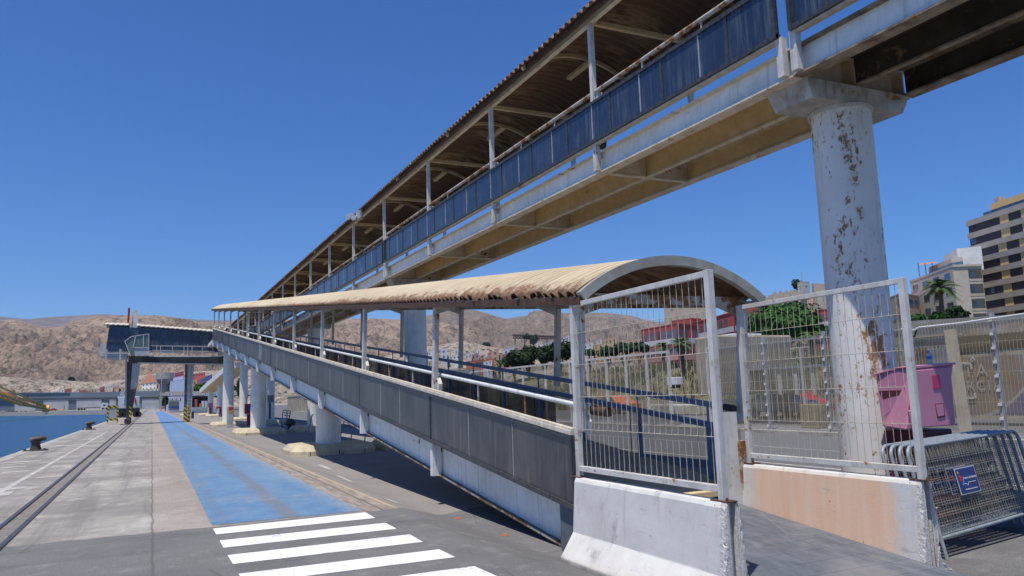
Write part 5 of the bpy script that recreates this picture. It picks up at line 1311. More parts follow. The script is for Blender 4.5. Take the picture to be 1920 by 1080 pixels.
# dark aqueduct / viaduct on the slope
t = thing('viaduct', 'long dark steel viaduct on the bare hillside', 'viaduct', AD(1000, 630, 900))
M['viad'] = flat('viaduct_brown', (.10, .065, .06), .7); a = AD(962, 628.5, 900); c_ = AD(1045, 631, 950)
b = MB(); b.beam(a, c_, 4, 1.6); b.beam(a+Vector((0, 0, -3.4)), c_+Vector((0, 0, -3.4)), 2, .8); b.build('deck', M['viad'], t)
for q in (.04, .25, .5, .75, .97): p = a.lerp(c_, q); MB().box(p.x-.9, p.x+.9, p.y-.9, p.y+.9, p.z-22, p.z-3).build('pier', M['concrete'], t)
b = MB()
for i in range(15): p = a.lerp(c_, i/14); q_ = a.lerp(c_, min(1, (i+.5)/14)); b.beam(p+Vector((0, 0, -3.5)), q_, 1, .7); b.beam(q_, a.lerp(c_, min(1, (i+1)/14))+Vector((0, 0, -3.5)), 1, .7)
b.build('truss', M['viad'], t)
# water tower
t = thing('water_tower', 'round concrete water tower with flared tank beyond the canopy', 'tower', AD(310, 745, 330))
c0 = AD(308.5, 735, 330); zt_ = zat(308, 699, 330); zm = zat(308, 711, 330); zn = zat(308, 718, 330); zb_ = zat(308, 745, 330)
M['tower'] = surf('tower_concrete', (.30, .27, .23), (.20, .18, .15), rough=.9, sc=.3, bump=0, streak=.6, stc=(.1, .09, .07))
mpx = 330/1434
b = MB(); n = 28
b.path([(c0.x, c0.y, zb_-5), (c0.x, c0.y, zn)], 8.5*mpx, n); b.build('shaft', M['tower'], t, smooth=True)
b = MB(); b.path([(c0.x, c0.y, zn-.5), (c0.x, c0.y, zm)], 10*mpx, n, 16*mpx); b.build('cone', M['tower'], t, smooth=True)
b = MB(); b.path([(c0.x, c0.y, zm), (c0.x, c0.y, zt_)], 16*mpx, n); b.build('tank', surf('tank_concrete', (.42, .39, .33), (.32, .29, .25), rough=.9, sc=.3, bump=0, streak=.4, stc=(.2, .18, .14)), t, smooth=True)
# light blue building, lilac top, red sides
ph('tall plain light blue building beside the water tower', 321, 348, 712, 736, 300, lbu, 0, 0, name='apartment_building', cat='building', group=None)
ph('lilac upper block on the plain light blue building', 326, 345, 706, 713, 310, (.50, .46, .66), 0, 0, name='apartment_building', cat='building', group=None)
ph('lilac grey low building behind the canopy and kiosk', 315, 345, 742, 757, 230, (.48, .46, .62), 1, 4, name='office_building', cat='building', group=None)
ph('light blue building slice between gantry leg and trees', 358, 364, 712, 724, 310, lbu, 0, 0, name='apartment_building', cat='building', group=None)
ph('red and white long building on the slope seen between gantry leg and far ramp', 360, 386, 699, 705, 430, (.52, .14, .14), 1, 9, name='long_building', cat='building', group=None)
ph('dark red block with white windows behind the gantry leg', 329, 346, 697, 705, 430, (.36, .06, .08), 1, 4, name='apartment_building', cat='building', group=None)
# warehouses ------------------------------------------------------------------
W0 = AD(-160, 770, 540); W1 = AD(330, 762, 375)
A2 = (W0.x, W0.y); B2_ = (W1.x, W1.y)
t = thing('warehouse', 'long grey harbour warehouse with ronca lettering and pale doors', 'warehouse', (W0.x, W0.y, .4))
M['wroof'] = surf('slate_cladding', (.085, .115, .14), (.07, .095, .12), rough=.6, sc=.05, bump=0, streak=.3, stc=(.05, .06, .07)); M['wwall'] = surf('corrugated_wall', (.36, .37, .39), (.30, .31, .33), rough=.6, sc=.2, bump=0, streak=.4, stc=(.2, .2, .21)); M['wdoor'] = surf('grey_blue_door', (.11, .13, .17), (.09, .105, .14), rough=.6, bump=0)
def wq(mb, px0, px1, py0a, py0b, py1a, py1b, outs=0.0, dep=1.0):
    n_ = Vector((-(B2_[1]-A2[1]), B2_[0]-A2[0], 0)).normalized()
    if n_.y > 0: n_ = -n_
    q = [AP(px0, py1a, A2, B2_), AP(px1, py1b, A2, B2_), AP(px1, py0b, A2, B2_), AP(px0, py0a, A2, B2_)]
    o = n_*outs; k = -n_*dep
    return mb.hexa([q[0]+o, q[1]+o, q[1]+o+k, q[0]+o+k, q[3]+o, q[2]+o, q[2]+o+k, q[3]+o+k])
b = MB(); wq(b, -160, 300, 752, 743, 773, 768, 0, 30); b.build('wall', M['wdoor'], t)
b = MB(); wq(b, 28, 330, 738.5, 732, 752, 745, .8, 30); b.build('roof_fascia', surf('slate_fascia', (.135, .165, .20), (.11, .135, .16), rough=.6, sc=.04, bump=0), t)
b = MB(); wq(b, -160, 56, 738, 737, 752, 751, 1.2, 30); wq(b, 56, 134, 737, 737, 740, 739.5, 1.2, 30); b.build('dark_roof', surf('dark_roof_sheet', (.02, .045, .07), (.015, .03, .05), rough=.4, sc=.05, bump=0), t)
b = MB(); wq(b, -160, 300, 749.5, 744, 752, 746, .9, 1); b.build('eave_shadow_strip', M['dark'], t)  # solid dark strip in place of the shadow line below the eave
for (x0, x1) in ((29, 68), (83, 130), (145, 192), (207, 219), (268, 300)):
    b = MB(); f = (x0+160)/460; ya = 753-6*f; yb_ = 772.5-5*f; wq(b, x0, x1, ya, ya-.4, yb_, yb_-.5, .5, 1); b.build('sliding_door', M['wwall'], t)
rot = Matrix(((Vector((B2_[0]-A2[0], B2_[1]-A2[1], 0))).normalized(), Vector((0, 0, 1)), Vector((B2_[1]-A2[1], -(B2_[0]-A2[0]), 0)).normalized())).transposed()
lp = AP(38, 746.5, A2, B2_); text3d('lettering', 'ronca', 3.3, lp+rot.col[2]*2.1, rot, M['signwhite'], t, bold=.12)
# vehicles on the far quay
def smallcar(px, py, t_, L, c, label, van=False):
    p = AD(px, py, t_); p.z = .45; z0 = p.z; th = thing('parked_car' if not van else 'parked_van', label, 'car' if not van else 'van', p, 'vehicles on the far quay')
    H_ = 1.45 if not van else 2.2
    prof = [(-L/2, .35), (-L/2, .8), (-L/2+.25, .95), (-L*.22, 1.0), (-L*.12, H_), (L*.22, H_), (L*.38, .98), (L/2, .85), (L/2, .35)] if not van else [(-L/2, .35), (-L/2, 1.1), (-L*.38, 1.3), (-L*.28, H_), (L/2, H_), (L/2, .35)]
    b = MB(); b.prism([(p.x+u, z0+v) for u, v in prof], 'y', p.y-.85, p.y+.85)
    body = b.build('body', flat('car_%d' % int(px), c, .25), th)
    b = MB(); b.box(p.x-L*.12, p.x+L*.25, p.y-.87, p.y-.85, z0+1.0, z0+H_-.12); b.build('window', M['vglass'], th)
    for s in (-.3, .3):
        b = MB(); b.path([(p.x+L*s, p.y-.9, z0+.32), (p.x+L*s, p.y-.7, z0+.32)], .33, 12); b.build('wheel', M['tyre'], th)
    return th
YQ = 470
smallcar(11, 770.5, YQ, 4.4, (.62, .64, .66), 'silver car parked at the left end of the far quay')
smallcar(21, 770.3, YQ, 4.2, (.7, .7, .7), 'white car beside a dark car on the far quay')
smallcar(27, 770.2, YQ, 4.2, (.03, .04, .08), 'dark blue car, third from the left end of the far quay')
smallcar(45, 769.8, 460, 4.6, (.68, .70, .72), 'white car alone before the first pale warehouse door')
smallcar(99, 769, 430, 4.4, (.45, .03, .04), 'red vehicle beside the crane boom tip on the far quay')
for (px, l) in ((116, 'yellow forklift with tall mast, before the second warehouse door'),):
    p = AD(px, 769.3, 425); p.z = .45; th = thing('forklift', l, 'forklift', p)
    b = MB(); b.box(p.x-1, p.x+.8, p.y-.6, p.y+.6, p.z+.3, p.z+1.2); b.build('body', M['yel'], th)
    b = MB(); b.box(p.x+1.0, p.x+1.2, p.y-.5, p.y+.5, p.z, p.z+3.0); b.build('mast', M['dark'], th)
    b = MB(); b.box(p.x-.6, p.x+.5, p.y-.5, p.y+.5, p.z+1.9, p.z+2.0); b.build('roof_guard', M['dark'], th)
p = AD(196, 767.5, 378); p.z = .45; th = thing('articulated_lorry', 'white lorry tractor with a low dark trailer on the far quay', 'lorry', p)
b = MB(); b.prism([(p.x-1.6, p.z+.5), (p.x-1.6, p.z+2.0), (p.x-1.0, p.z+3.5), (p.x+1.4, p.z+3.2), (p.x+1.4, p.z+.5)], 'y', p.y-1.2, p.y+1.2); b.build('cab', M['vwhite'], th)
b = MB(); b.box(p.x-.6, p.x+.4, p.y-1.24, p.y-1.2, p.z+1.7, p.z+2.5); b.build('cab_window', M['vglass'], th)
b = MB(); b.box(p.x-12, p.x-1.5, p.y-1.1, p.y+1.1, p.z+1.0, p.z+1.35); b.build('trailer', M['dark'], th)
for dx in (-11, -9.8, -8.6, -.6, .9):
    b = MB(); b.path([(p.x+dx, p.y-1.2, p.z+.5), (p.x+dx, p.y-.8, p.z+.5)], .5, 12); b.build('wheel', M['tyre'], th)
# canopy with sign boards, kiosk, gate area at the end of the quay
t = thing('check_canopy', 'low dark flat canopy with white number boards at the port gate', 'canopy', AD(350, 770, 210)); TC = 210
def adq(mb, px0, py0, px1, py1, t_, d=.3, dy0=0, dy1=0):
    a = AD(px0, py1, t_); c_ = AD(px1, py1+dy1, t_); e = AD(px1, py0+dy1, t_); f = AD(px0, py0, t_); k = Vector((0, d, 0))
    return mb.hexa([a, c_, c_+k, a+k, f, e, e+k, f+k])
b = MB(); adq(b, 309, 734.5, 500, 736.5, TC, 14, 0, -3.5)
a = AD(298, 743, TC-6); b.add([a, AD(311, 734.5, TC), AD(500, 731, TC), AD(500, 742, TC-6)], [(0, 1, 2, 3)]); b.build('roof', surf('canopy_roof', (.16, .15, .13), (.12, .11, .10), rough=.7, bump=0), t)
b = MB(); adq(b, 298, 742, 500, 743.6, TC-6, .3, 0, -1.5); b.build('front_beam', M['dark'], t)
b = MB(); adq(b, 311, 737, 500, 742, TC+1, .3, 0, -2); b.build('back_truss', M['dark'], t)
for px in (308.5, 360, 420, 470): b = MB(); adq(b, px, 742, px+2.2, 766, TC-2, .5); b.build('column', M['dark'], t)
for i, px in enumerate((315.5, 339.5, 358.5, 383, 401)):
    b = MB(); adq(b, px, 736.8, px+7.5, 741.8, TC-6.4, .1); s_ = b.build('number_board', M['signwhite'], t)
    b = MB(); adq(b, px+1.2, 737.8, px+4.0, 740.8, TC-6.55, .05); b.build('board_symbol', M['emblue'], s_)
t = thing('gate_kiosk', 'glazed gate kiosk with a blue stripe under the canopy', 'kiosk', AD(326, 766, 200))
b = MB(); adq(b, 316, 750, 336, 770, 200, 4); b.build('body', surf('kiosk_grey', (.30, .34, .36), rough=.5, bump=0), t)
b = MB(); adq(b, 317.5, 753.5, 335, 761.5, 199.8, .1); b.build('window', M['cabglass'], t)
b = MB(); adq(b, 316, 762.5, 336, 765.8, 199.8, .1); b.build('blue_stripe', flat('stripe_blue', (.02, .08, .32), .4), t)
# pale blue hoarding boards along the gate
t = thing('hoarding', 'pale blue ribbed hoarding behind the far pillars', 'fence', AD(370, 770, 165))
b = MB(); adq(b, 352, 763.5, 388, 774.5, 165, .2); adq(b, 399, 765, 404, 776, 160, .2); b.build('panel', surf('hoarding_blue', (.42, .50, .58), (.34, .42, .50), rough=.6, sc=.5, streak=.6, stc=(.2, .25, .3), bump=0), t)
for i in range(13):
    b = MB(); adq(b, 353+i*2.75, 763.5, 353.6+i*2.75, 774.5, 164.8, .2); b.build('rib', M['whitepost'], t)
for (px0, px1, py0, py1, c, l) in ((365.5, 370, 749, 763, (.55, .10, .12), 'red and white upright sign behind the pale hoarding'), (374, 377, 757, 764, (.70, .25, .02), 'orange container standing behind the pale hoarding'), (378, 383, 752, 764, (.62, .66, .66), 'white panel next to the orange container'), (384, 389, 752, 764, (.60, .66, .74), 'bluish white panel at the far pillar')):
    b = MB(); adq(b, px0, py0, px1, py1, 175, .5); tag(b.build('upright_panel', flat('pn%d' % px0, c, .5), bevel=.05), l, 'panel')
b = MB(); p = AD(301.5, 768, 200); b.tube((p.x, p.y, -.2), (p.x, p.y, zat(302, 692, 200)), .13, 8); tag(b.build('lamp_post', M['galv']), 'thin grey lamp post left of the canopy', 'lamp post')
b = MB()
for (x0, x1) in ((272, 281), (282, 292)): adq(b, x0, 762, x1, 766, 300, 2)
tag(b.build('parked_vans', M['vwhite']), 'blurred pale parked vans at the end of the quay', 'van')
b = MB(); adq(b, 262, 757, 312, 758, 320, .3); adq(b, 262, 762, 312, 763, 320, .3)
for px in range(262, 313, 5): adq(b, px, 757, px+.6, 768, 320, .3)
tag(b.build('gate_fence', M['galv']), 'pale gate fence closing the end of the quay', 'fence')
# ================================================================= RIGHT SIDE: ROAD, FENCE, YARD
kb = MB(); kb.box(22.55, 22.75, -10, 140, GZ, GZ+.13); kb.build('kerb', M['concrete'], kind='structure')
pv = MB(); pv.quad((22.75, -10, GZ+.125), (24.2, -10, GZ+.125), (24.2, 140, GZ+.125), (22.75, 140, GZ+.125)); pv.build('pavement', surf('pavement', (.34, .32, .29), (.26, .245, .22), rough=.9, sc=2), kind='structure')
# long fence of posts with dusty clear sheets
M['dusty'] = dusty('dusty_clear_sheet', (.27, .25, .17), .24)
FX = 22.95; ZF = 3.48
ft = thing('long_road_fence', 'long fence of pale posts and dusty clear sheets beyond the road', 'fence', (FX, 25, GZ))
py_ = [14.74-2.9*2, 14.74-2.9, 14.74, 17.61, 21.22, 24.38, 28.0, 30.95, 32.81, 34.74, 36.68, 38.73, 40.83, 44.08, 47.42, 50.44, 53.39, 57]
for i, yk in enumerate(py_):
    near_ = yk < 27
    b = MB(); b.beam((FX, yk, GZ), (FX, yk, ZF+.12 if near_ else ZF), .10 if near_ else .13, .12, (1, 0, 0)); po = b.build('post', M['galv'] if near_ else M['whitepost'], ft)
    if near_:
        for k in range(9): MB().box(FX-.12, FX-.04, yk-.05, yk+.05, GZ+.25+k*.42, GZ+.33+k*.42).build('insulator', M['signwhite'], po)
    if i < len(py_)-1 and not (27 < yk < 29):
        b = MB(); b.box(FX+.03, FX+.045, yk+.05, py_[i+1]-.05, GZ+.3, ZF); b.build('clear_sheet', M['dusty'], ft)
        b = MB(); b.beam((FX, yk, ZF-.04 if not near_ else ZF-.12), (FX, py_[i+1], ZF-.04 if not near_ else ZF-.12), .05 if near_ else .09, .05 if near_ else .11); b.build('top_rail', M['galv'] if near_ else M['whitepost'], ft)
        if near_:
            w_ = MB(); yy_ = yk
            while yy_ < py_[i+1]: w_.tube((FX-.06, yy_, GZ+.1), (FX-.06, yy_, ZF), .006, 3, cap=False); yy_ += .11
            for k in range(4): w_.tube((FX-.06, yk, GZ+.3+k*.9), (FX-.06, py_[i+1], GZ+.3+k*.9), .006, 3, cap=False)
            w_.build('wire_mesh', M['wire'], ft)
# sagging cable along the fence top
b = MB(); b.path([AX(1690, 617, FX-.2), AX(1697, 617.5, FX-.2), AX(1705, 622, FX-.2), AX(1714, 619, FX-.2), AX(1724, 614, FX-.2), AX(1800, 606, FX-.2), AX(1925, 588, FX-.2)], .03, 6)
tag(b.build('white_cable', M['signwhite']), 'sagging white cable strung along the top of the road fence', 'cable')
b = MB(); b.path([AX(1699, 618, FX-.15), AX(1704, 632, FX-.15), AX(1714, 632, FX-.15), AX(1719, 618, FX-.15)], .03, 5); tag(b.build('hanging_strap', M['dark']), 'black strap hanging in a V under the white cable', 'strap')
# precast wall further along the road
t = thing('precast_wall', 'stained precast concrete wall with ribs along the far side of the road', 'wall', (23.3, 95, GZ))
M['stained'] = surf('stained_precast', (.40, .35, .28), (.30, .26, .20), rough=.9, sc=1, streak=.8, stc=(.16, .13, .10), dirt=.4, bump=.2)
b = MB(); b.box(23.1, 23.4, 57, 150, GZ, 2.4); b.build('wall', M['stained'], t)
b = MB(); b.box(23.0, 23.5, 57, 150, 2.4, 2.62); b.build('coping', M['concrete'], t)
for i in range(46):
    y = 57.5+i*2; b = MB(); b.box(22.98, 23.1, y, y+.22, GZ, 2.4); b.build('rib', M['concrete'], t)
t = thing('corrugated_shed', 'grey corrugated shed wall rising behind the precast wall', 'shed', (27, 85, 0))
b = MB(); b.box(26, 30, 72, 110, GZ, 4.2); b.build('wall', surf('shed_wall', (.34, .33, .30), (.27, .26, .24), rough=.8, sc=1, streak=.7, stc=(.15, .14, .12)), t)
for i in range(18): b = MB(); b.box(25.9, 26.0, 72.5+i*2, 72.7+i*2, GZ, 4.2); b.build('rib', M['stained'], t)
# yard surface, low wall, grassy bank -------------------------------------------
def bankmat():
    m, nt, b = newmat('dry_bank'); n = N(nt)
    col = n.mix(n.ramp(n.noise(.5, 6, .7), .35, .65), (.20, .165, .09, 1), (.11, .11, .05, 1))
    col = n.mix(n.ramp(n.noise(2.5, 5, .7), .45, .7, 0, .6), col, (.28, .245, .15, 1))
    col = n.mix(n.ramp(n.noise(1.3, 5, .7, v=n.map(loc=(5, 5, 1))), .52, .62, 0, .8), col, (.07, .085, .035, 1))
    n.lk(col, b.inputs['Base Color']); b.inputs['Roughness'].default_value = .95; n.bump(n.noise(3, 5, .7), b, 1, .4); return m
def bankz(x, y):
    t_ = ss(38, 50, x-.0*y); return GZ+4.0*t_+t_*(.35*noise.noise(Vector((x*.2, y*.2, 0)))+.2*noise.noise(Vector((x, y, 4))))+2.2*ss(60, 120, x)
bxs = frange(38, 60, 1)+[65, 70, 80, 95, 120, 150, 200]; bys = frange(-20, 110, 1.5)+[125, 150]
grid(bxs, bys, bankz).build('grass_bank', bankmat(), kind='structure', smooth=True)
M['straw'] = flat('straw_grass', (.22, .19, .095), .9); M['olive'] = flat('olive_scrub', (.10, .115, .045), .9); M['leafy'] = flat('bank_green', (.05, .09, .03), .9)
def tufts(name, label, mat, n_, x0, x1, y0, y1, h, seed, kind='stuff'):
    r = random.Random(seed); b = MB()
    for i in range(n_):
        x = r.uniform(x0, x1); y = r.uniform(y0, y1); z = bankz(x, y)-.05
        if noise.noise(Vector((x*.18, y*.18, seed))) < -.12: continue
        for k in range(9):
            a = r.uniform(0, 2*pi); hh = h*r.uniform(.5, 1.2); l = r.uniform(.15, .5)*hh; w_ = .045
            p = Vector((x+r.uniform(-.2, .2), y+r.uniform(-.2, .2), z)); s_ = Vector((-sin(a), cos(a), 0))*w_; q = p+Vector((cos(a)*l*.5, sin(a)*l*.5, hh*.75)); e = p+Vector((cos(a)*l, sin(a)*l, hh*.9))
            b.add([p-s_, p+s_, q+s_*.7, q-s_*.7, e], [(0, 1, 2, 3), (3, 2, 4)])
    o = b.build(name, mat); o['kind'] = kind; o['label'] = label; return o
tufts('dry_grass', 'dry straw grass on the bank behind the road fence', M['straw'], 1500, 38.5, 52, 4, 90, .75, 1)
tufts('scrub', 'olive scrub on the bank behind the road fence', M['olive'], 900, 38.5, 54, 4, 90, 1.0, 2)
tufts('green_weeds', 'greener weeds along the top of the bank', M['leafy'], 300, 46, 56, 4, 70, .9, 3)
b = MB(); b.box(36.6, 37.0, -10, 60, GZ, .75); tag(b.build('low_wall', surf('low_wall_tan', (.42, .36, .27), (.34, .29, .22), rough=.9, sc=1, dirt=.4)), 'low tan concrete wall at the foot of the grassy bank', 'wall')
b = MB(); b.box(50.0, 50.3, -10, 34, 3.4, 5.0); tag(b.build('bank_wall', M['concrete']), 'grey wall running along the top of the grassy bank', 'wall')
# white electric box, tan pier with lamp pole, concrete piers
def axb(mb, px0, py0, px1, py1, X, d):
    a = AX(px0, py1, X); c_ = AX(px1, py0, X); return mb.box(X, X+d, min(a.y, c_.y), max(a.y, c_.y), min(a.z, c_.z), max(a.z, c_.z))
t = thing('white_meter_box', 'white box on a dark foot behind the fence, framed by the wire mesh', 'meter box', AX(1258, 725, 30))
b = MB(); axb(b, 1250, 707, 1268, 722, 30, .5); b.build('box', M['signwhite'], t, bevel=.03)
b = MB(); axb(b, 1252, 722, 1266, 728, 30.1, .4); b.build('foot', M['dark'], t)
t = thing('concrete_loading_wall', 'tall stained concrete wall end with a rounded top, between the two mesh fences', 'wall', AX(1325, 745, 26))
b = MB(); axb(b, 1308, 628, 1346, 742, 26, 5); b.build('wall', M['stained'], t, bevel=.1)
b = MB(); axb(b, 1345, 672, 1372, 742, 29, 5); b.build('ramp_side', surf('light_concrete', (.52, .50, .46), (.44, .42, .38), rough=.9, sc=.6, streak=.3), t)
for i in range(5): b = MB(); axb(b, 1345, 676+i*13, 1372, 677+i*13, 28.97, .05); b.build('joint', M['stained'], t)
t = thing('box_trailer', 'white box trailer standing behind the concrete wall end', 'trailer', AX(1350, 660, 34))
b = MB(); axb(b, 1306, 625, 1374, 651, 34, 2.5); b.build('box', M['vwhite'], t, bevel=.08)
b = MB(); axb(b, 1306, 651, 1374, 661, 34.2, 2.2); b.build('chassis', M['dark'], t)
t = thing('lamp_pier', 'tan box pier with a rusty lamp pole behind the fence', 'pier', AX(1510, 800, 24.5))
b = MB(); axb(b, 1502, 758, 1530, 803, 24.5, .6); b.build('pier', surf('tan_pier', (.42, .33, .21), (.34, .26, .16), rough=.9, sc=1, streak=.6, stc=(.2, .14, .08)), t, bevel=.03)
p = AX(1509, 760, 24.8); b = MB(); b.tube((24.8, p.y, p.z), (24.8, p.y, AX(1505, 650, 24.8).z), .06, 8); b.tube((24.8, p.y-.5, AX(1505, 652, 24.8).z), (24.8, p.y+.5, AX(1505, 652, 24.8).z), .03, 6); b.build('pole', M['whitepost'], t)
# glazed bus shelter like frame + parked vehicles in the yard
t = thing('glass_shelter', 'grey glazed shelter frame with panes behind the second fence', 'shelter', AX(1460, 735, 28))
for (x0, x1) in ((1402, 1432), (1434, 1460), (1462, 1492), (1494, 1526)):
    b = MB(); axb(b, x0, 692, x1, 738, 28, .03); b.build('pane', M['dusty'], t)
for x0 in (1401, 1460, 1491, 1523): b = MB(); axb(b, x0, 690, x0+2, 740, 27.97, .08); b.build('upright', M['whitepost'], t)
b = MB(); axb(b, 1398, 688, 1528, 691, 27.9, 1.4); b.build('roof_edge', M['galv'], t)
def yardcar(px, py, X, L, c, label):
    p = AX(px, py, X); z0 = GZ; th = thing('parked_car', label, 'car', (X, p.y, z0), 'cars in the yard')
    prof = [(-L/2, .35), (-L/2, .85), (-L/2+.2, 1.0), (-L*.24, 1.05), (-L*.12, 1.5), (L*.22, 1.5), (L*.38, 1.02), (L/2, .9), (L/2, .35)]
    b = MB(); b.prism([(p.y+u, z0+v) for u, v in prof], 'x', X, X+1.75); b.build('body', flat('ycar_%d' % int(px), c, .25), th, bevel=.06)
    b = MB(); b.prism([(p.y-L*.2, z0+1.05), (p.y-L*.1, z0+1.42), (p.y+L*.2, z0+1.42), (p.y+L*.32, z0+1.05)], 'x', X-.01, X+.01); b.build('window', M['vglass'], th)
    for s in (-.3, .3):
        b = MB(); b.path([(X-.03, p.y+L*s, z0+.32), (X+.2, p.y+L*s, z0+.32)], .33, 14); b.build('wheel', M['tyre'], th)
yardcar(1440, 735, 33, 4.4, (.16, .17, .2), 'grey car in the yard behind the glass shelter')
yardcar(1472, 735, 34.5, 4.2, (.5, .03, .03), 'red car in the yard behind the grey one')
yardcar(1140, 735, 34, 4.2, (.6, .15, .03), 'orange red car in the yard behind the white meshed fence')
# low ring of concrete cut-out blocks between the fences
t = thing('cutout_blocks', 'row of low pale concrete blocks with rounded openings beyond the road', 'barrier', AX(1280, 790, 24))
for (x0, x1) in ((1217, 1236), (1242, 1262), (1264, 1280), (1284, 1310), (1314, 1345)):
    b = MB(); axb(b, x0, 758, x1, 779, 24, .3); b.build('block', M['concrete'], t, bevel=.08)
# right end: mural board, ruin wall, block wall, timber post, water bottle
XM = 24.6; M['fadedwhite'] = flat('faded_white', (.55, .52, .49), .7)
t = thing('mural_board', 'faded printed board with white letters TA and RCIA and a purple lower band', 'board', AX(1860, 790, XM))
b = MB()
def muralmat():
    m, nt, b = newmat('mural_print'); n = N(nt); x, y, z = n.xyz()
    col = n.mix(n.ramp(n.noise(1.0, 5, .6), .4, .6), (.30, .20, .14, 1), (.22, .19, .19, 1))
    col = n.mix(n.ramp(y, -.9, -1.6), col, (.40, .41, .44, 1))
    r = n.m('ADD', z, n.m('MULTIPLY', n.m('POWER', n.m('ADD', y, -.6), 2.0), -.30))
    col = n.mix(n.m('SUBTRACT', 1.0, n.ramp(r, .17, .20)), col, (.42, .40, .42, 1))
    col = n.mix(n.m('SUBTRACT', 1.0, n.ramp(r, .05, .08)), col, (.15, .11, .25, 1))
    n.lk(col, b.inputs['Base Color']); b.inputs['Roughness'].default_value = .7; return m
axb(b, 1806, 664, 1915, 778, XM, .05); mb_ = b.build('board', muralmat(), t)
rot = Matrix((Vector((0, -1, 0)), Vector((0, 0, 1)), Vector((-1, 0, 0)))).transposed()
for (s_, px, py, sz) in (('TA', 1807, 707, .60), ('..', 1811, 716, .35), ('RCIA', 1813, 732, .46)):
    p = AX(px, py, XM-.03); text3d('lettering', s_, sz, p, rot, M['fadedwhite'], mb_, spacing=1.25)
b = MB()
for (a, c_) in (((1804, 681), (1820, 682)), ((1820, 682), (1822, 692)), ((1824, 669), (1824, 678)), ((1820, 674), (1828, 674)), ((1811, 747), (1829, 746)), ((1828, 737), (1829, 747))):
    b.beam(AX(*a, XM-.03), AX(*c_, XM-.03), .05, .05, (1, 0, 0))
b.build('bracket_lines', M['signwhite'], mb_)
t = thing('ruined_wall', 'broken tan wall with brown openings above the mural board', 'wall', AX(1860, 650, 31))
M['ruin'] = surf('ruin_plaster', (.50, .43, .33), (.40, .34, .26), rough=.95, sc=1.2, dirt=.4, bump=.6, bsc=8)
M['ochrepit'] = surf('ochre_opening', (.17, .115, .05), (.13, .09, .045), rough=.9, sc=.8)
b = MB(); r = random.Random(4); top = [(1782, 624), (1800, 619), (1822, 615), (1850, 611), (1880, 608), (1905, 604), (1925, 601)]
XRW = 31
vs = []
for d in (0, .8):
    for (px, py) in top: p = AX(px, py, XRW); vs.append((XRW+d, p.y, p.z))
    for (px, py) in reversed(top): p = AX(px, 700, XRW); vs.append((XRW+d, p.y, 0))
k = len(top)*2; b.v = vs; b.f = [tuple(range(k)), tuple(range(2*k-1, k-1, -1))]+[(i, (i+1) % k, (i+1) % k+k, i+k) for i in range(k)]
b.build('wall', M['ruin'], t)
for (x0, x1, y0, y1) in ((1800, 1853, 627, 661), (1858, 1925, 621, 655)): b = MB(); axb(b, x0, y0, x1, y1, XRW-.03, .1); b.build('opening', M['ochrepit'], t)
t = thing('block_wall', 'grey block wall with a row of small vents and a brown opening, left of the ruin', 'wall', AX(1745, 690, 30))
b = MB(); axb(b, 1692, 631, 1782, 720, 30, .5); b.build('wall', surf('grey_blocks', (.32, .32, .34), (.25, .25, .27), rough=.9, sc=1, streak=.5), t)
b = MB(); axb(b, 1690, 628, 1784, 633, 29.9, .7); b.build('coping', M['ruin'], t)
b = MB(); axb(b, 1706, 652, 1738, 720, 29.97, .1); b.build('opening', M['ochrepit'], t)
for i in range(9): b = MB(); axb(b, 1712+i*7.5, 641, 1715+i*7.5, 648, 29.97, .05); b.build('vent', M['dark'], t)
b = MB(); b.beam(AX(1781, 618, 21.5), AX(1812, 815, 21.5), .26, .2, (1, 0, 0)); tag(b.build('timber_post', surf('pale_timber', (.52, .45, .34), (.42, .36, .27), rough=.9, sc=2, streak=.5, stc=(.3, .25, .18))), 'pale leaning post between the pink box and the mural board', 'post')
t = thing('water_bottle', 'clear plastic water bottle with blue label and cap standing on the pink box', 'bottle', AY(1744, 686, YB+.2))
p = AY(1744, 687.5, YB+.2); m_, nt_, b_ = newmat('bottle_plastic'); b_.inputs['Base Color'].default_value = (.62, .72, .80, 1); b_.inputs['Roughness'].default_value = .1; b_.inputs['Transmission Weight'].default_value = .55; b_.inputs['IOR'].default_value = 1.3
b = MB(); b.path([p, p+Vector((0, 0, .10))], .040, 16); b.path([p+Vector((0, 0, .145)), p+Vector((0, 0, .175))], .038, 16, .030); b.path([p+Vector((0, 0, .175)), p+Vector((0, 0, .195))], .03, 16, .014); b.build('bottle', m_, t, smooth=True)
b = MB(); b.path([p+Vector((0, 0, .10)), p+Vector((0, 0, .145))], .0405, 16); b.build('label_band', flat('label_blue', (.03, .22, .62), .4), t, smooth=True)
b = MB(); b.path([p+Vector((0, 0, .195)), p+Vector((0, 0, .212))], .016, 12); b.build('cap', flat('cap_blue', (.03, .2, .6), .4), t, smooth=True)
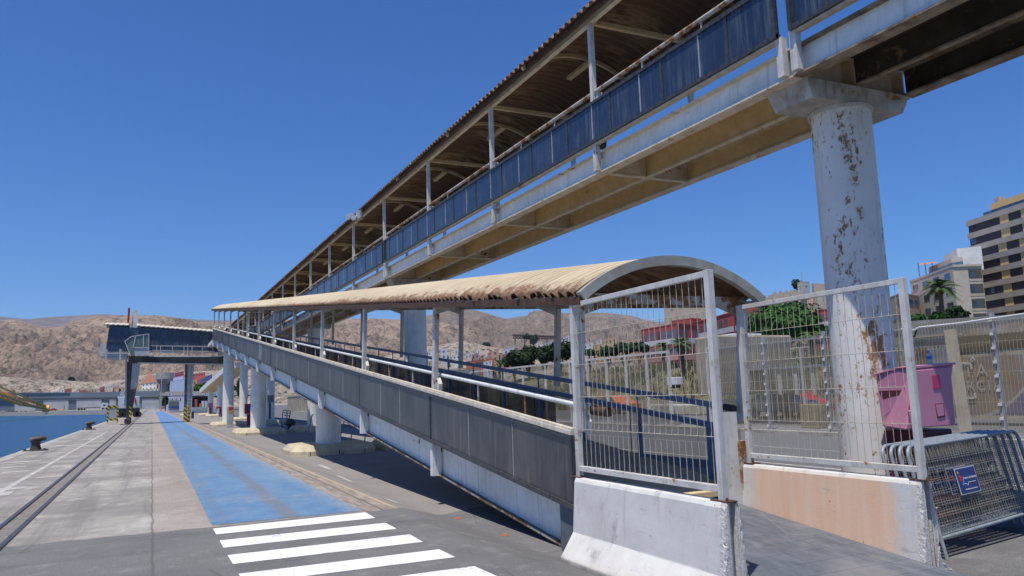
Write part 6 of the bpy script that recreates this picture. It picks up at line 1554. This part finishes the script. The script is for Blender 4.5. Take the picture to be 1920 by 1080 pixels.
# ================================================================= TREES
M['bark'] = surf('bark', (.14, .10, .07), (.09, .065, .045), rough=.95, sc=4, bump=.6)
def leafmat(name, c1, c2):
    m, nt, b = newmat(name); n = N(nt)
    n.lk(n.mix(n.ramp(n.noise(.9, 5, .7), .35, .65), c4(c1), c4(c2)), b.inputs['Base Color']); b.inputs['Roughness'].default_value = .7; b.inputs['Specular IOR Level'].default_value = .2; return m
M['leaf'] = leafmat('fig_leaves', (.035, .11, .015), (.02, .06, .012)); M['leafdark'] = leafmat('dark_leaves', (.03, .055, .02), (.018, .035, .014)); M['leafpine'] = leafmat('pine_leaves', (.035, .06, .03), (.02, .035, .02)); M['palm'] = leafmat('palm_leaves', (.09, .15, .05), (.05, .09, .03))
def tree(name, label, c, rx, ry, rz, base, mat, n_=1800, ls=.35, group=None, seed=1, lobes=9):
    t = thing(name, label, 'tree', base, group); r = random.Random(seed); c = Vector(c); base = Vector(base)
    b = MB(); th_ = max(.12, rz*.10); b.path([base-Vector((0, 0, 1)), base+(c-base)*.5+Vector((.1, 0, 0)), c], th_, 8, th_*.4)
    for i in range(5):
        a = 2*pi*i/5; b.path([base+(c-base)*.45, c+Vector((cos(a)*rx*.5, sin(a)*ry*.5, rz*.2))], th_*.45, 6, th_*.15)
    b.build('trunk', M['bark'], t, smooth=True)
    b = MB(); L = [(Vector((0, 0, 0)), 1.0)]
    L = []
    for i in range(lobes):
        a = r.uniform(0, 2*pi); e = r.uniform(-.25, 1); k = r.uniform(.35, .62)
        L.append((Vector((cos(a)*sqrt(max(0, 1-e*e))*.6, sin(a)*sqrt(max(0, 1-e*e))*.6, e*.55)), k))
    for i in range(n_):
        o_, k = r.choice(L); d = Vector((r.gauss(0, 1), r.gauss(0, 1), r.gauss(0, 1))).normalized()*k*(r.uniform(.5, 1)**.4)
        q = o_+d
        q = q*(1+.28*noise.noise(q*3.1+Vector((seed, 0, 0)))); q.z *= (1+.15*noise.noise(Vector((q.x*4, q.y*4, seed))))
        p = c+Vector((q.x*rx, q.y*ry, q.z*rz)); s_ = ls*r.choice((.35, .6, .8, 1.1, 1.3))
        nn = (d.normalized()+Vector((r.uniform(-.7, .7), r.uniform(-.7, .7), r.uniform(-.3, .9)))).normalized()
        u = nn.orthogonal().normalized(); v = nn.cross(u); a = r.uniform(0, pi); u, v = u*cos(a)+v*sin(a), v*cos(a)-u*sin(a)
        b.add([p-u*s_*.5, p+v*s_*.35, p+u*s_*.5, p-v*s_*.35], [(0, 1, 2, 3)])
    b.build('crown', M[mat], t); return t
def treepx(name, label, px0, px1, py0, py1, t_, mat, n_=1500, ls=None, seed=1, group=None, lobes=9, basedrop=3):
    c = AD((px0+px1)/2, (py0+py1)/2, t_); rx = (px1-px0)/2*t_/1434; rz = (py1-py0)/2*t_/1434
    return tree(name, label, c, rx, rx*.8, rz, c-Vector((0, 0, rz+basedrop)), mat, n_, ls or max(.25, rx*.14), group, seed, lobes)
treepx('broadleaf_tree', 'big rounded bright green tree behind the second mesh fence', 1392, 1548, 570, 665, 95, 'leaf', 9000, .55, 3, lobes=22)
TG = 'dark trees between the town and the road fence'
for i, (x0, x1, y0, y1, l) in enumerate(((942, 985, 655, 700, 'dark tree clump lowest on the left of the row behind the ramp'), (968, 1012, 646, 695, 'second dark tree from the left in the row behind the ramp'), (1000, 1042, 650, 690, 'dark tree left of the ramp corner post'), (1028, 1072, 638, 685, 'taller dark tree right of the ramp corner post'), (1060, 1092, 640, 680, 'dark tree half hidden by the white fence post'))):
    treepx('dark_tree', l, x0, x1, y0, y1, 110, 'leafdark', 2600, .5, 20+i, TG, 14)
treepx('round_bush', 'small round bright green bush right of the white fence post', 1092, 1118, 652, 672, 100, 'leaf', 1200, .3, 31)
for i, (x0, x1, y0, y1, l) in enumerate(((1120, 1160, 650, 672, 'low dark hedge tree left of the red apartments'), (1145, 1190, 642, 668, 'middle low dark tree before the peach houses'), (1178, 1218, 642, 664, 'low dark tree at the corner of the red apartments'))):
    treepx('dark_tree', l, x0, x1, y0, y1, 100, 'leafdark', 1800, .4, 40+i, TG, 12)
treepx('castle_tree', 'lone dark tree beside the white turret on the castle hill', 1484, 1506, 524, 549, 268, 'leafpine', 1500, .7, 51)
treepx('broadleaf_tree', 'bushy dark tree at the foot of the palm', 1772, 1814, 575, 606, 110, 'leafdark', 2600, .5, 52, lobes=12)
treepx('broadleaf_tree', 'low green shrub tree left of the palm', 1738, 1775, 585, 606, 105, 'leaf', 1500, .4, 53)
treepx('broadleaf_tree', 'green shrubs beside the fence post top, left of the tall palm', 1690, 1740, 590, 612, 85, 'leaf', 1500, .35, 54)
treepx('shrub', 'dark shrub behind the big flaking pillar base of leaves', 1545, 1575, 618, 640, 90, 'leafdark', 900, .35, 55)
for i, (x0, x1, y0, y1, t_, l) in enumerate(((363, 402, 717, 746, 240, 'green tree mass behind the canopy, left of the far pillars'), (398, 440, 719, 750, 235, 'green tree between the far pillars behind the canopy'), (445, 462, 705, 762, 200, 'tall green hedge tree seen between two middle pillars'), (306, 314, 745, 763, 215, 'narrow green tree under the canopy edge'))):
    treepx('broadleaf_tree', l, x0, x1, y0, y1, t_, 'leaf', 2600, .9, 60+i, None, 14, basedrop=2)
for i, (x0, x1, y0, y1, t_, l) in enumerate(((980, 994, 625, 640, 860, 'dark tree in front of the viaduct, left'), (992, 1010, 628, 650, 860, 'dark tree in front of the viaduct, right'), (904, 919, 641, 655, 840, 'round dark tree above the hillside houses'), (878, 900, 645, 655, 840, 'low dark shrubs right of a ramp post on the slope'), (325, 336, 687, 694, 850, 'green bush on the rocks above the gantry beam'), (278, 290, 702, 710, 720, 'green bush above the tiled villa roof'), (128, 139, 706, 726, 720, 'dark green tree on the slope over the warehouse'))):
    treepx('hillside_tree', l, x0, x1, y0, y1, t_, 'leafpine', 900, 2.2, 70+i, None, 9, basedrop=0)
def palm(label, px, pyt, pyb, t_, R, n_=34, seed=1, th=.28, fat=0):
    c = AD(px, pyt, t_); base = AD(px, pyb, t_); t = thing('palm_tree', label, 'palm', base, 'palms'); r = random.Random(seed)
    b = MB(); b.path([(c.x, c.y, base.z-1.5), (c.x, c.y, (c.z+base.z)/2), (c.x, c.y, c.z-.2)], th, 10, th*.8); b.path([(c.x, c.y, c.z-.9), (c.x, c.y, c.z-.1)], th*1.2, 10, th*2.0); b.build('trunk', M['bark'], t, smooth=True)
    b = MB()
    for i in range(n_):
        a = 2*pi*i/n_*1.0+r.uniform(-.15, .15); e = r.uniform(-.3, 1.15); L = R*r.uniform(.85, 1.1); P = []
        for k in range(9):
            s = k/8; P.append(Vector((c.x, c.y, c.z))+Vector((cos(a)*cos(e)*L*s, sin(a)*cos(e)*L*s, sin(e)*L*s-L*.55*s*s)))
        for k in range(8):
            d = (P[k+1]-P[k]).normalized(); sd = d.cross(Vector((0, 0, 1))).normalized(); ll = L*.17*sin(pi*min(1, (k+.8)/8.5))+.05
            for q in range(4):
                p0 = P[k].lerp(P[k+1], q/4)
                for sg in (-1, 1):
                    e_ = p0+sd*sg*ll+d*ll*.6-Vector((0, 0, ll*.35)); b.add([p0, p0+d*.09*R/3, e_], [(0, 1, 2)])
    b.build('crown', M['palm'], t); return t
palm('tall palm before the cream apartment building', 1762, 540, 606, 105, 3.0, 44, 1, .34)
palm('short bushy palm before the red apartments, seen through the first fence', 1277, 645, 664, 62, 1.35, 30, 2, .2)
palm('small palm left of the bushy one, seen through the first fence', 1242, 650, 662, 64, 1.0, 24, 3, .16)
palm('pale palm peeking above the fence before the big green tree', 1520, 630, 650, 60, 1.3, 22, 4, .15)
palm('little palm beside the brick house with the orange terrace', 936, 681, 695, 110, 1.4, 22, 5, .2)
palm('silver green palm growing on the bank behind the glass shelter', 1478, 672, 700, 44, 1.6, 26, 6, .15)
# ================================================================= CASTLE AND APARTMENTS
M['ashlar'] = surf('castle_stone', (.52, .45, .36), (.44, .38, .30), rough=.95, sc=.4, bump=.3, bsc=2, dirt=.3)
def cwall(label, pts, t_, top, bot, cren=True, name='castle_wall'):
    t = thing(name, label, 'castle', AD(pts[0][0], pts[0][1], t_))
    b = MB(); P = [AD(px, py, t_) for px, py in pts]; k = Vector((.4, 1.5, 0))
    for a, c in zip(P[:-1], P[1:]):
        bb = Vector((0, 0, -bot)); b.hexa([a+bb, c+bb, c+bb+k, a+bb+k, a, c, c+k, a+k])
    b.build('wall', M['ashlar'], t)
    if cren:
        for a, c in zip(P[:-1], P[1:]):
            n_ = max(2, int((c-a).length/1.6)); b = MB()
            for i in range(n_):
                p = a.lerp(c, (i+.25)/n_); q = a.lerp(c, (i+.7)/n_); b.beam(p+Vector((0, .3, .3)), q+Vector((0, .3, .3)), .5, .7)
            b.build('battlement', M['ashlar'], t)
    return t
cwall('low castle wall stepping up from the ramp roof edge', [(1412, 560), (1430, 559), (1450, 556)], 262, 0, 7)
cwall('higher battlemented castle wall in the middle of the ridge', [(1449, 551), (1482, 547), (1494, 546)], 258, 0, 9)
cwall('castle wall sloping down to the turret', [(1483, 549), (1500, 548), (1512, 552)], 255, 0, 6)
cwall('plain castle wall right of the white turret', [(1526, 531), (1545, 532), (1585, 534)], 256, 0, 12, False)
cwall('castle wall running behind the big pillar', [(1585, 540), (1640, 552), (1700, 575)], 256, 0, 10, False)
bld('castle_turret', 'white capped square turret on the castle hill, beside the lone tree', 'turret', [xy(1505, 254), xy(1514, 250), xy(1528, 252)], zat(1515, 527, 252), zat(1515, 560, 252), (.60, .57, .52), [(0, .45, .62, zat(1510, 536, 252), zat(1510, 534, 252)), (1, .45, .6, zat(1522, 536, 252), zat(1522, 534, 252))])
bld('castle_tower', 'broad tan castle tower seen under the ramp roof arch', 'tower', [xy(1249, 330), xy(1336, 330)], zat(1290, 545, 330), zat(1290, 640, 330), (.50, .42, .33), [(0, .16, .19, zat(1263, 581.5, 330), zat(1263, 579, 330))])
b = MB(); p = AD(1504, 527, 256); b.tube(p-Vector((0, 0, 3)), AD(1503, 510, 256), .15, 5); tag(b.build('mast', M['galv']), 'thin mast above the lone castle tree', 'mast')
# red apartments (terraced)
rc = (.42, .08, .07); pkc = (.60, .30, .26)
def redblock(label, px0, pxc, px1, py0, pyc, t0, tc, t1, floors, seed):
    foot = [xy(px0, t0), xy(pxc, tc), xy(px1, t1)]; zt = zat(pxc, pyc, tc); W = []; r = random.Random(seed)
    for f in range(floors):
        z1 = zt-.7-f*3.0
        for fi in (0, 1):
            n_ = max(3, int(abs((pxc-px0) if fi == 0 else (px1-pxc))/9))
            W.append((fi, .02, .98, z1-2.75, z1-1.75, (.60, .58, .60) if f == 0 else pkc))
            for k in range(n_):
                if r.random() < .85: W.append((fi, (k+.2)/n_, (k+.75)/n_, z1-1.75, z1-.2, 'winblue' if r.random() < .5 else 'win'))
    return bld('red_apartments', label, 'apartment building', foot, zt, zt-20, rc, W, None, 'red terraced apartments')
redblock('red and pink apartments left of the concrete wall end, palms in front', 1204, 1272, 1312, 617, 607, 150, 138, 142, 3, 1)
redblock('dark red upper storey set back on the left apartments', 1262, 1300, 1318, 603, 597, 165, 160, 162, 1, 2)
redblock('red apartments right of the first fence post, with balconies', 1288, 1380, 1460, 602, 585, 165, 140, 150, 3, 3)
redblock('topmost dark red apartment terrace behind the ramp corner', 1378, 1425, 1460, 579, 571, 175, 168, 172, 2, 4)
redblock('small red block right of the big green tree, by the pillar', 1520, 1545, 1590, 583, 580, 170, 160, 160, 2, 5)
# tan block behind fence post
def aptwins(fi, n_, zt, floors, fh=2.96, w=.35, seed=1, dark=.9, h0=.9, h1=2.2):
    r = random.Random(seed); W = []
    for f in range(floors):
        for k in range(n_):
            if r.random() < dark: u = (k+.5)/n_; W.append((fi, u-w/n_/2*1.4, u+w/n_/2*1.4, zt-f*fh-h1, zt-f*fh-h0, r.choice(['win', 'win', 'winblue'])))
    return W
foot = [xy(1668, 170), xy(1700, 158), xy(1732, 165)]; zt = zat(1700, 548, 158)
bld('tan_apartments', 'small tan apartment block between the pillar and the cream building', 'apartment building', foot, zt, zt-16, (.50, .38, .26), aptwins(0, 3, zt, 3, seed=2)+aptwins(1, 3, zt, 3, w=.6, seed=3))
foot = [xy(1719, 172), xy(1803, 150), xy(1858, 150)]; zt = zat(1803, 497, 150)
W = aptwins(0, 4, zt, 5, w=.36, seed=8, dark=.95)
for f in range(5):
    z1 = zt-f*2.96
    W += [(1, .52, .98, z1-2.5, z1-.55, (.10, .085, .07)), (1, .50, 1.0, z1-2.96, z1-2.5, (.52, .43, .33)), (1, .56, .74, z1-2.4, z1-.9, 'winblue'), (0, .02, .18, z1-2.3, z1-.7, (.62, .60, .55) if f == 0 else 'win')]
cb_ = bld('cream_apartments', 'cream five storey apartment building with roof terrace awning behind the palm', 'apartment building', foot, zt, zt-18, (.56, .49, .40), W, parapet=1.2)
foot = [xy(1757, 166), xy(1802, 154), xy(1824, 152)]; z2 = zat(1800, 484, 152)
b = MB(); b.prism([(p[0]*1.01, p[1]*1.01) for p in foot]+[xy(1790, 170)], 'z', zt+.35, z2); b.build('glazed_penthouse', M['winblue'], cb_)
b = MB(); b.prism([(p[0]*1.012, p[1]*1.012) for p in foot]+[xy(1788, 174)], 'z', z2, z2+1.0); b.build('penthouse_roof', wallm((.56, .49, .40)), cb_)
b = MB(); b.add([AD(1723, 497, 168), AD(1757, 492, 162), AD(1757, 490, 168), AD(1726, 494, 176)], [(0, 1, 2, 3)]); a_o = b.build('awning', flat('awning_orange', (.62, .20, .05), .7), cb_)
for px, t_ in ((1724, 169), (1737, 167), (1750, 163)): b = MB(); p = AD(px, 518, t_); b.tube(p, p+Vector((0, 0, 2.9)), .08, 5); b.build('awning_post', M['dark'], cb_)
b = MB(); b.prism([xy(1788, 170), xy(1815, 160), xy(1862, 158), xy(1850, 178)], 'z', zt+.4, zat(1815, 461, 160)); b.build('roof_house', wallm((.74, .74, .73)), cb_)
# tall block with dark shutters and yellow panels
t0_, t1_ = 172, 150
foot = [xy(1858, t0_), xy(2010, t1_)]; zt = zat(1858, 402, t0_)
tb_ = thing('tall_apartments', 'tall apartment block with grey balcony bands, dark shutters and yellow panels', 'apartment building', (foot[0][0], foot[0][1], 0))
F0 = Vector(foot[0]); F1 = Vector(foot[1]); fu_ = (F1-F0).normalized(); Lf = (F1-F0).length; nf = Vector((fu_.y, -fu_.x)); nf = -nf if nf.dot(F0) > 0 else nf
def fb(mb, u0, u1, z0, z1, o0, o1):
    a = F0+fu_*u0+nf*o0; c = F0+fu_*u1+nf*o0; e = F0+fu_*u1+nf*o1; g2 = F0+fu_*u0+nf*o1
    return mb.hexa([(a.x, a.y, z0), (c.x, c.y, z0), (e.x, e.y, z0), (g2.x, g2.y, z0), (a.x, a.y, z1), (c.x, c.y, z1), (e.x, e.y, z1), (g2.x, g2.y, z1)])
M['band'] = surf('balcony_band', (.40, .36, .32), (.33, .30, .27), rough=.9, sc=.6, streak=.5, stc=(.2, .18, .16), bump=0); M['shut'] = surf('dark_shutter', (.035, .025, .03), (.06, .04, .045), rough=.6, sc=.6, bump=0); M['ypan'] = surf('yellow_panel', (.66, .48, .22), (.60, .43, .19), rough=.7, sc=.6, bump=0)
b = MB(); fb(b, 0, Lf, 0, zt-.4, -14, -.9); b.build('core', M['shut'], tb_)
fh = 3.0
for f in range(11):
    z = zt-f*fh; ext = -2.7 if f < 3 else 0
    b = MB(); fb(b, ext-.3, Lf, z-1.25, z, -.9, .3); b.build('balcony_band', M['band'], tb_)
    b = MB(); fb(b, ext, Lf, z-3.0, z-1.25, -.9, 0); b.build('shutter_wall', M['shut'], tb_)
    ucol = lambda px: (Vector(AP(px, 600, F0, F1)[:2])-F0).dot(fu_)
    for (xa, xb) in ((((1898, 1915), (1940, 1956)) if f < 2 else ((1889, 1905), (1930, 1946), (1968, 1984)))):
        b = MB(); fb(b, ucol(xa), ucol(xb), z-3.0, z-1.25, -.5, .06); b.build('yellow_panel', M['ypan'], tb_)
    if f in (1, 5): b = MB(); fb(b, ext+.4 if f == 1 else 2.2, ext+2.0 if f == 1 else 3.3, z-2.6, z-1.4, -.5, .05); b.build('window', M['winblue'], tb_)
b = MB(); fb(b, 3.0, Lf, zt+1.2, zt+2.6, -6, -1.5); b.build('penthouse', M['ypan'], tb_); b = MB(); fb(b, .5, Lf, zt, zt+1.2, -5.8, -1.6); b.build('penthouse_glass', M['winblue'], tb_)
b = MB(); fb(b, 3.2, 4.6, zt+2.6, zt+4.0, -4, -2.6); b.build('chimney', M['concrete'], tb_)
# garden wall of the buildings above the bank
b = MB(); a = AD(1690, 603, 80); c = AD(1930, 588, 66); k = Vector((.2, .4, 0)); b.hexa([a-Vector((0, 0, 3)), c-Vector((0, 0, 3)), c+k-Vector((0, 0, 3)), a+k-Vector((0, 0, 3)), a, c, c+k, a+k]); tag(b.build('garden_wall', surf('garden_wall_grey', (.36, .35, .32), (.28, .27, .25), rough=.9, sc=.5, streak=.5)), 'grey garden wall in front of the cream and tall apartment buildings', 'wall')
# ramp foot: white plate column with rust, beside the dark pipe
b = MB(); b.beam((6.78, 7.95, .15), (6.80, 7.98, 1.32), .10, .22, (1, 0, 0)); b.build('end_plate', M['whitepost'], ramp)
b = MB(); b.beam((6.93, 7.9, .15), (6.93, 7.9, .95), .08, .10, (1, 0, 0)); b.build('end_hinge', M['rusty'], ramp)

# small things on the bridge and on the ground
t = thing('roof_floodlight', 'small cluster of grey floodlights and a dome on the upper bridge roof edge', 'floodlight', AX(668, 412, 7.7))
for (px, py, r_) in ((656, 408, .13), (662, 405, .12), (667, 409, .13)):
    p = AX(px, py, 7.55); b = MB(); b.path([p+Vector((-.12, -.1, 0)), p+Vector((.05, .05, 0))], r_, 10, r_*.5); b.build('lamp_head', M['galv'], t, smooth=True)
p = AX(674, 400, 7.7); b = MB(); b.path([p-Vector((0, 0, .25)), p+Vector((0, 0, .1))], .16, 12); b.build('dome', M['galv'], t, smooth=True)
b = MB(); b.beam(AX(655, 411, 7.6), AX(676, 408, 7.7), .05, .05); b.build('mount', M['galv'], t)
t = thing('pigeon', 'dark pigeon perched on the upper bridge girder right of a bracket', 'bird', AX(1131, 278, 8.2))
p = AX(1131, 277, 8.16); p.z = 6.41+f0(p.y)+.10
b = MB(); blob(b, p, .05, .11, .06, 2, amp=.1); blob(b, p+Vector((0, -.10, .075)), .032, .035, .035, 3, 10, 7, .05); b.path([p+Vector((0, .08, -.01)), p+Vector((0, .2, -.03))], .03, 6, .012)
b.path([p+Vector((0, -.09, .04)), p+Vector((0, -.03, .0))], .03, 8, .045); b.build('body', M['dark'], t, smooth=True)
for dx in (-.02, .02): b = MB(); b.tube(p+Vector((dx, 0, -.05)), p+Vector((dx, 0, -.10)), .005, 5); b.build('leg', M['rust'], t)
for (px, py, l) in ((857, 970, 'orange brick chip on the asphalt near the ramp shadow edge'), (945, 1001, 'orange brick chip beside the white barrier, in the open')):
    p = G(px, py, GZ*.9); b = MB(); b.hexa([(p.x-.05, p.y-.02, gz(p.x, 0)+.002), (p.x+.06, p.y-.03, gz(p.x, 0)+.002), (p.x+.05, p.y+.03, gz(p.x, 0)+.002), (p.x-.05, p.y+.02, gz(p.x, 0)+.002), (p.x-.04, p.y-.01, gz(p.x, 0)+.025), (p.x+.05, p.y-.02, gz(p.x, 0)+.02), (p.x+.04, p.y+.02, gz(p.x, 0)+.022), (p.x-.04, p.y+.02, gz(p.x, 0)+.02)])
    tag(b.build('brick_chip', flat('chip%d' % px, (.50, .17, .08), .9)), l, 'brick chip')
# ================================================================= AIR
hz = MB(); hz.box(-2400, 2300, -260, 4300, -5, 700)
hm, hnt, hb = newmat('haze_air'); hnt.nodes.remove(hb)
vp = hnt.nodes.new('ShaderNodeVolumePrincipled'); vp.inputs['Color'].default_value = (.80, .88, 1, 1); vp.inputs['Density'].default_value = .00005; vp.inputs['Anisotropy'].default_value = .3
hnt.links.new(vp.outputs[0], [q for q in hnt.nodes if q.type == 'OUTPUT_MATERIAL'][0].inputs['Volume'])
ho = hz.build('haze', hm, kind='stuff'); ho['label'] = 'thin sea haze in the distance'
